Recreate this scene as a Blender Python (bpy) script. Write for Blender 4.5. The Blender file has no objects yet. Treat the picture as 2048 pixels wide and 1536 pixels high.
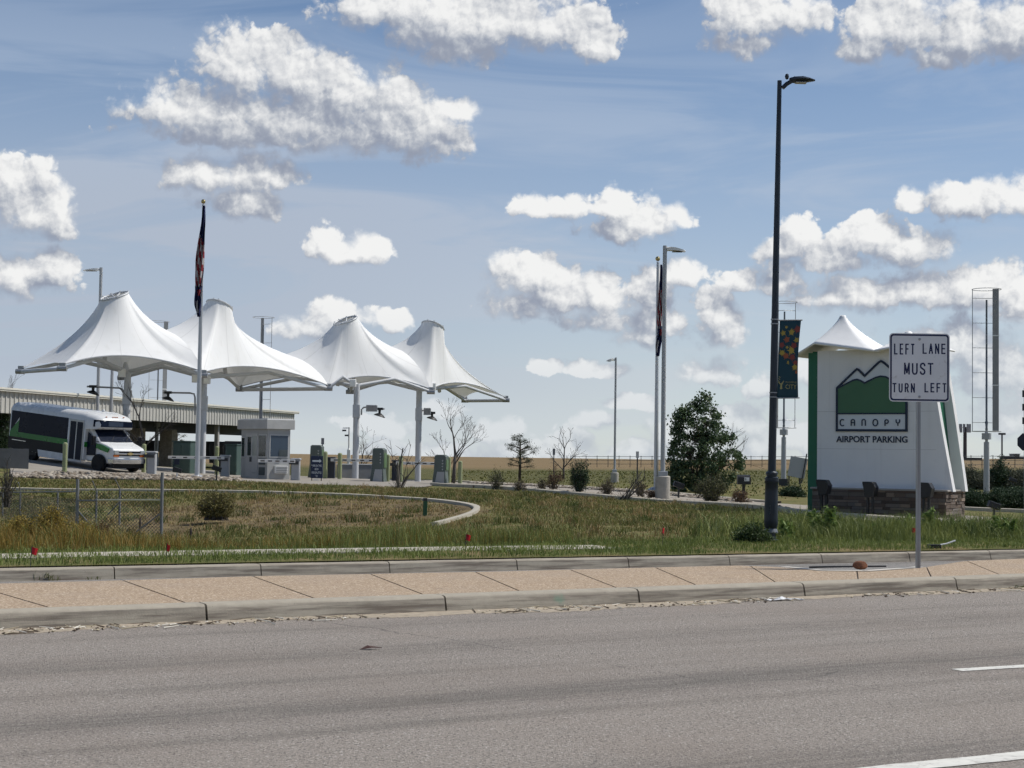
import bpy, math, random
import numpy as np
from mathutils import Vector, Matrix, Euler

R = math.radians
random.seed(7)
rng = np.random.default_rng(7)
SC = bpy.context.scene
COL = SC.collection

# ------------------------------------------------------------------ camera
F = 3200.0                      # focal length in photo pixels (photo 2048 wide)
CAMZ = 1.47
cam_data = bpy.data.cameras.new("camera")
cam_data.sensor_width = 36.0
cam_data.lens = 36.0 * F / 2048.0
cam_data.clip_start = 0.1
cam_data.clip_end = 20000.0
cam = bpy.data.objects.new("camera", cam_data)
COL.objects.link(cam)
CAM_R = Matrix.Rotation(R(90) + math.atan((915 - 768) / F), 3, 'X') @ Matrix.Rotation(R(0.8), 3, 'Z')
cam.matrix_world = Matrix.Translation((0, 0, CAMZ)) @ CAM_R.to_4x4()
SC.camera = cam

def ray(px, py):
    return CAM_R @ Vector(((px - 1024) / F, -(py - 768) / F, -1.0))
def P(px, py, d):               # the point seen at a photo pixel, d metres ahead
    r = ray(px, py)
    return Vector((0, 0, CAMZ)) + r * (d / r.y)
def G(px, py, z=0.0):           # the point of the level z seen at a photo pixel
    r = ray(px, py)
    return Vector((0, 0, CAMZ)) + r * ((z - CAMZ) / r.z)

# ------------------------------------------------------------------ light
SUN_AZ, SUN_EL = R(74), R(53)   # azimuth to the right of the view direction (+Y)
sd = Vector((math.sin(SUN_AZ) * math.cos(SUN_EL), math.cos(SUN_AZ) * math.cos(SUN_EL), math.sin(SUN_EL)))
sun_data = bpy.data.lights.new("sun", 'SUN')
sun_data.energy = 4.4
sun_data.angle = R(0.53)
sun_data.color = (1.0, 0.955, 0.88)
sun = bpy.data.objects.new("sun", sun_data)
sun.rotation_euler = (-sd).to_track_quat('-Z', 'Y').to_euler()
COL.objects.link(sun)
SC.view_settings.view_transform = 'Standard'
SC.view_settings.look = 'None'
SC.view_settings.exposure = 0.0
SC.view_settings.gamma = 1.0
SC.cycles.max_bounces = 5
SC.cycles.diffuse_bounces = 3
SC.cycles.transparent_max_bounces = 8
SC.cycles.use_adaptive_sampling = True
SC.cycles.adaptive_threshold = 0.025
SC.cycles.adaptive_min_samples = 12

class NB:                       # node builder
    def __init__(s, tree):
        s.t = tree; s.n = tree.nodes; s.l = tree.links
    def node(s, kind, **kw):
        n = s.n.new(kind)
        for k, v in kw.items(): setattr(n, k, v)
        return n
    def put(s, sock, v):
        if isinstance(v, bpy.types.NodeSocket): s.l.new(v, sock)
        elif v is not None: sock.default_value = v
    def m(s, op, a, b=None, c=None, clamp=False):
        n = s.n.new('ShaderNodeMath'); n.operation = op; n.use_clamp = clamp
        s.put(n.inputs[0], a)
        if b is not None: s.put(n.inputs[1], b)
        if c is not None: s.put(n.inputs[2], c)
        return n.outputs[0]
    def vm(s, op, a, b=None, c=None):
        n = s.n.new('ShaderNodeVectorMath'); n.operation = op
        s.put(n.inputs[0], a)
        if b is not None: s.put(n.inputs[1], b)
        if c is not None: s.put(n.inputs[2], c)
        return n.outputs['Value'] if op in ('LENGTH', 'DOT_PRODUCT', 'DISTANCE') else n.outputs[0]
    def noise(s, vec, scale, detail=4, rough=0.55, dim='3D', lac=2.0, dist=0.0):
        n = s.n.new('ShaderNodeTexNoise'); n.noise_dimensions = dim
        s.put(n.inputs['Vector'], vec); n.inputs['Scale'].default_value = scale
        n.inputs['Detail'].default_value = detail; n.inputs['Roughness'].default_value = rough
        n.inputs['Lacunarity'].default_value = lac; n.inputs['Distortion'].default_value = dist
        return n
    def voro(s, vec, scale, detail=0, rough=0.5, dim='2D', feature='F1', smooth=None):
        n = s.n.new('ShaderNodeTexVoronoi'); n.voronoi_dimensions = dim; n.feature = feature
        s.put(n.inputs['Vector'], vec); n.inputs['Scale'].default_value = scale
        n.inputs['Detail'].default_value = detail; n.inputs['Roughness'].default_value = rough
        if smooth is not None: n.inputs['Smoothness'].default_value = smooth
        return n
    def ss(s, v, a, b, lo=0.0, hi=1.0):      # smoothstep
        n = s.n.new('ShaderNodeMapRange'); n.interpolation_type = 'SMOOTHSTEP'
        s.put(n.inputs[0], v); s.put(n.inputs[1], a); s.put(n.inputs[2], b); s.put(n.inputs[3], lo); s.put(n.inputs[4], hi)
        return n.outputs[0]
    def lin(s, v, a, b, lo=0.0, hi=1.0):
        n = s.n.new('ShaderNodeMapRange')
        s.put(n.inputs[0], v); s.put(n.inputs[1], a); s.put(n.inputs[2], b); s.put(n.inputs[3], lo); s.put(n.inputs[4], hi)
        return n.outputs[0]
    def mix(s, f, a, b, mode='MIX'):
        n = s.n.new('ShaderNodeMix'); n.data_type = 'RGBA'; n.blend_type = mode
        s.put(n.inputs[0], f)
        for sock, v in ((n.inputs[6], a), (n.inputs[7], b)):
            if isinstance(v, (tuple, list)): v = (*v[:3], 1.0)
            s.put(sock, v)
        return n.outputs[2]

# ------------------------------------------------------------------ sky: Nishita plus clouds set in world directions
# cumulus masses as seen in the sky: direction (from photo pixel), half width, half height, softness weight
CLOUDS = [
 (480,130,95,62),(590,140,100,62),(680,175,110,72),(770,205,105,80),(365,212,118,45),(470,215,165,52),(620,235,190,62),(760,255,100,60),
 (860,255,78,62),(900,218,60,22),(470,258,185,34),(590,280,110,26),
 (760,10,110,45),(900,35,150,60),(1000,40,130,62),(1100,45,110,62),(1190,82,58,38),(930,100,90,34),
 (1500,25,85,50),(1585,25,65,45),(1490,85,72,26),
 (1745,55,60,62),(1830,45,90,62),(1930,60,105,66),(2035,50,80,66),(1880,112,45,26),(1715,100,40,26),
 (20,365,70,50),(55,420,90,52),(115,420,45,45),
 (35,548,95,44),(110,520,45,26),
 (400,345,60,36),(480,345,85,38),(555,345,46,34),(490,398,80,38),
 (665,492,50,32),(738,500,42,28),(695,512,78,16),
 (1110,412,78,26),(1220,408,62,28),(1290,442,62,42),(1230,460,68,26),(1365,432,45,24),
 (1055,548,72,46),(1015,600,58,36),(1120,585,85,50),(1200,590,60,46),
 (1350,545,52,30),(1305,590,44,40),
 (1600,470,55,38),(1560,505,55,26),(1745,470,82,38),(1810,492,92,42),(1670,520,95,26),
 (1490,558,52,28),(1575,560,62,32),(1700,580,110,38),(1830,580,105,38),(1965,575,95,40),(2045,600,60,46),(1425,625,55,46),(1445,668,45,26),
 (1820,405,30,24),(1930,395,70,34),(2025,398,75,40),
 (685,628,80,28),(620,652,72,28),(785,638,44,22),
 (1900,690,120,52),(1990,745,90,62),(2030,830,80,34),
 (730,842,46,18),(785,858,44,26),(880,905,95,22),(755,905,80,22),(1050,908,105,26),(1140,893,52,32),(1285,900,66,26),(1510,892,50,26),(1600,880,60,26),
 (1000,862,52,24),(1190,842,44,16),(1350,860,60,32),(1480,835,66,34),(1545,765,56,26),(1625,735,60,34),(1280,806,50,16),(1085,732,38,14),(640,722,46,12),(885,822,44,18),(1420,742,60,30),(1200,735,50,16),
 (90,905,90,18),(300,905,120,18),(1190,640,80,26),(1320,640,60,38),(1290,680,50,22),
]
def to_uv(px, py):
    r = ray(px, py).normalized()
    return math.atan2(r.x, r.y) * F, math.asin(r.z) * F

def build_world():
    w = bpy.data.worlds.new("World"); SC.world = w
    w.use_nodes = True
    w.cycles.sampling_method = 'MANUAL'; w.cycles.sample_map_resolution = 512
    # group: density of the cumulus layer at a direction (u, v) in thousandths of focal length
    g = bpy.data.node_groups.new("cloud_mass", 'ShaderNodeTree')
    g.interface.new_socket("uv", in_out='INPUT', socket_type='NodeSocketVector')
    g.interface.new_socket("mass", in_out='OUTPUT', socket_type='NodeSocketFloat')
    b = NB(g); gi = b.node('NodeGroupInput'); go = b.node('NodeGroupOutput')
    uv = gi.outputs[0]
    w1 = b.noise(uv, 1 / 80.0, 3, 0.5, '2D')
    warp = b.vm('MULTIPLY', b.vm('SUBTRACT', w1.outputs['Color'], (0.5, 0.5, 0.5)), (74, 40, 0))
    q = b.vm('ADD', uv, warp)
    acc = None
    for (px, py, rx, ry) in CLOUDS:              # rounded tops, flatter bases
        u, v = to_uv(px, py)
        dl = b.vm('SUBTRACT', q, (u, v - 0.22 * ry, 0))
        t = b.vm('MAXIMUM', b.vm('MULTIPLY', dl, (1 / (rx * 1.30), 1 / (ry * 1.54), 0)), b.vm('MULTIPLY', dl, (-1 / (rx * 1.30), -1 / (ry * 1.05), 0)))
        e = b.vm('DOT_PRODUCT', t, t)
        acc = e if acc is None else b.m('SMOOTH_MIN', acc, e, 0.35)
    mass = b.m('SUBTRACT', 1.0, b.m('SQRT', b.m('MAXIMUM', acc, 0.0)))
    g.links.new(mass, go.inputs[0])
    g2 = bpy.data.node_groups.new("cloud_billows", 'ShaderNodeTree')
    g2.interface.new_socket("uv", in_out='INPUT', socket_type='NodeSocketVector'); g2.interface.new_socket("detail", in_out='OUTPUT', socket_type='NodeSocketFloat')
    b = NB(g2); gi2 = b.node('NodeGroupInput'); go2 = b.node('NodeGroupOutput'); uv = gi2.outputs[0]
    # billows: round cells inside round cells, as on a cauliflower
    wv = b.vm('ADD', uv, b.vm('MULTIPLY', b.vm('SUBTRACT', b.noise(uv, 1 / 34.0, 4, 0.6, '2D').outputs['Color'], (0.5, 0.5, 0.5)), (26, 22, 0)))
    v1 = b.voro(wv, 1 / 74.0, 0, 0.5, '2D', 'SMOOTH_F1', 0.35).outputs['Distance']
    v2 = b.voro(wv, 1 / 30.0, 0, 0.5, '2D', 'SMOOTH_F1', 0.25).outputs['Distance']
    v3 = b.voro(wv, 1 / 12.5, 1.0, 0.5, '2D', 'SMOOTH_F1', 0.2).outputs['Distance']
    bill = b.m('ADD', b.m('MULTIPLY', b.m('SUBTRACT', 0.42, v1), 0.50), b.m('ADD', b.m('MULTIPLY', b.m('SUBTRACT', 0.42, v2), 0.30), b.m('MULTIPLY', b.m('SUBTRACT', 0.42, v3), 0.15)))
    n7 = b.m('SUBTRACT', b.noise(uv, 1 / 90.0, 6, 0.52, '2D').outputs[0], 0.5)
    g2.links.new(b.m('ADD', bill, b.m('MULTIPLY', n7, 0.55)), go2.inputs[0])

    b = NB(w.node_tree); b.n.clear()
    tc = b.node('ShaderNodeTexCoord')
    sep = b.node('ShaderNodeSeparateXYZ'); b.l.new(tc.outputs['Generated'], sep.inputs[0])
    X, Y, Z = sep.outputs
    u = b.m('MULTIPLY', b.m('ARCTAN2', X, Y), F)
    el = b.m('ARCSINE', Z)
    v = b.m('MULTIPLY', el, F)
    cmb = b.node('ShaderNodeCombineXYZ'); b.l.new(u, cmb.inputs[0]); b.l.new(v, cmb.inputs[1])
    UV = cmb.outputs[0]
    def at(grp, off):
        n = b.node('ShaderNodeGroup'); n.node_tree = grp
        b.l.new(b.vm('ADD', UV, off) if off else UV, n.inputs[0])
        return n.outputs[0]
    m0, m2 = at(g, None), at(g, (20, 52, 0)); e0, e1 = at(g2, None), at(g2, (7, 9, 0))
    d0 = b.m('ADD', m0, e0)
    wn = b.noise(UV, 1 / 130.0, 3, 0.55, '2D').outputs[0]
    # light: edge towards the sun is bright, deep and low parts are in their own shade
    fine = b.m('MULTIPLY', b.m('SUBTRACT', e0, e1), 1.0)
    broad = b.m('MULTIPLY', b.m('SUBTRACT', m0, m2), 0.80)
    lit = b.m('ADD', b.m('ADD', fine, broad), b.lin(b.noise(UV, 1 / 48.0, 4, 0.55, '2D').outputs[0], 0.3, 0.7, 0.29, 0.45))
    lit = b.m('MINIMUM', b.m('MAXIMUM', lit, 0.0), 1.0)
    rp = b.node('ShaderNodeValToRGB'); b.l.new(lit, rp.inputs[0]); e = rp.color_ramp.elements; rp.color_ramp.interpolation = 'B_SPLINE'
    e[0].position = 0.0; e[0].color = (0.29, 0.325, 0.41, 1); e[1].position = 1.0; e[1].color = (0.92, 0.92, 0.91, 1)
    for p_, c_ in ((0.22, (0.33, 0.365, 0.445)), (0.42, (0.47, 0.50, 0.555)), (0.58, (0.60, 0.62, 0.655)), (0.80, (0.80, 0.805, 0.81))): e.new(p_).color = (*c_, 1)
    ccol = rp.outputs[0]
    alpha = b.ss(d0, -0.02, b.m('ADD', b.lin(wn, 0.42, 0.64, 0.18, 0.62), b.ss(lit, 0.5, 0.2, 0, 0.30)))       # crisp heads, torn soft flanks and bases
    # far clouds low in the sky fade into the air
    low = b.ss(v, 30, 330)
    ccol = b.mix(b.m('MULTIPLY', b.m('SUBTRACT', 1.0, low), 0.55), ccol, (0.60, 0.65, 0.70))
    alpha = b.m('MULTIPLY', alpha, b.lin(low, 0, 1, 0.72, 0.98))
    # thin high veil in long flat bands
    vv = b.vm('MULTIPLY', UV, (1 / 900.0, 1 / 150.0, 1))
    vn = b.noise(vv, 1.0, 5, 0.55, '2D', 2.1, 0.6).outputs[0]
    vband = b.ss(vn, 0.40, 0.66)
    vlow = b.ss(v, 1000, 150)
    veil = b.m('MULTIPLY', b.m('ADD', b.m('MULTIPLY', vband, b.ss(v, 1000, 420, 0.22, 0.50)), b.m('MULTIPLY', vlow, 0.74)), b.lin(b.ss(u, 900, -700), 0, 1, 0.90, 1.10))
    soft = b.noise(UV, 1 / 230.0, 6, 0.6, '2D').outputs[0]
    rcl = b.m('MULTIPLY', b.m('MULTIPLY', b.ss(soft, 0.42, 0.62), b.ss(u, 150, 700)), b.m('MULTIPLY', b.ss(v, 430, 300), 0.55))
    veil = b.m('MINIMUM', b.m('MAXIMUM', veil, b.m('MULTIPLY', b.ss(v, 130, -10), 0.88)), 0.90)
    vcol = b.mix(b.ss(v, 60, 560), (0.59, 0.645, 0.685), (0.43, 0.515, 0.65))
    vcol = b.mix(b.m('MULTIPLY', b.ss(u, 500, -700), b.m('MULTIPLY', b.ss(v, 30, 160), b.ss(v, 760, 420))), vcol, (0.445, 0.50, 0.595))
    vcol = b.mix(rcl, vcol, (0.62, 0.65, 0.69)); veil = b.m('MAXIMUM', veil, rcl)
    sky = b.node('ShaderNodeTexSky', sky_type='NISHITA', sun_disc=False, sun_elevation=SUN_EL, sun_rotation=SUN_AZ,
                 altitude=1600, air_density=1.0, dust_density=0.1, ozone_density=2.2)
    bg_sky = b.node('ShaderNodeBackground'); b.l.new(sky.outputs[0], bg_sky.inputs[0]); bg_sky.inputs[1].default_value = 0.095
    bg_veil = b.node('ShaderNodeBackground'); b.l.new(vcol, bg_veil.inputs[0])
    bg_cl = b.node('ShaderNodeBackground'); b.l.new(ccol, bg_cl.inputs[0])
    m1_ = b.node('ShaderNodeMixShader'); b.l.new(veil, m1_.inputs[0]); b.l.new(bg_sky.outputs[0], m1_.inputs[1]); b.l.new(bg_veil.outputs[0], m1_.inputs[2])
    m2_ = b.node('ShaderNodeMixShader'); b.l.new(alpha, m2_.inputs[0]); b.l.new(m1_.outputs[0], m2_.inputs[1]); b.l.new(bg_cl.outputs[0], m2_.inputs[2])
    out = b.node('ShaderNodeOutputWorld'); b.l.new(m2_.outputs[0], out.inputs[0])
build_world()

# ------------------------------------------------------------------ helpers
class MB:
    def __init__(s): s.v = []; s.f = []; s.mi = []; s.cur = 0
    def add(s, vs, fs):
        o = len(s.v)
        s.v += [tuple(p) for p in vs]
        for f in fs: s.f.append(tuple(i + o for i in f)); s.mi.append(s.cur)
        return s
    def mat(s, i): s.cur = i; return s
    def box(s, x0, x1, y0, y1, z0, z1, M=None):
        vs = [Vector((x, y, z)) for z in (z0, z1) for y in (y0, y1) for x in (x0, x1)]
        if M is not None: vs = [M @ v for v in vs]
        return s.add(vs, [(0, 2, 3, 1), (4, 5, 7, 6), (0, 1, 5, 4), (2, 6, 7, 3), (0, 4, 6, 2), (1, 3, 7, 5)])
    def cbox(s, x0, x1, y0, y1, z0, z1, c=0.02):     # box with chamfered vertical edges and top
        pl = [(x0 + c, y0), (x1 - c, y0), (x1, y0 + c), (x1, y1 - c), (x1 - c, y1), (x0 + c, y1), (x0, y1 - c), (x0, y0 + c)]
        mx, my = (x0 + x1) / 2, (y0 + y1) / 2
        def ring(z, k): return [(mx + (x - mx) * (1 - k / max(abs(x1 - x0) / 2, 1e-6)), my + (y - my) * (1 - k / max(abs(y1 - y0) / 2, 1e-6)), z) for x, y in pl]
        vs = ring(z0, 0) + ring(z1 - c, 0) + ring(z1, c)
        fs = [tuple(range(7, -1, -1)), tuple(range(16, 24))]
        for k in (0, 8):
            for i in range(8): fs.append((k + i, k + (i + 1) % 8, k + 8 + (i + 1) % 8, k + 8 + i))
        return s.add(vs, fs)
    def tube(s, a, b, r0, r1=None, n=8, cap=True):
        return s.path([a, b], [r0, r0 if r1 is None else r1], n, cap)
    def path(s, pts, rs, n=8, cap=True):
        pts = [Vector(p) for p in pts]
        if not isinstance(rs, (list, tuple)): rs = [rs] * len(pts)
        vs = []; up = None
        for i, p in enumerate(pts):
            t = (pts[min(i + 1, len(pts) - 1)] - pts[max(i - 1, 0)])
            t = t.normalized() if t.length > 1e-9 else Vector((0, 0, 1))
            if up is None:
                up = t.orthogonal().normalized()
            up = (up - t * up.dot(t))
            up = up.normalized() if up.length > 1e-6 else t.orthogonal().normalized()
            w = t.cross(up)
            for k in range(n):
                a = 2 * math.pi * (k + 0.5) / n
                vs.append(p + (up * math.cos(a) + w * math.sin(a)) * rs[i])
        fs = []
        for i in range(len(pts) - 1):
            for k in range(n):
                fs.append((i * n + k, i * n + (k + 1) % n, (i + 1) * n + (k + 1) % n, (i + 1) * n + k))
        if cap:
            fs.append(tuple(range(n - 1, -1, -1))); fs.append(tuple(range((len(pts) - 1) * n, len(pts) * n)))
        return s.add(vs, fs)
    def lathe(s, prof, n=20, c=(0, 0, 0)):
        vs = []; fs = []
        for (r, z) in prof:
            for k in range(n):
                a = 2 * math.pi * k / n
                vs.append((c[0] + r * math.cos(a), c[1] + r * math.sin(a), c[2] + z))
        for i in range(len(prof) - 1):
            for k in range(n):
                fs.append((i * n + k, i * n + (k + 1) % n, (i + 1) * n + (k + 1) % n, (i + 1) * n + k))
        fs.append(tuple(range(n - 1, -1, -1))); fs.append(tuple(range((len(prof) - 1) * n, len(prof) * n)))
        return s.add(vs, fs)
    def sphere(s, c, r, n=12, sq=(1, 1, 1)):
        vs = [(c[0], c[1], c[2] - r * sq[2])]; m = n // 2
        for i in range(1, m):
            ph = math.pi * i / m
            for k in range(n):
                a = 2 * math.pi * k / n
                vs.append((c[0] + r * sq[0] * math.sin(ph) * math.cos(a), c[1] + r * sq[1] * math.sin(ph) * math.sin(a), c[2] - r * sq[2] * math.cos(ph)))
        vs.append((c[0], c[1], c[2] + r * sq[2])); top = len(vs) - 1
        fs = [(0, 1 + (k + 1) % n, 1 + k) for k in range(n)]
        for i in range(m - 2):
            for k in range(n):
                a = 1 + i * n + k; b_ = 1 + i * n + (k + 1) % n
                fs.append((a, b_, b_ + n, a + n))
        fs += [(top, 1 + (m - 2) * n + k, 1 + (m - 2) * n + (k + 1) % n) for k in range(n)]
        return s.add(vs, fs)
    def prism(s, poly, y0, y1):     # polygon in x,z pulled from y0 to y1
        n = len(poly)
        ar = sum(poly[i][0] * poly[(i + 1) % n][1] - poly[(i + 1) % n][0] * poly[i][1] for i in range(n))
        if ar < 0: poly = poly[::-1]
        vs = [(x, y0, z) for x, z in poly] + [(x, y1, z) for x, z in poly]
        fs = [tuple(range(n)), tuple(range(2 * n - 1, n - 1, -1))]
        for i in range(n): fs.append((i, i + n, (i + 1) % n + n, (i + 1) % n))
        return s.add(vs, fs)
    def prism_z(s, poly, z0, z1):
        n = len(poly)
        ar = sum(poly[i][0] * poly[(i + 1) % n][1] - poly[(i + 1) % n][0] * poly[i][1] for i in range(n))
        if ar < 0: poly = poly[::-1]
        vs = [(x, y, z0) for x, y in poly] + [(x, y, z1) for x, y in poly]
        fs = [tuple(range(n - 1, -1, -1)), tuple(range(n, 2 * n))]
        for i in range(n): fs.append((i, (i + 1) % n, (i + 1) % n + n, i + n))
        return s.add(vs, fs)
    def stroke(s, pts, w, y0, y1, closed=False):   # flat line of width w in x,z, with thickness
        P2 = [Vector((p[0], p[1])) for p in pts]; n = len(P2); Lf = []; Rt = []
        for i, p in enumerate(P2):
            if closed: a, c = P2[i - 1], P2[(i + 1) % n]
            else: a, c = P2[max(i - 1, 0)], P2[min(i + 1, n - 1)]
            d1 = (p - a); d2 = (c - p)
            d1 = d1.normalized() if d1.length > 1e-9 else d2.normalized()
            d2 = d2.normalized() if d2.length > 1e-9 else d1
            t = (d1 + d2); t = t.normalized() if t.length > 1e-6 else d1
            nn = Vector((-t.y, t.x)); k = w / 2 / max(0.5, nn.dot(Vector((-d2.y, d2.x))))
            Lf.append(p + nn * k); Rt.append(p - nn * k)
        vs = []
        for i in range(n): vs += [(Lf[i].x, y0, Lf[i].y), (Rt[i].x, y0, Rt[i].y), (Lf[i].x, y1, Lf[i].y), (Rt[i].x, y1, Rt[i].y)]
        fs = []
        for i in range(n if closed else n - 1):
            a = 4 * i; b_ = 4 * ((i + 1) % n)
            fs += [(a + 1, b_ + 1, b_, a), (a + 2, b_ + 2, b_ + 3, a + 3), (a, b_, b_ + 2, a + 2), (a + 3, b_ + 3, b_ + 1, a + 1)]
        if not closed:
            fs += [(0, 2, 3, 1), (4 * n - 4, 4 * n - 3, 4 * n - 1, 4 * n - 2)]
        return s.add(vs, fs)
    def build(s, name, mats, parent=None, smooth=False, bevel=0.0):
        me = bpy.data.meshes.new(name)
        me.from_pydata(s.v, [], s.f)
        if not isinstance(mats, (list, tuple)): mats = [mats]
        for m_ in mats: me.materials.append(m_)
        if len(mats) > 1: me.polygons.foreach_set('material_index', s.mi)
        if smooth:
            me.polygons.foreach_set('use_smooth', [True] * len(me.polygons))
            if smooth != 'all': me.set_sharp_from_angle(angle=R(38))
        me.update()
        o = bpy.data.objects.new(name, me); COL.objects.link(o)
        if parent is not None: o.parent = parent
        if bevel:
            bm_ = o.modifiers.new("bevel", 'BEVEL'); bm_.width = bevel; bm_.segments = 2; bm_.limit_method = 'ANGLE'; bm_.angle_limit = R(40)
        return o

def np_mesh(name, verts, faces, mats, parent=None, attr=None):      # faces: (n, k) array
    me = bpy.data.meshes.new(name)
    nv, (nf, k) = len(verts), faces.shape
    me.vertices.add(nv); me.vertices.foreach_set('co', np.ascontiguousarray(verts, dtype=np.float32).ravel())
    me.loops.add(nf * k); me.loops.foreach_set('vertex_index', np.ascontiguousarray(faces, dtype=np.int32).ravel())
    me.polygons.add(nf); me.polygons.foreach_set('loop_start', np.arange(nf, dtype=np.int32) * k)
    if not isinstance(mats, (list, tuple)): mats = [mats]
    for m_ in mats: me.materials.append(m_)
    me.update(); me.validate()
    o = bpy.data.objects.new(name, me); COL.objects.link(o)
    if parent is not None: o.parent = parent
    return o

def thing(name, label, cat, loc=(0, 0, 0), rz=0.0, group=None):
    o = bpy.data.objects.new(name, None); o.empty_display_size = 0.3
    COL.objects.link(o); o.location = loc; o.rotation_euler = (0, 0, rz)
    o['label'] = label; o['category'] = cat
    if group: o['group'] = group
    return o
def tag(o, label, cat, group=None):
    o['label'] = label; o['category'] = cat
    if group: o['group'] = group
    return o
def struct(o): o['kind'] = 'structure'; return o
def stuff(o, label=None, cat=None):
    o['kind'] = 'stuff'
    if label: o['label'] = label; o['category'] = cat
    return o
def dup(root, loc, rz=None, label=None, scale=None):
    r = root.copy(); COL.objects.link(r); r.location = loc
    if rz is not None: r.rotation_euler = (0, 0, rz)
    if label: r['label'] = label
    if scale: r.scale = (scale,) * 3
    for ch in root.children:
        c = ch.copy(); COL.objects.link(c); c.parent = r
        for g_ in ch.children:
            d = g_.copy(); COL.objects.link(d); d.parent = c
    return r

def text(name, s, w, h, m_, parent, loc, depth=0.004, weight=0.0, rot=(R(90), 0, 0)):   # lettering fitted in a w x h box, centred on loc, facing -Y
    cu = bpy.data.curves.new(name, 'FONT'); cu.body = s; cu.size = 1.0; cu.extrude = 0.5; cu.offset = weight
    cu.resolution_u = 3
    tmp = bpy.data.objects.new(name, cu)
    me = bpy.data.meshes.new_from_object(tmp)
    bpy.data.objects.remove(tmp)
    n = len(me.vertices); co = np.empty(n * 3, dtype=np.float32); me.vertices.foreach_get('co', co); co = co.reshape(-1, 3)
    lo, hi = co.min(0), co.max(0)
    co[:, 0] = (co[:, 0] - (lo[0] + hi[0]) / 2) * (w / (hi[0] - lo[0]))
    co[:, 1] = (co[:, 1] - (lo[1] + hi[1]) / 2) * (h / (hi[1] - lo[1]))
    co[:, 2] *= depth
    me.vertices.foreach_set('co', co.ravel()); me.update()
    me.materials.clear(); me.materials.append(m_)
    me.name = name
    o = bpy.data.objects.new(name, me); COL.objects.link(o); o.parent = parent; o.location = loc; o.rotation_euler = rot
    return o

# ------------------------------------------------------------------ materials
def mat(name, col, rough=0.6, metal=0.0, var=0.12, scale=2.0, bump=0.0, bscale=60.0, spec=0.4, coord='Object', dirt=None, dirt_amt=0.0, dirt_scale=1.5):
    m_ = bpy.data.materials.new(name); m_.use_nodes = True
    b = NB(m_.node_tree); p = b.n['Principled BSDF']
    tc = b.node('ShaderNodeTexCoord'); V = tc.outputs['Object']
    if coord == 'World': V = b.node('ShaderNodeNewGeometry').outputs['Position']
    n1 = b.noise(V, scale, 5, 0.6).outputs[0]
    f = b.lin(n1, 0.25, 0.75, 1 - var, 1 + var)
    c = b.vm('MULTIPLY', (*col,), f) if False else None
    cn = b.node('ShaderNodeMix', data_type='RGBA', blend_type='MULTIPLY'); cn.inputs[0].default_value = 1.0
    cn.inputs[6].default_value = (*col, 1)
    cc = b.node('ShaderNodeCombineColor'); b.l.new(f, cc.inputs[0]); b.l.new(f, cc.inputs[1]); b.l.new(f, cc.inputs[2])
    b.l.new(cc.outputs[0], cn.inputs[7]); c = cn.outputs[2]
    if dirt:
        dn = b.noise(V, dirt_scale, 6, 0.65).outputs[0]
        c = b.mix(b.ss(dn, 0.62 - 0.25 * dirt_amt, 0.78 - 0.1 * dirt_amt, 0, min(1, 0.4 + dirt_amt)), c, dirt)
    b.l.new(c, p.inputs['Base Color'])
    p.inputs['Roughness'].default_value = rough; p.inputs['Metallic'].default_value = metal
    p.inputs['Specular IOR Level'].default_value = spec
    b.put(p.inputs['Roughness'], b.lin(n1, 0.2, 0.8, max(0.03, rough - 0.08), min(1, rough + 0.08)))
    if bump:
        bn = b.node('ShaderNodeBump'); bn.inputs['Strength'].default_value = bump; bn.inputs['Distance'].default_value = 0.02
        b.l.new(b.noise(V, bscale, 4, 0.6).outputs[0], bn.inputs['Height']); b.l.new(bn.outputs[0], p.inputs['Normal'])
    return m_

def srgb(r, g, b_):
    f = lambda c: c / 12.92 if c <= 0.04045 else ((c + 0.055) / 1.055) ** 2.4
    return (f(r / 255), f(g / 255), f(b_ / 255))

M_galv = mat("galvanised_steel", (0.33, 0.34, 0.35), 0.45, 0.6, 0.10, 6)
M_polegrey = mat("grey_painted_steel", (0.40, 0.41, 0.42), 0.45, 0.25, 0.06, 3)
M_white = mat("white_paint", (0.78, 0.78, 0.76), 0.5, 0, 0.05, 2, dirt=(0.5, 0.48, 0.43), dirt_amt=0.1)
M_black = mat("black_metal", (0.018, 0.019, 0.021), 0.42, 0.1, 0.2, 8)
M_dark = mat("dark_grey_metal", (0.05, 0.052, 0.055), 0.5, 0.2, 0.15, 5)
M_navy = mat("navy_paint", (0.012, 0.022, 0.055), 0.5, 0, 0.08, 4)
M_conc = mat("concrete", (0.40, 0.375, 0.33), 0.9, 0, 0.14, 5, 0.25, 90, dirt=(0.22, 0.2, 0.17), dirt_amt=0.35, dirt_scale=3)
M_bollard = mat("pale_green_paint", (0.27, 0.30, 0.16), 0.5, 0, 0.08, 5)
M_kiosk = mat("grey_green_paint", (0.095, 0.118, 0.107), 0.42, 0, 0.08, 4)
M_cab = mat("dark_green_cabinet", (0.05, 0.085, 0.075), 0.5, 0, 0.1, 4)
M_glass = mat("dark_glass", (0.015, 0.02, 0.026), 0.06, 0, 0.05, 2, spec=0.6)
M_bark = mat("bark", (0.075, 0.06, 0.048), 0.9, 0, 0.3, 14, 0.4, 50)
M_deadbark = mat("dead_bark", (0.085, 0.075, 0.066), 0.9, 0, 0.3, 14, 0.4, 50)

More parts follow.
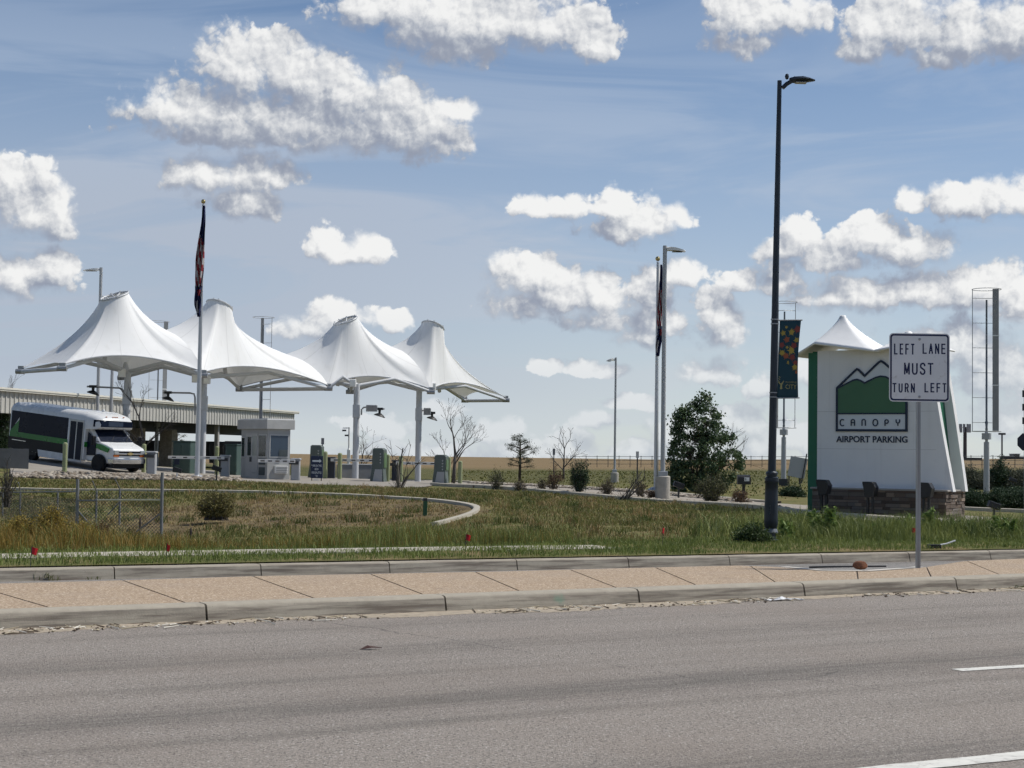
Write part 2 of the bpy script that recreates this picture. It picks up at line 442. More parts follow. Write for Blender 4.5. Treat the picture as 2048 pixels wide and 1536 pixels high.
# ------------------------------------------------------------------ terrain
KN = lambda X: 15.55 + 0.583 * X          # near kerb line (bottom of its face)
KF = lambda X: 21.0 + 0.5105 * X          # far kerb line
ANCH = [  # photo pixel of a point on the ground, its distance ahead
 (0,1117,19.7),(520,1108,21.3),(1000,1100,22.9),(1240,1097,23.6),(1541,1083,26),(2000,1085,27.2),(200,1098,23.2),(1800,1085,27),
 (200,1076,34),(322,1083,34),(60,1060,34),(450,1060,34),(650,1042,38),(800,1060,33),(650,1000,46),(400,1010,44),(500,986,48.5),(0,976,50.6),(250,980,49.5),(870,1001,46),(950,1016,42),(900,1042,35),
 (1200,1050,33),(1400,1050,34),(1600,1060,33),(1800,1062,35),(2000,1066,36),
 (920,976,68),(1100,988,60),(1300,1006,53),(1523,1020,46),(1590,1029,44.5),(1790,1044,42),(1980,1056,40),
 (225,946,73),(520,957,79),(712,962,87),(836,965,90),(885,968,80),(757,960,84),(632,955,81),(395,958,70),(100,955,66),(450,960,67),(700,972,72),
 (1316,986,64),(1229,965,85),(1400,986,64),(1973,990,78),(1568,968,84),(1780,1000,70),
 (600,940,120),(1000,948,110),(1700,948,110),(2040,950,110),(1100,937,155),(1600,935,170),
 (300,905,400),(600,909,420),(1000,916,420),(1300,918,420),(1700,916.5,420),(2040,916,420),
]
def _ti(x, y):
    x = np.asarray(x, float); y = np.maximum(np.asarray(y, float), 5.0)
    return np.stack([np.clip(x / y, -0.9, 0.9) * 5.0, np.log(y) * 3.0], -1)
_pts = [P(*a) for a in ANCH] + [Vector((-21.4, 76.4, 0.93)), Vector((-24.0, 78.1, 1.1))]
_c = _ti([p.x for p in _pts], [p.y for p in _pts]); _z = np.array([p.z for p in _pts])
def _phi(r2): return np.where(r2 > 1e-12, 0.5 * r2 * np.log(np.maximum(r2, 1e-12)), 0.0)
_n = len(_c)
_K = _phi(((_c[:, None] - _c[None]) ** 2).sum(-1)) + np.eye(_n) * 0.004
_A = np.zeros((_n + 3, _n + 3)); _A[:_n, :_n] = _K; _A[:_n, _n] = 1; _A[:_n, _n + 1:] = _c; _A[_n, :_n] = 1; _A[_n + 1:, :_n] = _c.T
_w = np.linalg.solve(_A, np.concatenate([_z, np.zeros(3)]))
def tz_np(x, y):
    x = np.asarray(x, float); y = np.asarray(y, float); sh = x.shape
    q = _ti(x.ravel(), y.ravel()); out = np.empty(len(q))
    for i in range(0, len(q), 20000):
        qq = q[i:i + 20000]
        out[i:i + 20000] = _phi(((qq[:, None] - _c[None]) ** 2).sum(-1)) @ _w[:_n] + _w[_n] + qq @ _w[_n + 1:]
    z = out.reshape(sh)
    far = np.clip((y - 330) / 90, 0, 1); a = np.clip(x / np.maximum(y, 5), -0.9, 0.9)
    crest = np.interp(a, [-0.35, -0.13, 0.0, 0.1, 0.21, 0.32], [1.55, 1.62, 1.36, 1.42, 2.1, 2.7])
    z = np.where(y > 330, z * (1 - far) + crest * far, z)
    kf = 21.0 + 0.5105 * x
    bl = np.clip((y - kf - 0.1) / 1.5, 0, 1)
    return 0.15 * (1 - bl) + np.clip(z, -0.8, 4) * bl
def tz(x, y): return float(tz_np(np.array([x]), np.array([y]))[0])
def T(px, py):                            # where the view ray of a photo pixel meets the terrain
    r = ray(px, py); r = r / r.y
    ds = np.geomspace(18, 430, 400)
    zz = CAMZ + r.z * ds - tz_np(r.x * ds, ds)
    i = int(np.argmax(zz < 0)) if (zz < 0).any() else len(ds) - 1
    if i == 0: d = ds[0]
    else:
        f = zz[i - 1] / (zz[i - 1] - zz[i]) if zz[i] < 0 else 1.0
        d = ds[i - 1] + (ds[i] - ds[i - 1]) * f
    return Vector((r.x * d, d, tz(r.x * d, d)))
def TD(px, d):                            # on the terrain at a photo column and a distance
    r = ray(px, 930); x = r.x / r.y * d
    return Vector((x, d, tz(x, d)))

def ground_material():
    m_ = bpy.data.materials.new("field_soil"); m_.use_nodes = True
    b = NB(m_.node_tree); p = b.n['Principled BSDF']
    pos = b.node('ShaderNodeNewGeometry').outputs['Position']
    s_ = b.node('ShaderNodeSeparateXYZ'); b.l.new(pos, s_.inputs[0]); X, Y, Z = s_.outputs
    n_big = b.noise(pos, 0.22, 5, 0.6).outputs[0]; n_mid = b.noise(pos, 1.3, 5, 0.62).outputs[0]; n_fin = b.noise(pos, 14.0, 4, 0.65).outputs[0]
    green = b.mix(n_fin, (0.075, 0.088, 0.028), (0.150, 0.150, 0.055))
    straw = b.mix(n_fin, (0.15, 0.115, 0.055), (0.26, 0.205, 0.105))
    dirt = b.mix(n_fin, (0.075, 0.052, 0.034), (0.16, 0.115, 0.075))
    c0 = T(620, 1030)
    ex = b.m('DIVIDE', b.m('SUBTRACT', X, c0.x), 4.6); ey = b.m('DIVIDE', b.m('SUBTRACT', Y, c0.y), 6.5)
    e = b.m('ADD', b.m('MULTIPLY', ex, ex), b.m('MULTIPLY', ey, ey))
    brown = b.ss(b.m('ADD', e, b.m('MULTIPLY', b.m('SUBTRACT', n_mid, 0.5), 1.4)), 1.15, 0.7)
    c = b.mix(b.ss(n_mid, 0.42, 0.66), green, straw)
    c = b.mix(b.ss(n_big, 0.55, 0.75, 0, 0.6), c, dirt)
    c = b.mix(b.m('MULTIPLY', brown, 0.9), c, b.mix(b.ss(n_mid, 0.35, 0.7), dirt, straw))
    yb = b.m('ADD', Y, b.m('MULTIPLY', b.m('SUBTRACT', n_mid, 0.5), 14.0))
    c = b.mix(b.ss(yb, 70, 95, 0, 0.75), c, b.mix(n_mid, (0.045, 0.052, 0.02), (0.12, 0.115, 0.05)))
    tan = b.mix(b.noise(b.vm('MULTIPLY', pos, (0.02, 0.12, 0.1)), 1.0, 6, 0.6).outputs[0], (0.155, 0.112, 0.06), (0.25, 0.185, 0.105))
    yy = b.m('ADD', Y, b.m('MULTIPLY', b.m('SUBTRACT', n_big, 0.5), 45.0))
    c = b.mix(b.ss(yy, 125, 165), c, tan)
    b.l.new(c, p.inputs['Base Color']); p.inputs['Roughness'].default_value = 1.0; p.inputs['Specular IOR Level'].default_value = 0.1
    bn = b.node('ShaderNodeBump'); bn.inputs['Strength'].default_value = 0.8; bn.inputs['Distance'].default_value = 0.08
    b.l.new(b.noise(pos, 5.0, 7, 0.7).outputs[0], bn.inputs['Height']); b.l.new(bn.outputs[0], p.inputs['Normal'])
    return m_
M_ground = ground_material()

def build_terrain():
    na, nr = 210, 230
    a = np.linspace(-0.62, 0.62, na)
    k = 21.0 / (1 - 0.5105 * a) + 0.16
    t = np.linspace(0, 1, nr) ** 1.0
    D = k[None] * np.exp(t[:, None] * np.log(6500.0 / k)[None])
    # finer near rows
    Xg = a[None] * D
    Zg = tz_np(Xg, D)
    rough = 0.02 * np.sin(Xg * 2.1 + 3 * np.sin(D * 0.7)) * np.sin(D * 1.7 + 2 * np.sin(Xg * 0.9))
    Zg = Zg + np.where(D < 60, rough, 0) * np.clip((D - k[None]) / 2, 0, 1)
    V = np.stack([Xg, D, Zg], -1).reshape(-1, 3)
    idx = np.arange(na * nr).reshape(nr, na)
    f = np.stack([idx[:-1, :-1], idx[:-1, 1:], idx[1:, 1:], idx[1:, :-1]], -1).reshape(-1, 4)
    o = np_mesh("terrain", V, f, M_ground); struct(o)
    o.data.polygons.foreach_set('use_smooth', [True] * len(o.data.polygons))
    g_ = MB().add([(-4000, -3000, -1.2), (4000, -3000, -1.2), (4000, 5000, -1.2), (-4000, 5000, -1.2)], [(0, 1, 2, 3)]).build("ground", M_ground)
    struct(g_)
build_terrain()

# ------------------------------------------------------------------ road, median, kerbs
def asphalt(name, base, tracks=True):
    m_ = bpy.data.materials.new(name); m_.use_nodes = True
    b = NB(m_.node_tree); p = b.n['Principled BSDF']
    pos = b.node('ShaderNodeNewGeometry').outputs['Position']
    mp = b.node('ShaderNodeMapping'); mp.inputs['Rotation'].default_value = (0, 0, -math.atan(0.583)); b.l.new(pos, mp.inputs[0])
    V = mp.outputs[0]                                      # x runs along the road
    s_ = b.node('ShaderNodeSeparateXYZ'); b.l.new(V, s_.inputs[0])
    grain = b.lin(b.noise(pos, 48.0, 3, 0.8).outputs[0], 0.30, 0.70)
    vor = b.voro(pos, 95.0, 0, 0.5, '3D').outputs['Color']
    sp = b.node('ShaderNodeSeparateXYZ'); b.l.new(vor, sp.inputs[0])
    c = b.mix(grain, tuple(x * 0.62 for x in base), tuple(x * 1.36 for x in base))
    c = b.mix(b.ss(sp.outputs[0], 0.93, 0.97, 0, 0.75), c, (0.50, 0.47, 0.43))     # pale stones
    c = b.mix(b.ss(sp.outputs[1], 0.88, 0.93, 0, 0.6), c, (0.05, 0.047, 0.045))    # dark stones
    st = b.noise(b.vm('MULTIPLY', V, (0.10, 1.6, 1)), 1.0, 5, 0.6).outputs[0]
    c = b.mix(b.ss(st, 0.45, 0.75, 0, 0.42), c, (0.10, 0.092, 0.083))
    big = b.noise(pos, 0.35, 4, 0.6).outputs[0]
    c = b.mix(b.ss(big, 0.42, 0.7, 0, 0.3), c, (0.25, 0.205, 0.17))
    ck = b.voro(b.vm('ADD', pos, b.vm('MULTIPLY', b.noise(pos, 1.5, 4, 0.6).outputs['Color'], (0.5, 0.5, 0.0))), 0.28, 0, 0.5, '2D', 'DISTANCE_TO_EDGE').outputs['Distance']
    c = b.mix(b.m('MULTIPLY', b.ss(ck, 0.006, 0.001), b.ss(b.noise(pos, 0.5, 3).outputs[0], 0.5, 0.62, 0, 0.55)), c, (0.075, 0.07, 0.068))
    c = b.mix(b.ss(b.noise(b.vm('MULTIPLY', V, (1.0, 4.0, 1)), 1.1, 5, 0.65).outputs[0], 0.64, 0.72, 0, 0.35), c, (0.10, 0.095, 0.092))
    if tracks:                                             # darker wheel paths and streaks along the lanes
        y = s_.outputs[1]
        for yc, wd, k in ((11.0, 0.35, 0.34), (8.7, 0.42, 0.46), (7.9, 0.12, 0.25), (6.0, 0.4, 0.4)):
            yw = b.m('ADD', y, b.m('MULTIPLY', b.m('SUBTRACT', b.noise(b.vm('MULTIPLY', V, (0.25, 0.25, 0)), 1.0, 3).outputs[0], 0.5), 0.9))
            g_ = b.ss(b.m('ABSOLUTE', b.m('SUBTRACT', yw, yc)), wd * 1.6, 0.0)
            br = b.noise(b.vm('MULTIPLY', V, (1.4, 14.0, 1)), 1.0, 4, 0.7).outputs[0]
            c = b.mix(b.m('MULTIPLY', b.m('MULTIPLY', g_, b.ss(br, 0.35, 0.65, 0.35, 1)), k), c, (0.068, 0.062, 0.057))
    b.l.new(c, p.inputs['Base Color']); p.inputs['Roughness'].default_value = 0.88; p.inputs['Specular IOR Level'].default_value = 0.25
    bn = b.node('ShaderNodeBump'); bn.inputs['Strength'].default_value = 0.9; bn.inputs['Distance'].default_value = 0.006
    b.l.new(b.m('ADD', grain, b.m('MULTIPLY', sp.outputs[2], 0.6)), bn.inputs['Height']); b.l.new(bn.outputs[0], p.inputs['Normal'])
    return m_
M_road = asphalt("asphalt", (0.285, 0.253, 0.222))
M_lane2 = asphalt("asphalt_turn_lane", (0.25, 0.24, 0.225), False)
M_drive = mat("driveway_concrete", (0.30, 0.265, 0.22), 0.95, 0, 0.15, 2, 0.2, 60, coord='World')

def line_frame(c, mm):
    L = math.hypot(1, mm); t = Vector((1 / L, mm / L, 0)); n = Vector((-mm / L, 1 / L, 0))
    return Vector((0, c, 0)), t, n
O1, t1, n1 = line_frame(15.55, 0.583)
O2, t2, n2 = line_frame(21.0, 0.5105)
def on(O, t, n, s_, off, z=0): return O + t * s_ + n * off + Vector((0, 0, z))

struct(MB().add([on(O1, t1, n1, -90, -40), on(O1, t1, n1, 90, -40), on(O1, t1, n1, 90, 0.1), on(O1, t1, n1, -90, 0.1)], [(0, 1, 2, 3)]).build("road", M_road))
struct(MB().add([on(O1, t1, n1, -60, 0.1, -0.004), on(O1, t1, n1, 60, 0.1, -0.004), on(O2, t2, n2, 60, 0.12, -0.004), on(O2, t2, n2, -60, 0.12, -0.004)], [(0, 1, 2, 3)]).build("turn_lane", M_lane2))

def kerb_material(name, base):
    m_ = bpy.data.materials.new(name); m_.use_nodes = True
    b = NB(m_.node_tree); p = b.n['Principled BSDF']
    pos = b.node('ShaderNodeNewGeometry').outputs['Position']
    s_ = b.node('ShaderNodeSeparateXYZ'); b.l.new(pos, s_.inputs[0])
    mp = b.node('ShaderNodeMapping'); mp.inputs['Rotation'].default_value = (0, 0, -math.atan(0.55)); b.l.new(pos, mp.inputs[0])
    n_ = b.noise(pos, 9.0, 6, 0.65).outputs[0]; st = b.noise(b.vm('MULTIPLY', mp.outputs[0], (1.2, 10, 22)), 1.0, 5, 0.6).outputs[0]
    c = b.mix(n_, tuple(x * 0.78 for x in base), tuple(x * 1.2 for x in base))
    c = b.mix(b.m('MULTIPLY', b.ss(st, 0.38, 0.66), b.ss(s_.outputs[2], 0.15, 0.10)), c, (0.165, 0.14, 0.115))
    c = b.mix(b.ss(b.noise(pos, 2.3, 6, 0.7).outputs[0], 0.55, 0.70, 0, 0.45), c, (0.20, 0.175, 0.145))     # scuffs on the face
    c = b.mix(b.ss(b.noise(pos, 60, 2).outputs[0], 0.66, 0.74, 0, 0.5), c, (0.14, 0.125, 0.11))
    # faded green marking-out paint on two places of the face
    for px in (980, 1040, 1115):
        g0 = G(px, 1200, 0.07); dd = b.vm('DISTANCE', pos, tuple(g0))
        c = b.mix(b.ss(b.m('ADD', dd, b.m('MULTIPLY', n_, 0.2)), 0.19, 0.12, 0, 0.38), c, (0.10, 0.32, 0.22))
    b.l.new(c, p.inputs['Base Color']); p.inputs['Roughness'].default_value = 0.92; p.inputs['Specular IOR Level'].default_value = 0.2
    bn = b.node('ShaderNodeBump'); bn.inputs['Strength'].default_value = 0.5; bn.inputs['Distance'].default_value = 0.008
    b.l.new(b.noise(pos, 70, 5, 0.7).outputs[0], bn.inputs['Height']); b.l.new(bn.outputs[0], p.inputs['Normal'])
    return m_
M_kerb = kerb_material("kerb_concrete", (0.36, 0.325, 0.265))

def kerb_run(mb, fr, s0, s1, w=0.2, h=0.15, seg=0.25, wob=0.004):
    O, t, n = fr
    prof = [(-0.012, -0.02), (0.012, h * 0.45), (0.026, h * 0.84), (0.052, h * 0.97), (0.09, h), (w, h), (w, -0.1)]
    k = max(2, int(abs(s1 - s0) / seg)); vs = []; fs = []; m_ = len(prof)
    for i in range(k + 1):
        s_ = s0 + (s1 - s0) * i / k
        for j, (o, z) in enumerate(prof):
            jit = (random.random() - 0.5) * 2 * wob if 1 <= j <= 4 else 0
            vs.append(on(O, t, n, s_, o + jit, z + jit * 0.6))
    for i in range(k):
        for j in range(m_ - 1): fs.append((i * m_ + j, (i + 1) * m_ + j, (i + 1) * m_ + j + 1, i * m_ + j + 1))
    fs.append(tuple(range(m_))); fs.append(tuple(range(k * m_ + m_ - 1, k * m_ - 1, -1)))
    mb.add(vs, fs)
def s_on(fr, px, py, z):
    O, t, n = fr; r = ray(px, py); a = r.x / r.y
    # intersect the vertical plane of the view column with the line
    X = O.y * a / (1 - a * t.y / t.x); return X / t.x
mb = MB()
js = [s_on((O1, t1, n1), x, 1200, 0.07) for x in (415, 893, 1279, 1610, 1915)]
st_ = (js[-1] - js[0]) / 4
js = [js[0] - st_ * k for k in range(8, 0, -1)] + js + [js[-1] + st_ * k for k in range(1, 10)]
for a_, b_ in zip(js[:-1], js[1:]): kerb_run(mb, (O1, t1, n1), a_ + 0.010, b_ - 0.010, 0.24, 0.155)
struct(mb.build("median_kerb", M_kerb, smooth=True))
mb = MB()
js2 = [s_on((O2, t2, n2), x, 1130, 0.07) for x in (230, 523, 780, 1035, 1258, 1460, 1645, 1820, 1982)]
st_ = (js2[-1] - js2[0]) / 8
js2 = [js2[0] - st_ * k for k in range(6, 0, -1)] + js2 + [js2[-1] + st_ * k for k in range(1, 8)]
for a_, b_ in zip(js2[:-1], js2[1:]): kerb_run(mb, (O2, t2, n2), a_ + 0.007, b_ - 0.007, 0.2, 0.135)
struct(mb.build("verge_kerb", M_kerb, smooth=True))

def median_material():
    m_ = bpy.data.materials.new("exposed_aggregate_concrete"); m_.use_nodes = True
    b = NB(m_.node_tree); p = b.n['Principled BSDF']
    pos = b.node('ShaderNodeNewGeometry').outputs['Position']
    v = b.voro(pos, 70, 0, 0.5, '3D').outputs['Color']; sp = b.node('ShaderNodeSeparateXYZ'); b.l.new(v, sp.inputs[0])
    c = b.mix(sp.outputs[0], (0.29, 0.215, 0.145), (0.46, 0.355, 0.25))
    c = b.mix(b.ss(sp.outputs[1], 0.88, 0.94, 0, 0.8), c, (0.66, 0.56, 0.45))
    c = b.mix(b.ss(sp.outputs[2], 0.88, 0.94, 0, 0.7), c, (0.16, 0.10, 0.07))
    c = b.mix(b.ss(b.noise(pos, 0.7, 5, 0.6).outputs[0], 0.45, 0.72, 0, 0.4), c, (0.34, 0.28, 0.225))
    c = b.mix(b.ss(b.noise(pos, 3.2, 6, 0.7).outputs[0], 0.60, 0.72, 0, 0.35), c, (0.17, 0.13, 0.10))
    b.l.new(c, p.inputs['Base Color']); p.inputs['Roughness'].default_value = 0.9; p.inputs['Specular IOR Level'].default_value = 0.2
    bn = b.node('ShaderNodeBump'); bn.inputs['Strength'].default_value = 0.7; bn.inputs['Distance'].default_value = 0.006
    b.l.new(sp.outputs[0], bn.inputs['Height']); b.l.new(bn.outputs[0], p.inputs['Normal'])
    return m_
M_med = median_material()
BACK = [(-700, 1186), (-330, 1177), (-150, 1171), (230, 1161), (520, 1152), (1000, 1143), (1300, 1135), (1480, 1131), (1560, 1134), (1640, 1142), (1740, 1143), (1840, 1136), (1930, 1122), (2048, 1117), (2300, 1106), (2700, 1090)]
def back_pt(px):
    py = np.interp(px, [p[0] for p in BACK], [p[1] for p in BACK]); return G(px, py, 0.152)
def front_pt(px):
    s_ = s_on((O1, t1, n1), px, 1195, 0.15); q = on(O1, t1, n1, s_, 0.243, 0.152); return q
jf = [-760, -450, -170, 114, 390, 650, 870, 1065, 1260, 1420, 1580, 1746, 1893, 2030, 2180, 2330, 2500]
jb = [-640, -560, -330, -60, 245, 505, 740, 950, 1140, 1310, 1500, 1714, 1853, 1933, 2090, 2250, 2420]
mb = MB()
for k in range(len(jf) - 1):
    top = []
    for i in range(9):
        f = i / 8
        a_, b_ = front_pt(jf[k] + (jf[k + 1] - jf[k]) * f), back_pt(jb[k] + (jb[k + 1] - jb[k]) * f)
        g_ = t1 * (0.011 if i == 0 else (-0.011 if i == 8 else 0))
        top += [a_ + g_, b_ + g_]
    vs = top + [v - Vector((0, 0, 0.25)) for v in top]; fs = []; q = len(top)
    for i in range(8):
        a_ = 2 * i
        fs += [(a_, a_ + 2, a_ + 3, a_ + 1), (a_ + 1, a_ + 3, a_ + 3 + q, a_ + 1 + q)]
    fs += [(0, 1, 1 + q, q), (q - 2, 2 * q - 2, 2 * q - 1, q - 1)]
    mb.add(vs, fs)
struct(mb.build("median_paving", M_med))
mb = MB()                                 # dark joint filler under the slabs
vs = []
for k in range(len(jf)):
    a_, b_ = front_pt(jf[k]), back_pt(jb[k]); vs += [a_ - Vector((0, 0, 0.012)), b_ + (a_ - b_) * 0.02 - Vector((0, 0, 0.012))]
mb.add(vs, [(2 * i, 2 * i + 2, 2 * i + 3, 2 * i + 1) for i in range(len(jf) - 1)])
struct(mb.build("median_joints", mat("joint_filler", (0.10, 0.085, 0.07), 0.95)))
# pale edging round the notch in the median's far edge
mb = MB()
pts = [back_pt(x) for x in range(1560, 1860, 12)]
for a_, b_ in zip(pts[:-1], pts[1:]):
    d = (b_ - a_).normalized(); n_ = Vector((-d.y, d.x, 0)) * 0.13; u_ = Vector((0, 0, 0.006))
    mb.add([a_ + u_, b_ + u_, b_ + n_ + u_, a_ + n_ + u_, a_ + n_ - u_ * 25, b_ + n_ - u_ * 25], [(0, 1, 2, 3), (3, 2, 5, 4)])
struct(mb.build("median_edging", mat("pale_concrete", (0.5, 0.47, 0.42), 0.9)))

# painted lines
M_line = mat("worn_white_paint", (0.62, 0.61, 0.56), 0.8, 0, 0.15, 6, coord='World', dirt=(0.26, 0.24, 0.22), dirt_amt=0.5, dirt_scale=14)
def strip(name, pa, pb, w, z, m_):
    d = (pb - pa).normalized(); n_ = Vector((-d.y, d.x, 0)) * w / 2; u_ = Vector((0, 0, z)); mb = MB(); k = 60; vs = []
    for i in range(k + 1):
        c_ = pa.lerp(pb, i / k); e1, e2 = [1 + random.uniform(-0.09, 0.09) for _ in (0, 1)]
        vs += [c_ - n_ * e1 + u_, c_ + n_ * e2 + u_]
    mb.add(vs, [(2 * i, 2 * i + 2, 2 * i + 3, 2 * i + 1) for i in range(k)])
    return struct(mb.build(name, m_))
a_ = G(1914, 1341); b_ = G(2048, 1333); strip("lane_line", a_, a_ + (b_ - a_).normalized() * 3.0, 0.12, 0.004, M_line)
a_ = G(1650, 1552); b_ = G(2048, 1511); strip("lane_line", a_, a_ + (b_ - a_).normalized() * 7.0, 0.16, 0.004, M_line)

# sediment in the gutter
def sediment():
    m_ = mat("gutter_sand", (0.36, 0.305, 0.235), 1.0, 0, 0.22, 12, 0.4, 120, coord='World', dirt=(0.20, 0.17, 0.14), dirt_amt=0.4, dirt_scale=9)
    mb = MB(); vs = []; k = 900
    for i in range(k + 1):
        s_ = -14 + 34 * i / k
        w = 0.24 + 0.11 * math.sin(s_ * 0.9 + 1) + 0.06 * math.sin(s_ * 3.7) + random.uniform(-0.035, 0.035)
        vs += [on(O1, t1, n1, s_, 0.0, 0.012 + random.uniform(0, 0.004)), on(O1, t1, n1, s_, -w * 0.5, 0.010), on(O1, t1, n1, s_, -max(0.06, w), 0.002)]
    fs = []
    for i in range(k): fs += [(3 * i + 1, 3 * i + 4, 3 * i + 3, 3 * i), (3 * i + 2, 3 * i + 5, 3 * i + 4, 3 * i + 1)]
    struct(mb.add(vs, fs).build("gutter_sediment", m_))
    # loose gravel, bark and straw in it
    mb = MB()
    for i in range(2600):
        s_ = random.uniform(-9, 14); o = -abs(random.gauss(0.08, 0.10)) - 0.01
        if random.random() < 0.35: o = -random.uniform(0.0, 0.34)
        if (math.sin(s_ * 1.1) + math.sin(s_ * 2.7 + 1)) < random.uniform(-1.6, 1.2): continue
        c_ = on(O1, t1, n1, s_, o, 0.01); r_ = random.choice((0.006, 0.008, 0.012, 0.016)); mb.mat(random.choice((0, 0, 1, 1, 2)))
        if random.random() < 0.25:
            a = random.uniform(0, math.pi); L = random.uniform(0.03, 0.11); d = Vector((math.cos(a), math.sin(a), 0))
            mb.tube(c_ - d * L, c_ + d * L + Vector((0, 0, random.uniform(0, 0.02))), 0.006, 0.003, 4)
        else:
            mb.sphere(c_, r_, 5, (random.uniform(0.7, 1.6), random.uniform(0.7, 1.6), 0.6))
    stuff(mb.build("gutter_debris", [mat("debris_brown", (0.09, 0.065, 0.045), 0.95), mat("debris_straw", (0.42, 0.36, 0.26), 0.95), mat("debris_pale", (0.6, 0.57, 0.5), 0.95)]),
          "bits of bark, straw and gravel washed along the foot of the near kerb", "debris")
sediment()

# verge pavement strip, mostly overgrown
mb = MB(); vs = []
for i in range(61):
    px = -200 + 1445 * i / 60; py = np.interp(px, [-200, 0, 520, 1000, 1250], [1121, 1116.5, 1107, 1099.5, 1096.5])
    q = G(px, py, 0.162); vs += [q, q + n2 * 0.9]
mb.add(vs + [v - Vector((0, 0, 0.3)) for v in vs], [(2 * i, 2 * i + 2, 2 * i + 3, 2 * i + 1) for i in range(60)] + [(2 * i, 2 * i + 122, 2 * i + 124, 2 * i + 2) for i in range(60)] + [(120, 242, 243, 121)])
struct(mb.build("verge_pavement", mat("pavement_concrete", (0.42, 0.385, 0.32), 0.9, 0, 0.1, 5, 0.2, 60)))

# kerbs that follow a line of photo points on the terrain
def kerb_path(name, px_pts, w, h, m_, step=0.5):
    raw = [T(*p) for p in px_pts]; pts = []
    for a_, b_ in zip(raw[:-1], raw[1:]):
        k = max(1, int((b_ - a_).length / step))
        for i in range(k): pts.append(a_.lerp(b_, i / k))
    pts.append(raw[-1])
    for _ in range(4): pts = [pts[0]] + [(pts[i - 1] + pts[i] * 2 + pts[i + 1]) / 4 for i in range(1, len(pts) - 1)] + [pts[-1]]
    mb = MB(); vs = []; prof = [(0, -0.2), (0.01, h * 0.85), (0.04, h), (w, h), (w, -0.2)]; m2 = len(prof)
    for i, p in enumerate(pts):
        t = (pts[min(i + 1, len(pts) - 1)] - pts[max(i - 1, 0)]); t.z = 0; t.normalize(); n_ = Vector((-t.y, t.x, 0))
        for o, z in prof: vs.append(Vector((p.x, p.y, tz(p.x, p.y))) + n_ * o + Vector((0, 0, z)))
    fs = []
    for i in range(len(pts) - 1):
        for j in range(m2 - 1): fs.append((i * m2 + j, (i + 1) * m2 + j, (i + 1) * m2 + j + 1, i * m2 + j + 1))
    fs += [tuple(range(m2)), tuple(range(len(vs) - 1, len(vs) - m2 - 1, -1))]
    return struct(mb.add(vs, fs).build(name, m_, smooth=True)), pts
M_kerb2 = mat("drive_kerb_concrete", (0.42, 0.385, 0.315), 0.95, 0, 0.12, 4, 0.2, 50, coord='World')
_, RIM = kerb_path("basin_kerb", [(-160, 975), (0, 979), (150, 983), (300, 983), (500, 986), (700, 992), (860, 1002), (925, 1010), (950, 1017), (940, 1028), (905, 1041), (860, 1052)], 0.17, 0.08, M_kerb2)
_, DK = kerb_path("drive_kerb", [(860, 971), (1000, 979), (1100, 988), (1300, 1006), (1523, 1020), (1590, 1029), (1790, 1044), (1980, 1055), (2150, 1064)], 0.16, 0.15, M_kerb2)
# concrete gutter in front of the drive kerb, on the side of the monument
def drape(name, A, B, dz, m_, k=110):
    def samp(L, f):
        L = [Vector(p) for p in L]; x = f * (len(L) - 1); i = min(int(x), len(L) - 2); return L[i].lerp(L[i + 1], x - i)
    vs = []; n_ = 12
    for i in range(k + 1):
        for j in range(n_ + 1):
            q = samp(A, i / k).lerp(samp(B, i / k), j / n_); vs.append((q.x, q.y, tz(q.x, q.y) + dz))
    fs = [(i * (n_ + 1) + j, (i + 1) * (n_ + 1) + j, (i + 1) * (n_ + 1) + j + 1, i * (n_ + 1) + j + 1) for i in range(k) for j in range(n_)]
    return struct(MB().add(vs, fs).build(name, m_))
nd = len(DK)
half = [p for p in DK if p.x > T(1560, 1026).x]
drape("drive_gutter", [p + Vector((0, -1.9, 0)) for p in half], [p + Vector((0, 0.0, 0)) for p in half], 0.035, M_kerb2)
drape("driveway", [p + Vector((0.35, 1.6, 0)) * (1.0) for p in DK], [p + Vector((1.2, 8.5, 0)) for p in DK], 0.08, M_drive)
drape("gate_apron", [T(x, y) for x, y in ((20, 952), (300, 958), (430, 962), (560, 971), (700, 980), (800, 979), (862, 973))], [TD(x, 96) for x in (20, 300, 430, 560, 700, 800, 900)], 0.035, mat("apron_concrete", (0.27, 0.245, 0.21), 0.95, 0, 0.15, 1.0, coord='World'))

# ------------------------------------------------------------------ tensile canopy over the parking gates
def membrane(bound, ring_c, ring_n, ring_r, segs=18, drop=0.60):
    """cone of fabric from a tilted ring to a closed boundary line"""
    n = len(bound); rn = ring_n.normalized(); ring = []
    for p in bound:
        v = p - ring_c; v.z = 0; v = v - rn * v.dot(rn); ring.append(ring_c + v.normalized() * ring_r)
    vs = []; fs = []
    for k in range(segs + 1):
        s_ = k / segs
        for i, p in enumerate(bound):
            r_ = ring[i]; dz = r_.z - p.z
            pl = p - r_; pl.z = 0
            c_ = r_ - rn * (dz * drop) + pl * 0.14
            vs.append(r_ * (1 - s_) ** 2 + c_ * (2 * s_ * (1 - s_)) + p * s_ ** 2)
    for k in range(segs):
        for i in range(n):
            fs.append((k * n + i, k * n + (i + 1) % n, (k + 1) * n + (i + 1) % n, (k + 1) * n + i))
    return vs, fs, ring
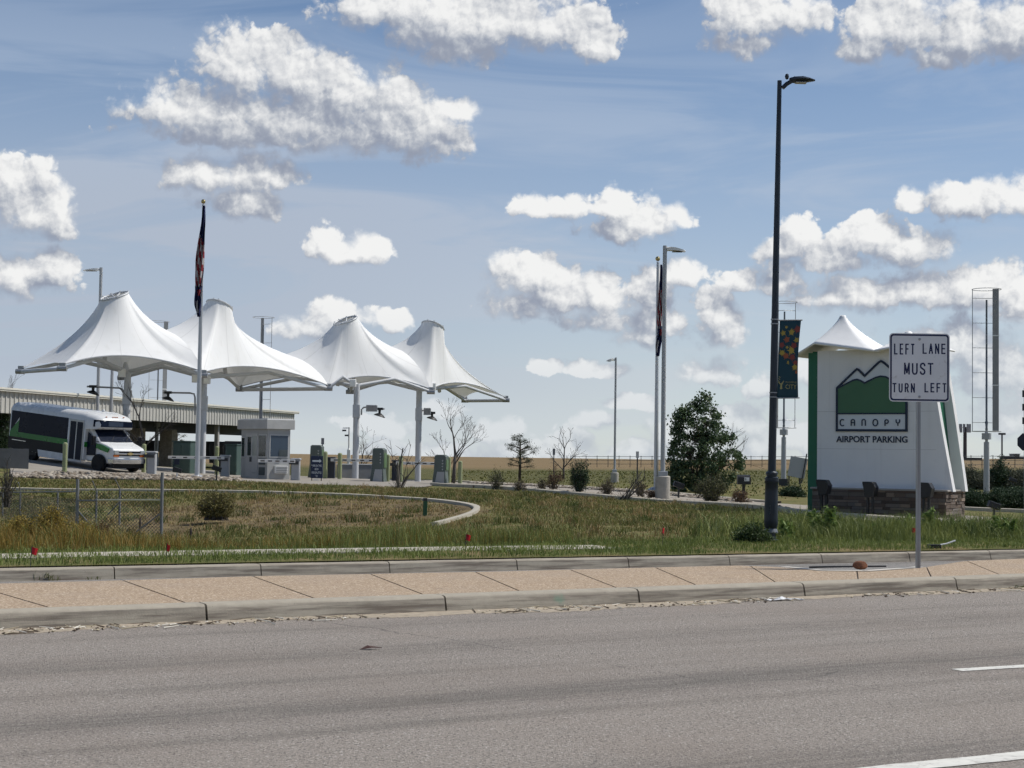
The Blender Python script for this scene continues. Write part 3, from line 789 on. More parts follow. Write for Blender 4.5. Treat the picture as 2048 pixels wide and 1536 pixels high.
def hang_fabric(bounds, rings, segs=22, power=0.80, hoop=0.06, iters=2500):
    """several cones whose fabric finds its own height between ring and edge, like a stretched membrane"""
    C_, n = len(bounds), len(bounds[0]); Z = np.zeros((C_, segs + 1, n)); XY = np.zeros((C_, segs + 1, n, 2)); rings_p = []
    t = np.linspace(0, 1, segs + 1) ** 1.25; q = np.zeros((C_, segs, n))
    for c in range(C_):
        rc, rn, rr = rings[c]; rn = rn.normalized(); rg = []
        for p in bounds[c]:
            v = p - rc; v.z = 0; v = v - rn * v.dot(rn); rg.append(rc + v.normalized() * rr)
        rings_p.append(rg); R0 = np.array([list(v) for v in rg]); B0 = np.array([list(v) for v in bounds[c]])
        XY[c] = R0[None, :, :2] + (B0 - R0)[None, :, :2] * t[:, None, None]; Z[c] = R0[None, :, 2] + (B0 - R0)[None, :, 2] * t[:, None]
        rad = np.linalg.norm(B0[:, :2] - R0[:, :2], axis=1)
        tm = (t[1:] + t[:-1]) / 2; q[c] = (rr + rad[None] * tm[:, None]) ** power / (t[1:] - t[:-1])[:, None]
    qh = hoop * q.mean() / 3
    for _ in range(iters):
        new = (q[:, :-1] * Z[:, :-2] + q[:, 1:] * Z[:, 2:] + qh * (np.roll(Z, 1, 2) + np.roll(Z, -1, 2))[:, 1:-1]) / (q[:, :-1] + q[:, 1:] + 2 * qh)
        Z[:, 1:-1] = new
    out = []
    for c in range(C_):
        vs = [Vector((XY[c, k, i, 0], XY[c, k, i, 1], Z[c, k, i])) for k in range(segs + 1) for i in range(n)]
        fs = [(k * n + i, k * n + (i + 1) % n, (k + 1) * n + (i + 1) % n, (k + 1) * n + i) for k in range(segs) for i in range(n)]
        out.append((vs, fs, rings_p[c]))
    return out
def bez(a, b_, mid, n):
    c_ = mid * 2 - (a + b_) * 0.5
    return [a * (1 - t) ** 2 + c_ * (2 * t * (1 - t)) + b_ * t ** 2 for t in [i / n for i in range(n)]]

def fabric_material():
    m_ = bpy.data.materials.new("white_membrane_fabric"); m_.use_nodes = True
    b = NB(m_.node_tree); b.n.clear()
    pos = b.node('ShaderNodeNewGeometry').outputs['Position']
    n_ = b.noise(pos, 0.8, 5, 0.6).outputs[0]; f2 = b.noise(b.vm('MULTIPLY', pos, (3, 3, 0.6)), 1.0, 4, 0.6).outputs[0]
    c = b.mix(n_, (0.83, 0.84, 0.84), (0.89, 0.89, 0.88)); c = b.mix(b.ss(f2, 0.5, 0.8, 0, 0.3), c, (0.62, 0.61, 0.57))
    sm = b.node('ShaderNodeAttribute'); sm.attribute_name = 'seam'; c = b.mix(b.ss(sm.outputs['Fac'], 0.90, 0.97, 0, 0.35), c, (0.50, 0.50, 0.49))
    d = b.node('ShaderNodeBsdfPrincipled'); b.l.new(c, d.inputs['Base Color']); d.inputs['Roughness'].default_value = 0.55; d.inputs['Specular IOR Level'].default_value = 0.3
    t = b.node('ShaderNodeBsdfTranslucent'); t.inputs[0].default_value = (0.72, 0.72, 0.68, 1)
    mx = b.node('ShaderNodeMixShader'); mx.inputs[0].default_value = 0.16
    b.l.new(d.outputs[0], mx.inputs[1]); b.l.new(t.outputs[0], mx.inputs[2])
    o = b.node('ShaderNodeOutputMaterial'); b.l.new(mx.outputs[0], o.inputs[0])
    return m_
M_fabric = fabric_material()
M_steelw = mat("white_painted_steel", (0.52, 0.535, 0.55), 0.5, 0, 0.05, 2, dirt=(0.40, 0.39, 0.37), dirt_amt=0.15)

def build_canopy():
    Fp = [(125, 730, 74), (407, 744, 77), (657, 771, 86.6), (862, 778, 89), (1012, 795, 97)]
    Bp = [(42, 736, 77.7), (245, 749, 81.4), (480, 773, 89.5), (700, 778, 92.5), (930, 796, 100.6)]
    Fv = [P(*a) for a in Fp]; Bv = [P(*a) for a in Bp]
    rings = [(P(229, 592, 78), Vector((-.24, -.30, .92)), .68), (P(439, 612, 80.6), Vector((.22, .34, .9)), .66),
             (P(691, 641, 89), Vector((-.30, -.30, .9)), .67), (P(866, 653, 91.4), Vector((.26, .34, .9)), .65)]
    cols = [TD(251, 79), TD(404, 81), TD(711, 87), TD(836, 90)]
    root = thing("tensile_canopy", "white tensile fabric canopy with four peaks on grey columns above the parking gates", "canopy", (cols[2].x, cols[2].y, 0))
    L = lambda p: p - root.location
    up = Vector((0, 0, 1))
    bounds = []
    for i in range(4):
        F0, F1, B0, B1 = Fv[i], Fv[i + 1], Bv[i], Bv[i + 1]; cen = (F0 + F1 + B0 + B1) / 4
        def free(a, b_, sag=0.62, inn=0.5):
            m_ = (a + b_) / 2; v = cen - m_; v.z = 0
            return m_ + up * sag + v.normalized() * inn
        mids = {0: P(345, 663, 79.2).z, 1: P(572, 711, 88).z, 2: P(785, 696, 91).z}
        def line(a, b_, n_, j):               # the valley joint between two cones rises between its two low corners
            return [a.lerp(b_, k / n_) + up * ((mids[j] - (a.z + b_.z) / 2) * math.sin(math.pi * k / n_) ** 0.8 if 0 < k < n_ else 0) for k in range(n_)]
        bounds.append(bez(F0, F1, free(F0, F1), 18) + (line(F1, B1, 14, i) if i < 3 else bez(F1, B1, free(F1, B1, 0.35, 0.5), 14)) + bez(B1, B0, free(B1, B0), 18) + (line(B0, F0, 14, i - 1) if i > 0 else bez(B0, F0, free(B0, F0, 0.2, 0.4), 14)))
    cells = hang_fabric(bounds, rings)
    for i in range(4):
        F0, F1, B0, B1 = Fv[i], Fv[i + 1], Bv[i], Bv[i + 1]; cen = (F0 + F1 + B0 + B1) / 4
        def free(a, b_, sag=0.62, inn=0.5):
            m_ = (a + b_) / 2; v = cen - m_; v.z = 0
            return m_ + up * sag + v.normalized() * inn
        bd = bounds[i]; vs, fs, ring = cells[i]
        mb = MB(); mb.add([L(v) for v in vs], fs)
        o = mb.build("membrane", M_fabric, root, smooth='all'); n_ = len(bd)
        at_ = o.data.attributes.new('seam', 'FLOAT', 'POINT'); at_.data.foreach_set('value', [1.0 if (j % n_) % 4 == 0 else 0.0 for j in range(len(o.data.vertices))])
        # rim at the peak, with its spokes
        mb = MB(); rg = [L(v) for v in ring]; q = []
        for v in rg:
            if not q or (v - q[-1]).length > 0.05: q.append(v)
        mb.path(q + [q[0]], 0.055, 6)
        rn = rings[i][1].normalized(); rc = L(rings[i][0])
        for k in range(0, len(q), max(1, len(q) // 8)):
            mb.tube(q[k], rc - rn * 0.1, 0.035, n=5)
            mb.tube(q[k] - rn * 0.02, q[k] + rn * 0.09, 0.04, n=5)
        mb.build("peak_ring", M_steelw, root, smooth=True)
        # edge rope
        mb = MB(); mb.path([L(v) for v in bd[:19]] + [L(F1)], 0.035, 5); mb.path([L(v) for v in bd[32:51]], 0.035, 5)
        mb.build("edge_rope", M_steelw, root, smooth=True)
        # column, mast and arms
        cb = cols[i]; top = Vector((cb.x, cb.y, (F0.z + F1.z + B0.z + B1.z) / 4 + 0.1))
        mb = MB(); mb.path([L(cb) - up * 0.3, L(top)], [0.172, 0.165], 16)
        for z in (0.45, 0.475, 0.56, 0.69, 0.71): mb.lathe([(0.176, -0.02), (0.176, 0.02)], 16, tuple(L(cb.lerp(top, z))))
        mb.box(-0.19, 0.19, -0.2, 0.2, -0.35, 0.35, Matrix.Translation(L(cb.lerp(top, 0.72))))
        mb.build("column", M_steelw, root, smooth=True)
        mb = MB(); mb.tube(L(Vector((cen.x, cen.y, F0.z + 0.1))), L(rings[i][0]) - rn * 0.3, 0.11, 0.08, 10); mb.build("mast", M_steelw, root, smooth=True)
        for c_ in (F0, F1, B0, B1):
            mb = MB(); a_ = top - up * 0.1; e = c_ - up * 0.16
            mb.path([L(a_), L(a_.lerp(e, .5)) + up * 0.55, L(e)], [0.105, 0.095, 0.085], 10); mb.build("arm", M_steelw, root, smooth=True)
    for k, (a_, b_) in enumerate(zip(Fv, Bv)):          # tubes joining each pair of corners
        if k in (0, 4, 2):
            mb = MB(); mb.tube(L(a_) - up * 0.18, L(b_) - up * 0.18, 0.10, 0.10, 10); mb.build("spar", M_steelw, root, smooth=True)
        for c_ in (a_, b_):
            mb = MB(); mb.tube(L(c_) - up * 0.17 - Vector((0.22, 0.07, 0)), L(c_) - up * 0.17 + Vector((0.22, -0.07, 0)), 0.125, 0.125, 12)
            mb.box(-0.14, 0.14, -0.04, 0.04, -0.05, 0.10, Matrix.Translation(L(c_)))
            mb.build("corner_fitting", M_galv, root, smooth=True)
    for (px, py, d) in ((244, 746, 78.5), (391, 757, 80.5), (706, 766, 86.5), (414, 760, 80.5), (866, 773, 89.5)):
        c_ = L(P(px, py, d)); mb = MB(); mb.cbox(-0.17, 0.17, -0.12, 0.12, -0.2, 0.2, 0.03); mb.v = [tuple(Vector(v) + c_) for v in mb.v]
        f_ = mb.build("floodlight", M_white, root)
        MB().box(-0.13, 0.13, -0.135, -0.121, -0.15, 0.15, Matrix.Translation(c_)).build("lens", mat("lamp_lens", (0.8, 0.8, 0.75), 0.15), f_)
    return cols
COLS = build_canopy()

# lane lamps and lane signs bracketed to the columns
def lane_arm(name, label, col, arm_px, lamp_px, d, board_px=None):
    root = thing(name, label, "lane lamp", (col.x, col.y, col.z), group="lane lamps on the canopy columns"); L = lambda p: p - root.location
    a = [L(P(x, y, d)) for x, y in arm_px]
    MB().path(a, 0.045, 8).build("bracket_arm", M_galv, root, smooth=True)
    c = L(P(lamp_px[0], lamp_px[1], d)); tp = a[-1]
    mb = MB(); mb.tube(c + Vector((0, 0, 0.1)), Vector((c.x, c.y, tp.z + 0.05)), 0.06, 0.09, 8); mb.box(-0.18, 0.18, -0.09, 0.09, -0.06, 0.07, Matrix.Translation((c.x, c.y, tp.z)))
    mb.build("hanger", M_black, root)
    mb = MB(); mb.loft = None
    mb.lathe([(0.30, -0.03), (0.32, 0.0), (0.22, 0.08), (0.06, 0.16)], 14); mb.v = [tuple(Matrix.Rotation(R(16), 3, 'Y') @ Vector(v) + c) for v in mb.v]
    mb.build("lamp_head", M_black, root, smooth=True)
    if board_px:
        x0, y0, x1, y1 = board_px; p0, p1 = L(P(x0, y1, d - .1)), L(P(x1, y0, d - .1))
        bd = MB().cbox(p0.x, p1.x, p0.y - 0.07, p0.y + 0.07, p0.z, p1.z, 0.03).build("sign_board", M_galv, root)
        MB().box(p0.x + 0.05, p1.x - 0.05, p0.y - 0.078, p0.y - 0.071, p0.z + 0.05, p1.z - 0.05).build("board_face", mat("faded_sign_face", (0.30, 0.29, 0.28), 0.5), bd)
        w = (p1.x - p0.x)
        text("lettering", "LANE\nOPEN", w * 0.62, (p1.z - p0.z) * 0.55, mat("faded_red_letters", (0.33, 0.2, 0.17), 0.6), bd, ((p0.x + p1.x) / 2, p0.y - 0.08, (p0.z + p1.z) / 2), 0.003) if False else None
lane_arm("lane_lamp", "black lamp on a long bracket arm reaching over the shuttle bus roof", COLS[0], [(247, 820), (247, 784), (244, 778), (238, 776), (174, 773)], (186, 787), 79)
lane_arm("lane_lamp", "black lamp on a bracket arm reaching from the column behind the flagpole", COLS[1], [(390, 830), (390, 795), (388, 788), (380, 786), (326, 785)], (336, 799), 81)
lane_arm("lane_lamp", "black lamp beyond the wider grey signboard on a column bracket", COLS[2], [(723, 830), (723, 819), (727, 815), (734, 814), (769, 818)], (759, 832), 87, (732, 810, 755, 823))
lane_arm("lane_lamp", "black lamp beyond the smaller grey signboard on the farthest column", COLS[3], [(842, 850), (842, 824), (845, 821), (850, 821), (870, 826)], (864, 838), 90, (847, 816, 862, 830))

def loft(mb, rings, cap=True):
    n = len(rings[0]); vs = [p for r_ in rings for p in r_]; fs = []
    for i in range(len(rings) - 1):
        for k in range(n): fs.append((i * n + k, i * n + (k + 1) % n, (i + 1) * n + (k + 1) % n, (i + 1) * n + k))
    if cap: fs += [tuple(range(n - 1, -1, -1)), tuple(range((len(rings) - 1) * n, len(rings) * n))]
    return mb.add(vs, fs)

# ------------------------------------------------------------------ shuttle bus
def build_bus():
    p = TD(231, 74)
    root = thing("shuttle_bus", "white shuttle bus with dark windows and a green stripe, nose down on the gate lane", "bus", p)
    root.rotation_euler = (0, R(5.2), R(-37)); root.scale = (1.07, 0.99, 0.94)
    OX = -6.25                       # local x = 0 at the front axle
    wp = mat("bus_white_paint", (0.62, 0.63, 0.635), 0.28, 0, 0.03, 2, spec=0.5, dirt=(0.5, 0.48, 0.44), dirt_amt=0.1)
    win = mat("bus_tinted_glass", (0.006, 0.011, 0.026), 0.3, 0, 0.05, 1, spec=0.12)
    grn = mat("bus_green_film", (0.02, 0.17, 0.03), 0.3, 0, 0.04, 2)
    blk = mat("bus_black_film", (0.008, 0.009, 0.012), 0.4, 0, 0.1, 2, spec=0.2)
    chrome = mat("chrome", (0.62, 0.63, 0.64), 0.18, 0.9, 0.05, 3)
    tyre = mat("tyre_rubber", (0.012, 0.012, 0.012), 0.85, 0, 0.1, 6)
    amber = mat("amber_lens", (0.45, 0.12, 0.02), 0.2)
    clear = mat("headlight_glass", (0.35, 0.38, 0.40), 0.08, 0.3, 0.1, 5)
    def sec(x, w, zb, zt, r_): return [(x + OX, -w, zb), (x + OX, -w, zt - r_), (x + OX, -w + r_ * 0.3, zt - r_ * 0.42), (x + OX, -w + r_, zt - r_ * .08), (x + OX, 0, zt), (x + OX, w - r_, zt - r_ * .08), (x + OX, w - r_ * 0.3, zt - r_ * 0.42), (x + OX, w, zt - r_), (x + OX, w, zb)]
    mb = MB(); loft(mb, [sec(0, 1.12, .5, 2.80, .3), sec(.12, 1.16, .48, 2.86, .3), sec(5.0, 1.16, .48, 2.84, .3), sec(5.35, 1.14, .48, 2.80, .3)])
    body = mb.build("body", wp, root, smooth=True)
    # over-cab cap with its display
    mb = MB(); loft(mb, [sec(5.34, 1.13, 2.0, 2.79, .28), sec(5.75, 1.08, 2.02, 2.74, .3), sec(6.0, 1.0, 2.08, 2.60, .26), sec(6.08, 0.92, 2.16, 2.48, .2)])
    cap = mb.build("roof_cap", wp, root, smooth=True)
    mb = MB(); mb.add([(5.78 + OX, -1.095, 2.16), (6.11 + OX, -0.9, 2.17), (6.11 + OX, 0.9, 2.17), (6.11 + OX, 0.9, 2.46), (6.07 + OX, -0.9, 2.50), (5.8 + OX, -1.095, 2.50)], [(1, 2, 3, 4), (0, 1, 4, 5)])
    ds = mb.build("display", win, root)
    MB().add([(6.116 + OX, -0.5, 2.2), (6.116 + OX, 0.35, 2.2), (6.108 + OX, 0.35, 2.43), (6.108 + OX, -0.5, 2.43)], [(0, 1, 2, 3)]).build("display_panel", mat("unlit_display", (0.03, 0.045, 0.075), 0.3), ds)
    for y in (-0.12, 0, 0.12, 0.5, -0.5):
        MB().sphere((5.93 + OX, y, 2.66), 0.035, 8, (1, 1.4, .7)).build("marker_lamp", amber, root)
    # cab and bonnet
    prof = [(5.3, .52), (5.3, 2.05), (5.55, 2.04), (6.22, 1.44), (6.55, 1.36), (6.95, 1.24), (7.06, 1.1), (7.08, .62), (6.95, .45), (5.4, .45)]
    mb = MB(); mb.prism([(x + OX, z) for x, z in prof], -1, 1)
    mb.v = [(x, y * (1.0 if x - OX < 6.2 else 1.0 - (x - OX - 6.2) * 0.10) * (1 - max(0, z - 1.2) * 0.10), z) for x, y, z in mb.v]
    mb.build("cab", wp, root, smooth=True, bevel=0.05)
    mb = MB(); mb.add([(5.60 + OX, -0.84, 2.0), (6.20 + OX, -0.93, 1.475), (6.23 + OX, 0, 1.485), (6.20 + OX, 0.93, 1.475), (5.60 + OX, 0.84, 2.0), (5.63 + OX, 0, 2.01)], [(0, 1, 2, 5), (5, 2, 3, 4)])
    mb.build("windscreen", win, root, smooth=True)
    for y, z0 in ((-0.35, 1.50), (0.5, 1.5)): MB().tube((6.24 + OX, y, z0), (5.98 + OX, y + 0.35, z0 + 0.24), 0.012, n=4).build("wiper", blk, root)
    mb = MB(); mb.prism([(5.42 + OX, .72), (5.42 + OX, 1.86), (5.58 + OX, 1.78), (5.98 + OX, 1.36), (5.98 + OX, .78)], -1.035, -1.006); mb.build("cab_door_window", win, root)
    mb = MB(); mb.prism([(5.99 + OX, 1.13), (5.99 + OX, 1.36), (6.3 + OX, 1.34), (6.85 + OX, 1.2), (6.75 + OX, 1.0)], -1.012, -0.97); mb.build("bonnet_stripe", grn, root)
    MB().prism([(5.37 + OX, 1.12), (5.37 + OX, 1.36), (5.42 + OX, 1.36), (5.42 + OX, 1.12)], -1.175, -1.0).build("stripe", grn, root)
    # nose
    g_ = MB().box(7.075 + OX, 7.095 + OX, -0.62, 0.62, 0.88, 1.10).build("grille", blk, root)
    MB().box(7.09 + OX, 7.125 + OX, -0.88, 0.88, 0.945, 1.01).build("grille_bar", chrome, g_, bevel=0.01)
    e_ = MB(); pl = [(-.15, -.03), (-.05, -.03), (-.06, -.065), (.06, -.065), (.07, -.03), (.16, -.03), (.15, .03), (.06, .03), (.06, .065), (-.06, .065), (-.06, .03), (-.16, .03)]
    e_.prism([(x, z) for x, z in pl], -0.02, 0.02); e_.v = [(7.135 + OX + y, x, z + 0.985) for x, y, z in e_.v]; e_.build("emblem", mat("gold_emblem", (0.62, 0.5, 0.25), 0.3, 0.6), g_)
    for s in (-1, 1):
        MB().box(7.04 + OX, 7.10 + OX, min(s * .63, s * .90), max(s * .63, s * .90), 1.0, 1.14).build("headlight", clear, root, bevel=0.02)
        MB().box(7.04 + OX, 7.105 + OX, min(s * .60, s * .91), max(s * .60, s * .91), 0.83, 0.93).build("indicator", amber, root, bevel=0.015)
        mb = MB(); mb.tube((6.1 + OX, s * 0.95, 1.45), (6.18 + OX, s * 1.28, 1.5), 0.02, n=6); mb.cbox(6.14 + OX, 6.24 + OX, s * 1.34 - .11, s * 1.34 + .11, 1.3, 1.75, 0.03); mb.build("mirror", blk, root)
    mb = MB(); mb.prism_z([(6.8 + OX, -1.0), (7.12 + OX, -0.95), (7.22 + OX, -0.6), (7.24 + OX, 0), (7.22 + OX, .6), (7.12 + OX, .95), (6.8 + OX, 1.0)], 0.50, 0.74); mb.build("bumper", chrome, root, bevel=0.03)
    MB().box(6.6 + OX, 7.1 + OX, -0.9, 0.9, 0.28, 0.5).build("valance", blk, root)
    # side graphics, windows and doors
    y0, y1 = -1.172, -1.161
    MB().prism([(.14 + OX, 1.36), (.14 + OX, 2.42), (4.18 + OX, 2.42), (4.18 + OX, 1.36)], y0, y1).build("side_windows", win, root)
    MB().prism([(.10 + OX, 1.10), (.10 + OX, 1.36), (4.22 + OX, 1.36), (4.22 + OX, 1.10)], y0, y1).build("stripe", grn, root)
    MB().prism([(.10 + OX, 1.36), (.72 + OX, 1.98), (.70 + OX, 1.36)], y0 - .004, y0 - .0005).build("stripe", grn, root)
    MB().prism([(.45 + OX, 1.74), (.72 + OX, 2.10), (.72 + OX, 1.98)], y0 - .004, y0 - .0005).build("stripe_tip", wp, root)
    MB().prism([(.02 + OX, .485), (.02 + OX, 1.10), (4.22 + OX, 1.10), (4.22 + OX, .485)], y0, y1).build("lower_panel", blk, root)
    MB().prism([(.3 + OX, .93), (.3 + OX, .96), (1.3 + OX, .96), (1.3 + OX, .93)], y0 - .01, y0 - .0005).build("trim_strip", chrome, root)
    MB().prism([(2.3 + OX, .30), (2.2 + OX, .64), (4.22 + OX, .64), (4.22 + OX, .30)], -1.18, -1.0).build("skirt", wp, root)
    d_ = MB().prism([(4.3 + OX, .34), (4.3 + OX, 2.40), (5.26 + OX, 2.40), (5.26 + OX, .34)], -1.176, -1.158).build("passenger_door", mat("door_aluminium", (0.42, 0.43, 0.44), 0.4, 0.4), root)
    for a_, b_ in ((4.36, 4.74), (4.82, 5.2)):
        MB().prism([(a_ + OX, .44), (a_ + OX, 2.30), (b_ + OX, 2.30), (b_ + OX, .44)], -1.182, -1.1765).build("door_glass", win, d_)
    for x in (0.0, 6.25):
        for s in (-1, 1):
            yy = s * (0.98 if x else 0.95); xx = (1.62 + OX) if x == 0 else 0.0
            mb = MB(); mb.lathe([(0.2, -.13), (0.37, -.13), (0.40, -.08), (0.40, .08), (0.37, .13), (0.2, .13)], 22); M_ = Matrix.Translation((xx, yy, .40)) @ Matrix.Rotation(R(90), 4, 'X')
            mb.v = [tuple(M_ @ Vector(v)) for v in mb.v]; w_ = mb.build("wheel", tyre, root, smooth=True)
            mb = MB(); mb.lathe([(0.21, -.10), (0.21, .10), (0.08, .12)], 16); mb.v = [tuple(M_ @ Vector(v)) for v in mb.v]; mb.build("rim", M_galv, w_)
            if s < 0:
                mb = MB(); mb.prism([(xx + 0.47 * math.cos(t), .40 + 0.47 * math.sin(t)) for t in [math.pi * k / 12 for k in range(13)]] + [(xx - .47, .3), (xx + .47, .3)], yy - .2 if x == 0 else yy - 0.045, yy - .1 if x == 0 else yy); mb.build("wheel_arch", blk, root)
    MB().sphere((4.9 + OX, .2, 2.87), 0.08, 10, (1, 1, 1.2)).build("roof_beacon", wp, root)
build_bus()

# ------------------------------------------------------------------ long metal shelter behind
def build_shelter():
    A = P(-60, 768, 80); B = P(588, 826, 121)           # roof edge towards the camera
    A.z = max(A.z, B.z) ; top = 0.5 * (P(20, 776, 82).z + P(586, 825, 121).z)
    A.z = B.z = top
    d = (B - A); d.z = 0; Lg = d.length; d.normalize(); back = Vector((-d.y, d.x, 0)) * 11
    root = thing("parking_shelter", "long pale metal shelter with ribbed fascia standing behind the shuttle bus", "shelter", (A.x, A.y, 0), math.atan2(d.y, d.x))
    beige = mat("beige_ribbed_metal", (0.47, 0.46, 0.425), 0.55, 0.1, 0.08, 1); trim = mat("cream_trim", (0.66, 0.64, 0.56), 0.5, 0, 0.05, 2)
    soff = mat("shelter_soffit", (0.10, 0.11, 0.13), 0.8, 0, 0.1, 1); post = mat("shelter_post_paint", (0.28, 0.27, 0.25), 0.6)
    stone = mat("shelter_stone", (0.24, 0.21, 0.17), 0.9, 0, 0.35, 6, 0.5, 20)
    fz0 = top - 1.25; mb = MB()
    # ribbed fascia: folded sheet
    xs = []; x = 0; pitch = 0.42
    prof = []
    while x < Lg: prof += [(x, 0), (x + .22, 0), (x + .25, -.05), (x + .34, -.05), (x + .37, 0)]; x += pitch
    n = len(prof); vs = [(a_, b_, fz0) for a_, b_ in prof] + [(a_, b_, top - .12) for a_, b_ in prof]
    mb.add(vs, [(i, i + 1, n + i + 1, n + i) for i in range(n - 1)])
    mb.box(0, Lg, .02, .1, fz0, top - .13)
    mb.build("fascia", beige, root)
    mb = MB().box(Lg, Lg + 0.06, -0.02, 9.5, fz0, top - .13); mb.build("end_fascia", beige, root)
    MB().box(-.1, Lg + .5, -.22, 11, top - .12, top + .02).build("roof", trim, root)
    MB().box(-.1, Lg + .5, -.26, -.221, top - .03, top + .07).build("gutter", trim, root)
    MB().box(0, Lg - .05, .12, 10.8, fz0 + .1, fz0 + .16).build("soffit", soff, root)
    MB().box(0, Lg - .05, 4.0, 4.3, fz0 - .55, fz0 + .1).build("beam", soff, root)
    for px, d2, st in ((155, 92, 0), (283, 102, 1), (378, 106, 1), (428, 109, 0), (60, 84, 0), (578, 120, 2)):
        q = TD(px, d2); lx = (q - A).dot(d)
        if st == 0: MB().box(lx - .13, lx + .13, .3, .56, q.z - .2, fz0 + .1).build("post", post, root)
        elif st == 1:
            mb = MB(); mb.box(lx - .45, lx + .45, 2.0, 2.9, q.z - .2, fz0 - .4); mb.v = [(lx + (v[0] - lx) * (1.0 if v[2] < q.z + 1 else 0.75), v[1], v[2]) for v in mb.v]; mb.build("stone_pier", stone, root)
        else:
            MB().box(lx - .2, lx + .15, .05, .35, q.z + 1.3, fz0).build("post", beige, root); MB().box(lx - .3, lx + .25, 0, .5, q.z - .3, q.z + 1.3).build("stone_pier", stone, root)
    return root
build_shelter()
wallm = mat("pale_block_wall", (0.50, 0.47, 0.41), 0.9, 0, 0.1, 2)
def low_wall(label, pa, pb, h, th, m_, cap=True):
    dd = (pb - pa); L_ = math.hypot(dd.x, dd.y); root = thing("low_wall", label, "wall", (pa.x, pa.y, min(pa.z, pb.z) - 0.3), math.atan2(dd.y, dd.x))
    MB().box(0, L_, 0, th, 0, h + 0.3).build("wall_face", m_, root)
    if cap: MB().box(-.03, L_ + .03, -.03, th + .03, h + .3, h + .36).build("coping", M_white, root)
low_wall("plain grey low wall with a pale coping behind the parking ticket machines", TD(676, 96), TD(752, 97), 0.86, 0.2, mat("grey_wall_render", (0.25, 0.25, 0.255), 0.9))
low_wall("dark concrete retaining wall beside the rear wheel of the shuttle bus", TD(-60, 69), TD(57, 70), 0.92, 0.25, mat("dark_concrete", (0.10, 0.105, 0.11), 0.9, 0, 0.2, 2), False)
low_wall("white low wall beyond the gates under the shelter roof", TD(285, 112), TD(352, 114), 0.62, 0.2, M_white, False)
sf = thing("screen_fence", "dark solid screen fence along the far side of the shelter", "fence", TD(280, 118), 0.25)
for k in range(7): MB().box(k * 1.1, k * 1.1 + 1.06, 0, 0.06, 0.9 if k < 2 else 0.5, 1.75).build("screen_panel", M_black, sf); MB().box(k * 1.1 - .04, k * 1.1 + .04, 0.061, 0.14, -0.2, 1.75).build("fence_post", M_black, sf)
def dark_van(label, px, d, sx, h):
    q = TD(px, d); r_ = thing("parked_van", label, "van", q, R(8), "dark vans under the shelter")
    mb = MB(); mb.prism([(0, .35), (0, h), (.05, h + .08), (sx - .9, h + .08), (sx - .55, h * .62), (sx, h * .52), (sx, .35)], 0, 1.9); mb.build("body", mat("dark_van_paint", (0.012, 0.015, 0.022), 0.35), r_, bevel=0.05)
    MB().prism([(.3, h * .6), (.3, h * .88), (sx - 1.05, h * .88), (sx - .8, h * .6)], -.012, -.001).build("window", M_glass, r_)
    for x in (.6, sx - .6):
        mb = MB(); mb.lathe([(.1, -.1), (.33, -.1), (.33, .1), (.1, .1)], 14); M_ = Matrix.Translation((x, .08, .33)) @ Matrix.Rotation(R(90), 4, 'X'); mb.v = [tuple(M_ @ Vector(v)) for v in mb.v]; mb.build("wheel", M_black, r_)
dark_van("dark van in the shelter's shade, its roof stepping up beside a post", 418, 112, 2.5, 1.75)
dark_van("dark taller van half hidden behind the gate booth", 447, 110, 3.2, 1.85)

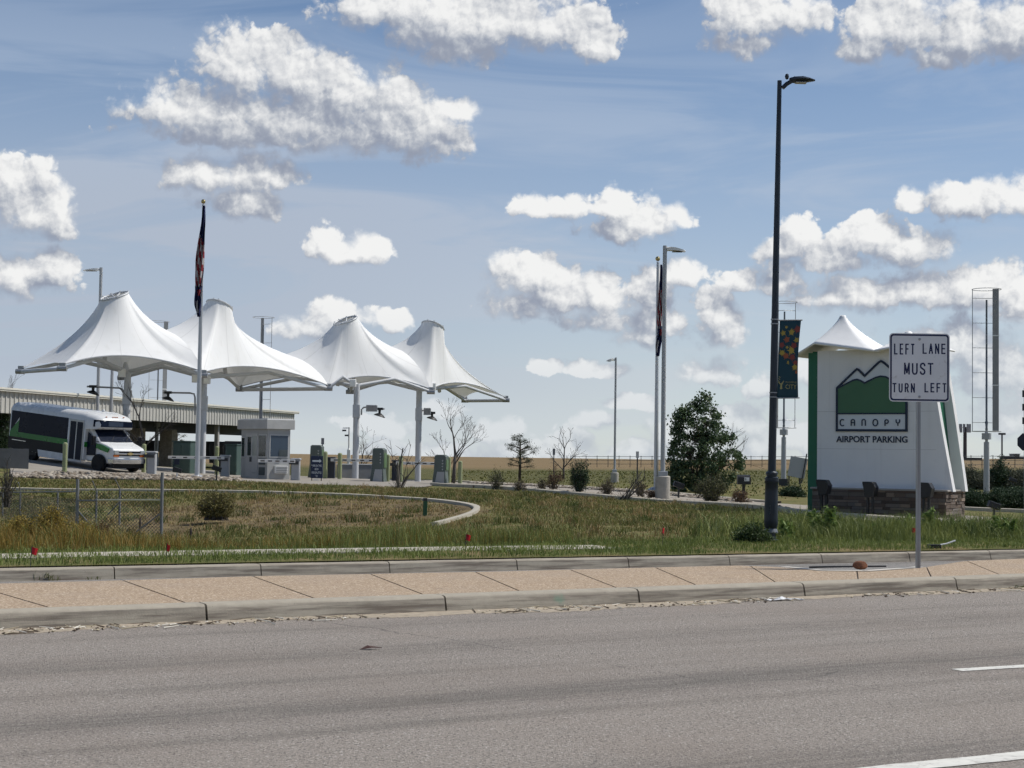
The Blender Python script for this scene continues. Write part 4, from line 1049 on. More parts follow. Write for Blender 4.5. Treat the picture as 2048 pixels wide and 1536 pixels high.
# ------------------------------------------------------------------ gate booth
def build_booth():
    c = T(534, 960); root = thing("gate_booth", "pale grey gate booth with a glazed door and a dark corner window", "booth", c)
    A = Vector((math.cos(R(52)), -math.sin(R(52)), 0)); root.rotation_euler = (0, 0, math.atan2(A.y, A.x))
    # local: x along the door face (corner at 0, going to -2.55), y along the other face
    w = mat("booth_panel", (0.36, 0.365, 0.36), 0.55, 0, 0.05, 2); fr = mat("booth_frame", (0.5, 0.5, 0.49), 0.5); dk = mat("booth_dark_panel", (0.06, 0.075, 0.08), 0.5)
    LX, LY, H = 2.6, 1.22, 2.42
    MB().box(-LX, 0, 0, LY, -.3, H).build("walls", w, root)
    MB().box(-LX - .16, .16, -.16, LY + .16, H, H + .46).build("fascia", mat("booth_fascia", (0.42, 0.42, 0.41), 0.5), root, bevel=0.02)
    MB().box(-LX - .1, .1, -.1, LY + .1, H + .461, H + .5).build("roof", M_white, root)
    def pane(face, a_, b_, z0, z1, m_, nm, par=root, fw=0.05, out=0.0):
        if face == 'A':
            f_ = MB().box(a_ - fw, b_ + fw, -.03 - out, -.001 - out, z0 - fw, z1 + fw).build(nm + "_frame", fr, par)
            MB().box(a_, b_, -.036 - out, -.0305 - out, z0, z1).build(nm, m_, f_)
        else:
            f_ = MB().box(.001, .03, a_ - fw, b_ + fw, z0 - fw, z1 + fw).build(nm + "_frame", fr, par)
            MB().box(.0305, .036, a_, b_, z0, z1).build(nm, m_, f_)
        return f_
    pane('A', -2.5, -2.22, 1.1, 2.0, M_glass, "window")
    d_ = MB().box(-2.1, -.92, -.028, -.001, .02, 2.22).build("door", mat("booth_door", (0.42, 0.42, 0.41), 0.5), root)
    MB().box(-1.92, -1.58, -.034, -.0285, 1.15, 2.05).build("door_glass", M_glass, d_); MB().box(-1.45, -1.02, -.034, -.0285, 1.15, 2.1).build("door_glass", mat("pale_glass", (0.3, 0.32, 0.3), 0.1), d_)
    MB().box(-1.66, -1.5, -.06, -.0285, .85, 1.08).build("door_handle", M_dark, d_)
    MB().box(-1.42, -1.05, -.05, -.0285, .3, .34).build("kick_plate", M_galv, d_)
    pane('A', -.82, -.14, 1.12, 2.12, M_glass, "window")
    MB().box(-.8, -.2, -.025, -.001, .72, 1.0).build("notice_board", dk, root); MB().box(-.8, -.22, -.02, -.001, .22, .6).build("vent_panel", dk, root)
    pane('B', .14, 1.08, 1.12, 2.12, mat("blue_tinted_glass", (0.05, 0.075, 0.11), 0.07), "window")
    MB().box(.037, .05, .6, 1.05, 1.13, 1.45).build("counter_screen", dk, root)
    MB().box(.001, .05, .5, .72, .92, 1.02).build("intercom", M_dark, root)
    v_ = MB().box(.001, .12, .38, 1.06, .32, .68).build("air_conditioner", M_white, root)
    for k in range(4): MB().box(.121, .135, .42, 1.02, .36 + k * .08, .40 + k * .08).build("vent_slat", M_galv, v_)
build_booth()

# ------------------------------------------------------------------ barriers, ticket machines, bollards
M_bar = mat("barrier_grey", (0.36, 0.37, 0.38), 0.45, 0, 0.06, 3); M_bardark = mat("barrier_dark_side", (0.03, 0.035, 0.05), 0.5)
M_arm = mat("barrier_arm_white", (0.72, 0.71, 0.68), 0.5, 0, 0.08, 5); M_armmark = mat("barrier_arm_mark", (0.06, 0.05, 0.05), 0.5)
def barrier(label, px, py, arm=-2.8, rz=0.0, dark=False):
    r_ = thing("lane_barrier", label, "barrier", T(px, py), rz, "lane barriers")
    mb = MB(); mb.cbox(-.2, .2, -.18, .18, -.1, 1.0, 0.03); mb.build("cabinet", M_bardark if dark else M_bar, r_)
    MB().box(-.212, -.201, -.16, .16, 0, .96).build("side_panel", M_bardark, r_)
    MB().cbox(-.24, .24, -.22, .22, 1.0, 1.08, 0.03).build("cap", M_bar if not dark else M_bardark, r_)
    mb = MB(); mb.box(-.3, .16, -.26, -.19, .78, .93, Matrix.Rotation(R(38), 4, 'Y') if False else None); mb.build("arm_bracket", M_dark, r_)
    if arm:
        x0, x1 = sorted((arm, 0)); a_ = MB().cbox(x0, x1, -.31, -.262, .86, 1.0, 0.008).build("arm", M_arm, r_)
        k = 5
        for i in range(k):
            x = x0 + (x1 - x0) * (i + .35) / k
            MB().box(x, x + .2, -.316, -.3105, .90, .96).build("arm_mark", M_armmark, a_)
    return r_
barrier("grey lane barrier cabinet with no arm showing, next to the bus bumper", 303, 949, 0)
barrier("lane barrier whose white arm passes behind the flagpole", 450, 954, -2.75)
barrier("lane barrier with its white arm across the front of the gate booth", 591, 962, -1.75)
barrier("dark barrier cabinet right behind the navy notice board", 662, 957, 2.2, 0.0, True)
barrier("dark barrier cabinet between two ticket machines, arm reaching past the farthest column", 792, 963, 2.0, 0.0, True)

def ticket_machine(label, px, py, h, yaw):
    r_ = thing("ticket_machine", label, "ticket machine", T(px, py), R(yaw), "parking ticket machines")
    mb = MB(); mb.prism([(-.38, -.1), (-.28, .7), (-.25, h), (.27, h), (.33, h - .05), (.30, .62), (.36, -.1)], -.26, .26); mb.build("housing", M_kiosk, r_, bevel=0.03)
    mb = MB(); mb.prism([(-.22, .0), (-.10, .62), (.26, .62), (.26, 0)], -.275, -.261); mb.v = [(v[0], v[1], v[2]) for v in mb.v]; mb.build("lower_panel", M_bar, r_)
    mb = MB(); mb.box(.30, .345, -.2, .2, .7, h - .2); mb.build("front_panel", mat("machine_front_green", (0.09, 0.15, 0.07), 0.45), r_)
    for k in range(4): MB().prism([(.12, h - .25 - k * .14), (.17, h - .22 - k * .14), (.20, h - .25 - k * .14), (.17, h - .31 - k * .14)], -.268, -.2605).build("panel_mark", M_bar, r_)
    MB().box(-.2, .22, -.22, .22, h, h + .03).build("cap", M_kiosk, r_)
ticket_machine("grey green ticket machine half covered by the navy notice board", 632, 956, 1.62, -8)
ticket_machine("grey green ticket machine beside the nearer visible grey column", 757, 964, 1.62, -14)
ticket_machine("grey green ticket machine standing nearest the tall bare tree", 881, 969, 1.42, -14)

def cabinet(label, px, py, w, h, m_=None):
    r_ = thing("utility_cabinet", label, "cabinet", T(px, py), R(-12), "green utility cabinets"); m_ = m_ or M_cab
    MB().cbox(-w / 2, w / 2, 0, .9, -.1, h, 0.03).build("housing", m_, r_); MB().box(-w / 2 - .03, w / 2 + .03, -.03, .93, h, h + .06).build("lid", m_, r_)
    d_ = MB().box(-w / 2 + .05, -.01, -.015, -.001, .12, h - .1).build("door", m_, r_); MB().box(.01, w / 2 - .05, -.015, -.001, .12, h - .1).build("door", m_, r_)
    MB().box(-.06, -.03, -.03, -.0155, h * .5, h * .62).build("handle", M_dark, d_)
    MB().box(-w / 2 + .1, -w * .1, -.02, -.0155, h * .28, h * .48).build("notice", M_navy, d_)
cabinet("broad dark green cabinet standing behind the white barrier arm", 362, 947, .92, 1.55)
cabinet("dark green cabinet against the side of the gate booth", 461, 951, .62, 1.55)

def bollard(label, px, y0, y1):
    p = T(px, y0); h = (y0 - y1) * p.y / F
    r_ = thing("bollard", label, "bollard", p, 0, "pale green bollards by the gates")
    MB().lathe([(.105, -.2), (.105, h - .08)], 16).build("post", M_bollard, r_, smooth=True)
    MB().lathe([(.107, h - .081), (.095, h - .03), (.05, h), (.01, h + .005)], 16).build("dome_cap", M_bollard, r_, smooth=True)
for lb, a_ in (("pale green bollard in front of the shuttle bus door", (129, 947, 885)), ("dull green bollard just past the bus bumper", (287, 946, 888)), ("green bollard beside the dark green cabinet at the booth", (433, 951, 893)),
               ("pale green bollard at the edge of the navy notice board", (650, 958, 903)), ("green bollard in front of the low wall's end", (679, 959, 906)), ("pale green bollard touching the ticket machine by the nearer column", (775, 964, 909)),
               ("dull green bollard behind the leaning dead sapling", (801, 965, 912)), ("pale green bollard touching the ticket machine by the bare tree", (897, 969, 914)), ("pale green bollard standing alone past the tall bare tree", (920, 970, 922)), ("short green bollard behind the booth's rear corner", (574, 953, 908))):
    bollard(lb, *a_)

# notice board with arrow
def notice():
    q = T(633, 963); k = q.y / F; r_ = thing("notice_board", "navy notice board with a white arrow and five lines of lettering", "notice board", q)
    w, h = 24 * k, 51 * k
    MB().cbox(-w / 2, w / 2, -.03, .03, .16, h, 0.01).build("panel", M_navy, r_)
    for s in (-1, 1): MB().box(s * (w / 2 - .06) - .02, s * (w / 2 - .06) + .02, -.02, .02, -.1, .165).build("leg", M_black, r_)
    lm = mat("white_lettering", (0.62, 0.66, 0.66), 0.6); zt = h - .1
    MB().prism([(-w * .36, zt - .10), (w * .22, zt - .10), (w * .22, zt - .05), (w * .4, zt - .14), (w * .22, zt - .23), (w * .22, zt - .18), (-w * .36, zt - .18)], -.036, -.031).build("arrow", lm, r_)
    for i, (s, f) in enumerate((("PARK IN THIS", .8), ("ROW", .3), ("FOR SHUTTLE", .8), ("TO", .16), ("AIRPORT", .52))):
        text("lettering", s, w * f, .105, lm, r_, (0, -.031, zt - .36 - i * .165), .006, 0.01)
notice()

# ------------------------------------------------------------------ monument sign
def build_monument():
    c = P(1784, 1032, 44.6); S = 44.6 / F; al = R(32); ca = math.cos(R(20))
    root = thing("monument_sign", "white monument sign on a stone base under a small peaked canopy", "monument sign", (c.x, c.y, c.z - 0.02), -al)
    LX = lambda px: (px - 1770) * S / ca
    LZ = lambda py: (1032 - py) * S
    white = mat("white_stucco", (0.73, 0.73, 0.725), 0.85, 0, 0.04, 1.2, 0.25, 140, dirt=(0.55, 0.54, 0.52), dirt_amt=0.12, dirt_scale=.6)
    _b = NB(white.node_tree); _p = _b.n["Principled BSDF"]; _l = _p.inputs["Base Color"].links[0].from_socket; _o = _b.node("ShaderNodeTexCoord").outputs["Object"]
    _s = _b.noise(_b.vm("MULTIPLY", _o, (7, 7, .35)), 1.0, 5, .65).outputs[0]; _b.l.new(_b.mix(_b.ss(_s, .52, .75, 0, .22), _l, (.46, .45, .43)), _p.inputs["Base Color"])
    green = mat("green_painted_panel", (0.012, 0.125, 0.065), 0.45, 0, 0.06, 1.5)
    navy = mat("logo_navy", (0.010, 0.022, 0.05), 0.5, 0, 0.05, 2)
    # slabs with a flared right-hand edge
    def edge(z, off, k=0.82, e=1.15): t = max(0.0, 1 - z / LZ(690)); return off + k * t ** e
    zt, zb = LZ(700), 0.74
    def slab(xl, off, y0, y1, k=0.82, e=1.15):
        pl = [(xl, zb), (xl, zt)] + [(edge(z, off, k, e), z) for z in np.linspace(zt, zb, 26)]
        return MB().prism(pl, y0, y1)
    xl = LX(1637)
    slab(xl, LX(1852), -0.60, -0.36).build("face_slab", white, root)
    slab(xl, LX(1855), 0.36, 0.60, 0.78, 0.8).build("face_slab", white, root)
    slab(LX(1621), LX(1852) - 0.05, -0.355, 0.355, 0.52, 0.9).build("core", green, root)
    MB().box(LX(1617.5), LX(1637) - 0.003, -0.56, 0.56, 0.02, zt - 0.05).build("end_panel", green, root)
    # stone base made of stacked courses
    stone = bpy.data.materials.new("stacked_ledgestone"); stone.use_nodes = True
    b = NB(stone.node_tree); p = b.n['Principled BSDF']; at = b.node('ShaderNodeAttribute'); at.attribute_name = 'tone'; pos = b.node('ShaderNodeNewGeometry').outputs['Position']
    cr = b.node('ShaderNodeValToRGB'); b.l.new(at.outputs['Fac'], cr.inputs[0]); e = cr.color_ramp.elements
    e[0].color = (0.085, 0.065, 0.05, 1); e[1].color = (0.33, 0.25, 0.18, 1); e.new(0.35).color = (0.17, 0.12, 0.088, 1); e.new(0.7).color = (0.20, 0.175, 0.155, 1)
    nz = b.noise(pos, 18, 6, 0.65).outputs[0]; b.l.new(b.mix(nz, cr.outputs[0], b.mix(0.4, cr.outputs[0], (0.08, 0.065, 0.055))), p.inputs['Base Color']); p.inputs['Roughness'].default_value = 0.92
    bn = b.node('ShaderNodeBump'); bn.inputs['Strength'].default_value = 0.8; bn.inputs['Distance'].default_value = 0.02; b.l.new(b.noise(pos, 40, 6, 0.7).outputs[0], bn.inputs['Height']); b.l.new(bn.outputs[0], p.inputs['Normal'])
    x0, x1, y0, y1 = LX(1636), LX(1887), -0.85, 0.85; zc = 0.74
    MB().box(x0, x1, y0, y1, -.3, zc - .01).build("base_core", mat("mortar", (0.08, 0.07, 0.06), 0.95), root)
    mb = MB(); tone = []; rs = random.Random(3); z = -0.12
    while z < zc - 0.02:
        h = min(rs.choice((0.055, 0.075, 0.10, 0.12)), zc - z)
        for side in (0, 1, 2):
            a_, e_ = (x0 - .02, x1 + .03) if side != 1 else (y0 - .02, y1 + .02)
            u = a_
            while u < e_ - 0.02:
                L_ = min(rs.uniform(0.16, 0.55), e_ - u); o = rs.uniform(0.015, 0.055); n0 = len(mb.f)
                g_ = 0.006
                if side == 0: mb.box(u + g_, u + L_ - g_, y0 - o, y0 + .02, z + g_, z + h - g_)
                elif side == 1: mb.box(x1 - .02, x1 + o, u + g_, u + L_ - g_, z + g_, z + h - g_)
                else: mb.box(u + g_, u + L_ - g_, y1 - .02, y1 + o, z + g_, z + h - g_)
                tv = rs.random(); tone += [tv] * (len(mb.f) - n0); u += L_
        z += h
    o = mb.build("stone_base", stone, root); at_ = o.data.attributes.new("tone", 'FLOAT', 'FACE'); at_.data.foreach_set('value', tone)
    MB().box(x0 - .06, x1 + .10, y0 - .08, y1 + .08, zc, zc + .05).build("base_cap", mat("cap_stone", (0.33, 0.31, 0.28), 0.85, 0, 0.12, 4), root, bevel=0.012)
    # roof canopies
    roofm = mat("roof_fabric", (0.80, 0.80, 0.79), 0.7, 0, 0.05, 2)
    def roof(pts, peak, r_):
        bd = []
        for i, a_ in enumerate(pts):
            q = pts[(i + 1) % len(pts)]
            for k in range(8): bd.append(Vector(a_).lerp(Vector(q), k / 8))
        vs, fs, _ = membrane(bd, Vector(peak), Vector((0, 0, 1)), r_, 16, 0.40)
        mb = MB().add(vs, fs); n = len(bd)
        o = mb.build("roof", roofm, root, smooth='all'); so = o.modifiers.new("thick", 'SOLIDIFY'); so.thickness = 0.05; so.offset = -1
    RX = lambda px: LX(px - 12)
    yf, yb = -0.98, 0.98
    roof([(RX(1606), -.75, LZ(712)), (RX(1652), yf, LZ(689)), (RX(1768), yf, LZ(707)), (RX(1768) , yb, LZ(705)), (RX(1652), yb, LZ(689)), (RX(1606), .75, LZ(710))], (RX(1684), 0, LZ(627)), 0.03)
    roof([(RX(1768) + .004, yf, LZ(707)), (RX(1840), yf, LZ(694)), (RX(1885), -.75, LZ(704)), (RX(1885), .75, LZ(702)), (RX(1840), yb, LZ(694)), (RX(1768) + .004, yb, LZ(705))], (RX(1812), 0, LZ(664)), 0.03)
    # logo panel
    yF = -0.601
    Q = lambda px, py: (LX(px), LZ(py))
    green2 = mat("logo_green", (0.055, 0.145, 0.075), 0.5, 0, 0.05, 2); pale = mat("logo_pale", (0.60, 0.64, 0.67), 0.5, 0, 0.03, 2)
    L0, R0, B0 = 1677, 1811, 861
    top = [(1677, 776), (1713, 741), (1716, 738.5), (1719, 740), (1731, 752.5), (1758, 726), (1762.5, 723.5), (1767, 726), (1775, 733), (1811, 768)]
    hill = [(1677, 777), (1708, 761), (1716, 759), (1722, 761), (1731, 766.5), (1752, 756), (1762, 753.5), (1772, 755), (1811, 777)]
    MB().prism([Q(L0, B0)] + [Q(*p_) for p_ in top] + [Q(R0, B0)], yF - .025, yF).build("logo_panel", pale, root)
    MB().prism([Q(L0, 828)] + [Q(*p_) for p_ in hill] + [Q(R0, 828)], yF - .032, yF - .0255).build("logo_hills", green2, root)
    mb = MB(); mb.stroke([Q(L0, B0)] + [Q(*p_) for p_ in top] + [Q(R0, B0)], 4.2 * S, yF - .05, yF - .001, True); mb.build("logo_outline", navy, root)
    MB().stroke([Q(*p_) for p_ in hill], 3.2 * S, yF - .045, yF - .0325).build("logo_outline", navy, root)
    MB().box(LX(L0), LX(R0), yF - .045, yF - .0325, LZ(829), LZ(826)).build("logo_outline", navy, root)
    MB().box(LX(L0 - 2), LX(R0 + 2), yF - .048, yF - .0325, LZ(863), LZ(858.5)).build("logo_outline", navy, root)
    # rounded letters of the name
    w = 2.1 * S; yy = (yF - .045, yF - .026)
    def arc(cx, cy, rx, rz, a0, a1, n=14): return [(cx + rx * math.cos(R(a0 + (a1 - a0) * i / n)), cy + rz * math.sin(R(a0 + (a1 - a0) * i / n))) for i in range(n + 1)]
    def letter(ch, px):
        x, z = Q(px, 845.5); a, h = 4.4 * S, 6.4 * S; mb = MB(); s_ = lambda pts, cl=False: mb.stroke(pts, w, *yy, cl)
        if ch == 'C': s_(arc(x, z, a * 1.1, h, 50, 310, 20))
        if ch == 'O': s_(arc(x, z, a * 1.1, h, 0, 345, 22), True)
        if ch in 'An':
            s_([(x - a * .8, z - h)] + arc(x, z + h - a * .8, a * .8, a * .8, 180, 0, 10) + [(x + a * .8, z - h)])
            if ch == 'A': mb.box(x - a * .8, x + a * .8, yy[0] - .001, yy[1], z - w / 2, z + w / 2)
        if ch == 'P':
            s_([(x - a * .7, z - h), (x - a * .7, z + h * .3)]); s_(arc(x, z + h * .35, a * .8, h * .55, 200, -110, 18))
        if ch == 'Y':
            s_([(x - a * .8, z + h)] + arc(x, z + h * .35, a * .8, h * .45, 180, 360, 10) + [(x + a * .8, z + h)]); mb.box(x - w / 2, x + w / 2, yy[0] - .001, yy[1], z - h, z)
        mb.build("lettering", navy, root)
    for ch, px in zip("CAnOPY", (1688, 1708.5, 1729.5, 1752, 1773.5, 1795)): letter(ch, px)
    text("lettering", "AIRPORT PARKING", (1813 - 1675.5) * S / ca, 13 * S, navy, root, (LX(1744), yF - .001, LZ(878.5)), .03, 0.02)
    # panel joints, drawn as thin grey lines
    for py in (823, 898): MB().box(LX(1637), LX(1866), yF - .002, yF + .003, LZ(py) - .004, LZ(py) + .004).build("panel_joint", mat("grey_joint", (0.45, 0.45, 0.44), 0.9), root)
    return root
build_monument()

def spotlight(label, px, py, d, w=0.34, h=0.40, stem=0.40, yaw=0):
    q = TD(px, d); r_ = thing("spotlight", label, "spotlight", (q.x, q.y, P(px, py, d).z), R(yaw), "black spotlights in the ground")
    for s in (-1, 1): MB().box(s * .07 - .03, s * .07 + .03, -.04, .04, -.2, stem).build("leg", M_black, r_)
    mb = MB(); mb.prism([(-w * .55, stem + h), (w * .3, stem + h * .98), (w * .55, stem + h * .62), (w * .4, stem), (-w * .3, stem - .03)], -.16, .16); mb.build("lamp_housing", M_black, r_, bevel=0.02)
    MB().box(-w * .3, w * .3, .161, .17, stem + .1, stem + h - .1).build("lens", M_glass, r_)
spotlight("black box spotlight by the green end of the monument sign", 1648, 1018, 43.6, yaw=-30)
spotlight("black box spotlight in front of the middle of the stone base", 1741, 1023, 43.0, yaw=-30)
spotlight("black box spotlight behind the lane sign's post", 1853, 1025, 42.6, yaw=-30)

# ------------------------------------------------------------------ lane sign in front
def build_lane_sign():
    base = G(1836, 1136, 0.152); k = base.y / F
    root = thing("road_sign", "white road sign reading LEFT LANE MUST TURN LEFT on a perforated steel post", "road sign", base)
    M_face = mat("sign_sheeting", (0.66, 0.67, 0.68), 0.5, 0, 0.05, 3, dirt=(0.34, 0.32, 0.29), dirt_amt=0.2, dirt_scale=9)
    M_leg = mat("sign_legend", (0.006, 0.012, 0.06), 0.5, 0, 0.05, 2)
    zc = (1136 - 736.5) * k; w, h = 121 * k, 137 * k
    def rr(w, h, r_): 
        pl = []
        for cx, cz, a0 in ((w / 2 - r_, h / 2 - r_, 0), (-w / 2 + r_, h / 2 - r_, 90), (-w / 2 + r_, -h / 2 + r_, 180), (w / 2 - r_, -h / 2 + r_, 270)):
            for i in range(7): t = R(a0 + 90 * i / 6); pl.append((cx + r_ * math.cos(t), zc + cz + r_ * math.sin(t)))
        return pl
    off = (1836.5 - 1836) * k
    tilt = Matrix.Identity(4)
    pn = MB().prism(rr(w, h, .05), -.05, -.046).build("panel", M_face, root)
    MB().prism(rr(w * .5, h * .5, .02), -.0458, -.045).build("panel_back", M_galv, pn)
    mb = MB(); o_ = rr(w - .024, h - .024, .042); i_ = rr(w - .066, h - .066, .026); n = len(o_)
    mb.add([(x, -.0506, z) for x, z in o_] + [(x, -.0506, z) for x, z in i_], [(i, (i + 1) % n, n + (i + 1) % n, n + i) for i in range(n)])
    mb.build("border", M_leg, root)
    Z = lambda py: (1136 - py) * k; Xc = lambda px: (px - 1836) * k
    GL = {'L': [[(0, 1), (0, 0), (1, 0)]], 'E': [[(1, 1), (0, 1), (0, 0), (1, 0)], [(0, .52), (.85, .52)]], 'F': [[(1, 1), (0, 1), (0, 0)], [(0, .52), (.85, .52)]], 'T': [[(0, 1), (1, 1)], [(.5, 1), (.5, 0)]],
          'A': [[(0, 0), (.5, 1), (1, 0)], [(.2, .32), (.8, .32)]], 'N': [[(0, 0), (0, 1), (1, 0), (1, 1)]], 'M': [[(0, 0), (0, 1), (.5, .12), (1, 1), (1, 0)]],
          'U': [[(0, 1), (0, .25), (.08, .1), (.25, .01), (.5, -.01), (.75, .01), (.92, .1), (1, .25), (1, 1)]], 'R': [[(0, 0), (0, 1), (.65, 1), (.9, .92), (1, .76), (.9, .58), (.65, .5), (0, .5)], [(.55, .5), (1, 0)]],
          'S': [[(1, .78), (.9, .93), (.7, 1.01), (.4, 1.01), (.12, .93), (.02, .77), (.12, .62), (.5, .5), (.88, .38), (.98, .23), (.9, .08), (.65, -.01), (.35, -.01), (.1, .07), (0, .22)]]}
    for s, x0, x1, y0, y1 in (("LEFT", 1785, 1826, 689, 711), ("LANE", 1842, 1888, 688, 709), ("MUST", 1805, 1864, 727, 751), ("TURN", 1782, 1827, 768, 787), ("LEFT", 1846, 1890, 767, 786)):
        n_ = len(s); gp = 4.0; lw = ((x1 - x0) - gp * (n_ - 1)) / n_; sw = 3.1 if y1 - y0 > 22 else 2.7
        for i, ch in enumerate(s):
            mb = MB(); q_ = 0
            for pl in GL[ch]:
                pt = [Vector((Xc(x0 + i * (lw + gp) + sw / 2 + u * (lw - sw)), Z(y1 - sw / 2 - v_ * (y1 - y0 - sw)))) for u, v_ in pl]
                for a_, b_ in zip(pt[:-1], pt[1:]):
                    e = (b_ - a_).normalized() * sw * k * (.42 if len(pt) < 6 else .2); q_ += 1
                    mb.stroke([a_ - e, b_ + e], sw * k, -.0508 - .00006 * q_, -.0502)
            mb.build("lettering", M_leg, root)
    for py in (680, 795): MB().lathe([(.017, 0), (.017, .004), (.008, .009)], 8).build("bolt", M_galv, root).matrix_local = Matrix.Translation((0, -.051, Z(py))) @ Matrix.Rotation(R(90), 4, 'X')
    # perforated square post: front face with holes cut as a lattice
    mb = MB(); hw = .0255; top = Z(675); step = .0254; n = int((top + .2) / step); mb.box(-hw, -hw + .003, -hw, hw, -.2, top); mb.box(hw - .003, hw, -hw, hw, -.2, top); mb.box(-hw + .003, hw - .003, hw - .003, hw, -.2, top)
    mb.box(-hw + .003, -.007, -hw, -hw + .003, -.2, top); mb.box(.007, hw - .003, -hw, -hw + .003, -.2, top)
    for i in range(n): mb.box(-.007, .007, -hw, -hw + .003, -.2 + i * step, -.2 + i * step + .013)
    post = mb.build("post", M_galv, root)
    return root
build_lane_sign()

# ------------------------------------------------------------------ street lamp with banner
def build_street_lamp():
    b0 = P(1541, 1086, 26); k = 26 / F
    root = thing("street_lamp", "tall dark street lamp with a fluted sleeve base and one lamp arm", "street lamp", b0); root.rotation_euler = (0, R(0.75), 0)
    pm = mat("dark_blue_grey_paint", (0.016, 0.024, 0.036), 0.35, 0.1, 0.1, 4)
    Z = lambda py: (1086 - py) * k
    MB().lathe([(.12, -.1), (.12, .05), (.085, .07), (.08, Z(1066))], 20).build("base_plate", pm, root, smooth=True)
    MB().lathe([(.115, Z(1066)), (.12, Z(1064)), (.075, Z(1051)), (.065, Z(1049))], 20).build("base_skirt", mat("worn_grey_skirt", (0.16, 0.17, 0.18), 0.4, 0.2), root, smooth=True)
    MB().lathe([(.085, Z(1062)), (.112, Z(1050)), (.112, Z(1040)), (.106, Z(985)), (.104, Z(968)), (.114, Z(966)), (.114, Z(962)), (.09, Z(960))], 24).build("sleeve", pm, root, smooth=True)
    MB().lathe([(.08, Z(963)), (.112, Z(961)), (.112, Z(956)), (.085, Z(954)), (.085, Z(951)), (.10, Z(950)), (.10, Z(946)), (.07, Z(943))], 24).build("collar", pm, root, smooth=True)
    MB().lathe([(.066, Z(944)), (.056, Z(600)), (.036, Z(155))], 20).build("pole", pm, root, smooth=True)
    MB().box(-.035, .035, -.118, -.106, .45, .62).build("access_door", pm, root)
    zt = Z(155)
    mb = MB(); mb.path([(.05, 0, zt - .12), (.12, 0, zt - .05), (.22, 0, zt + .01)], [.036, .036, .034], 10)
    rings = []
    for x, wd, zl, zh in ((.16, .04, -.02, .045), (.24, .08, -.025, .065), (.38, .12, -.015, .07), (.49, .10, .0, .05), (.58, .04, .01, .028)):
        rings.append([(x, -wd, zt + (zl + zh) / 2), (x, -wd * .6, zt + zl), (x, wd * .6, zt + zl), (x, wd, zt + (zl + zh) / 2), (x, wd * .6, zt + zh), (x, -wd * .6, zt + zh)])
    loft(mb, rings); la = mb.build("lamp_head", pm, root, smooth=True)
    MB().box(.26, .44, -.07, .07, zt - .032, zt - .023).build("lamp_lens", mat("lamp_panel", (0.3, 0.3, 0.3), 0.2), la)
    MB().sphere((.12, 0, zt + .07), .035, 8, (1, .8, 1.5)).build("light_sensor", pm, la)
    for py in (639, 648, 786, 795): MB().lathe([(.068, -.008), (.068, .008)], 16, (0, 0, Z(py))).build("strap", M_galv, root)
    # banner on its two rods
    bn = thing("street_banner", "navy street banner with yellow and red maple leaves hung from the lamp", "banner", b0 + Vector((0.028, 0, 0)))
    bm_ = mat("banner_cloth", (0.008, 0.045, 0.065), 0.7, 0, 0.06, 3)
    X0, X1 = 11.5 * k, 54.5 * k
    def bp(u, v_): # u across 0..1, v down 0..1 -> local point of the slightly bowed cloth
        sk = -5.0 * k * v_; nar = 1 - 0.10 * math.sin(math.pi * v_)
        return Vector((X0 + sk + (X1 - X0) * u * (nar if u > 0.5 else 1), -.03 - .035 * math.sin(math.pi * v_) * (0.3 + u), Z(641) - (Z(641) - Z(797)) * v_ + 0.01 * u))
    mb = MB(); nu, nv = 10, 24; vs = [bp(i / nu, j / nv) for j in range(nv + 1) for i in range(nu + 1)]
    mb.add(vs, [(j * (nu + 1) + i, (j + 1) * (nu + 1) + i, (j + 1) * (nu + 1) + i + 1, j * (nu + 1) + i + 1) for j in range(nv) for i in range(nu)])
    cl = mb.build("cloth", bm_, bn, smooth='all'); so = cl.modifiers.new("thick", 'SOLIDIFY'); so.thickness = .004; so.offset = 1
    for v_ in (0.0, 1.0): MB().tube((.05, -.03, bp(0, v_).z), (bp(1, v_).x + .02, -.03, bp(1, v_).z), .012, n=8).build("rod", M_galv, bn)
    ye, rd, og = mat("leaf_yellow", (0.36, 0.27, 0.05), 0.7), mat("leaf_red", (0.20, 0.045, 0.035), 0.7), mat("leaf_orange", (0.30, 0.09, 0.04), 0.7)
    rs = random.Random(5)
    def leaf(u, v_, r_, rot, m_, lift):
        pl = []
        for i in range(20):
            a = rot + 2 * math.pi * i / 20; rad = r_ * (1.0 if i % 4 == 0 else (0.72 if i % 4 == 2 else 0.5))
            q = bp(min(1, max(0, u + rad * math.cos(a) / (X1 - X0))), min(1, max(0, v_ + rad * math.sin(a) / (Z(641) - Z(797))))); pl.append(q + Vector((0, -.006 - lift, 0)))
        mb = MB(); mb.add([bp(u, v_) + Vector((0, -.006 - lift, 0))] + pl, [(0, 1 + i, 1 + (i + 1) % 20) for i in range(20)]); mb.build("printed_leaf", m_, bn)
    for i, (u, v_, r_, m_) in enumerate(((.32, .09, 4, ye), (.18, .165, 7, ye), (.58, .155, 9, ye), (.87, .12, 10, rd), (.36, .25, 8.5, og), (.86, .26, 7.5, ye), (.13, .32, 8, rd), (.75, .33, 9, rd), (.62, .39, 11, ye), (.38, .35, 4, ye),
                                     (.16, .42, 8, ye), (.34, .46, 8.5, og), (.70, .48, 9, rd), (.47, .545, 5, ye), (.86, .55, 7, rd), (.84, .61, 8, ye), (.93, .67, 5, og))):
        leaf(u, v_, r_ * k, rs.uniform(0, 6), m_, .0015 * (i % 4))
    gold = mat("banner_gold", (0.34, 0.31, 0.13), 0.7)
    c_ = bp(.17, .84); y = c_.y - .010; kk = k
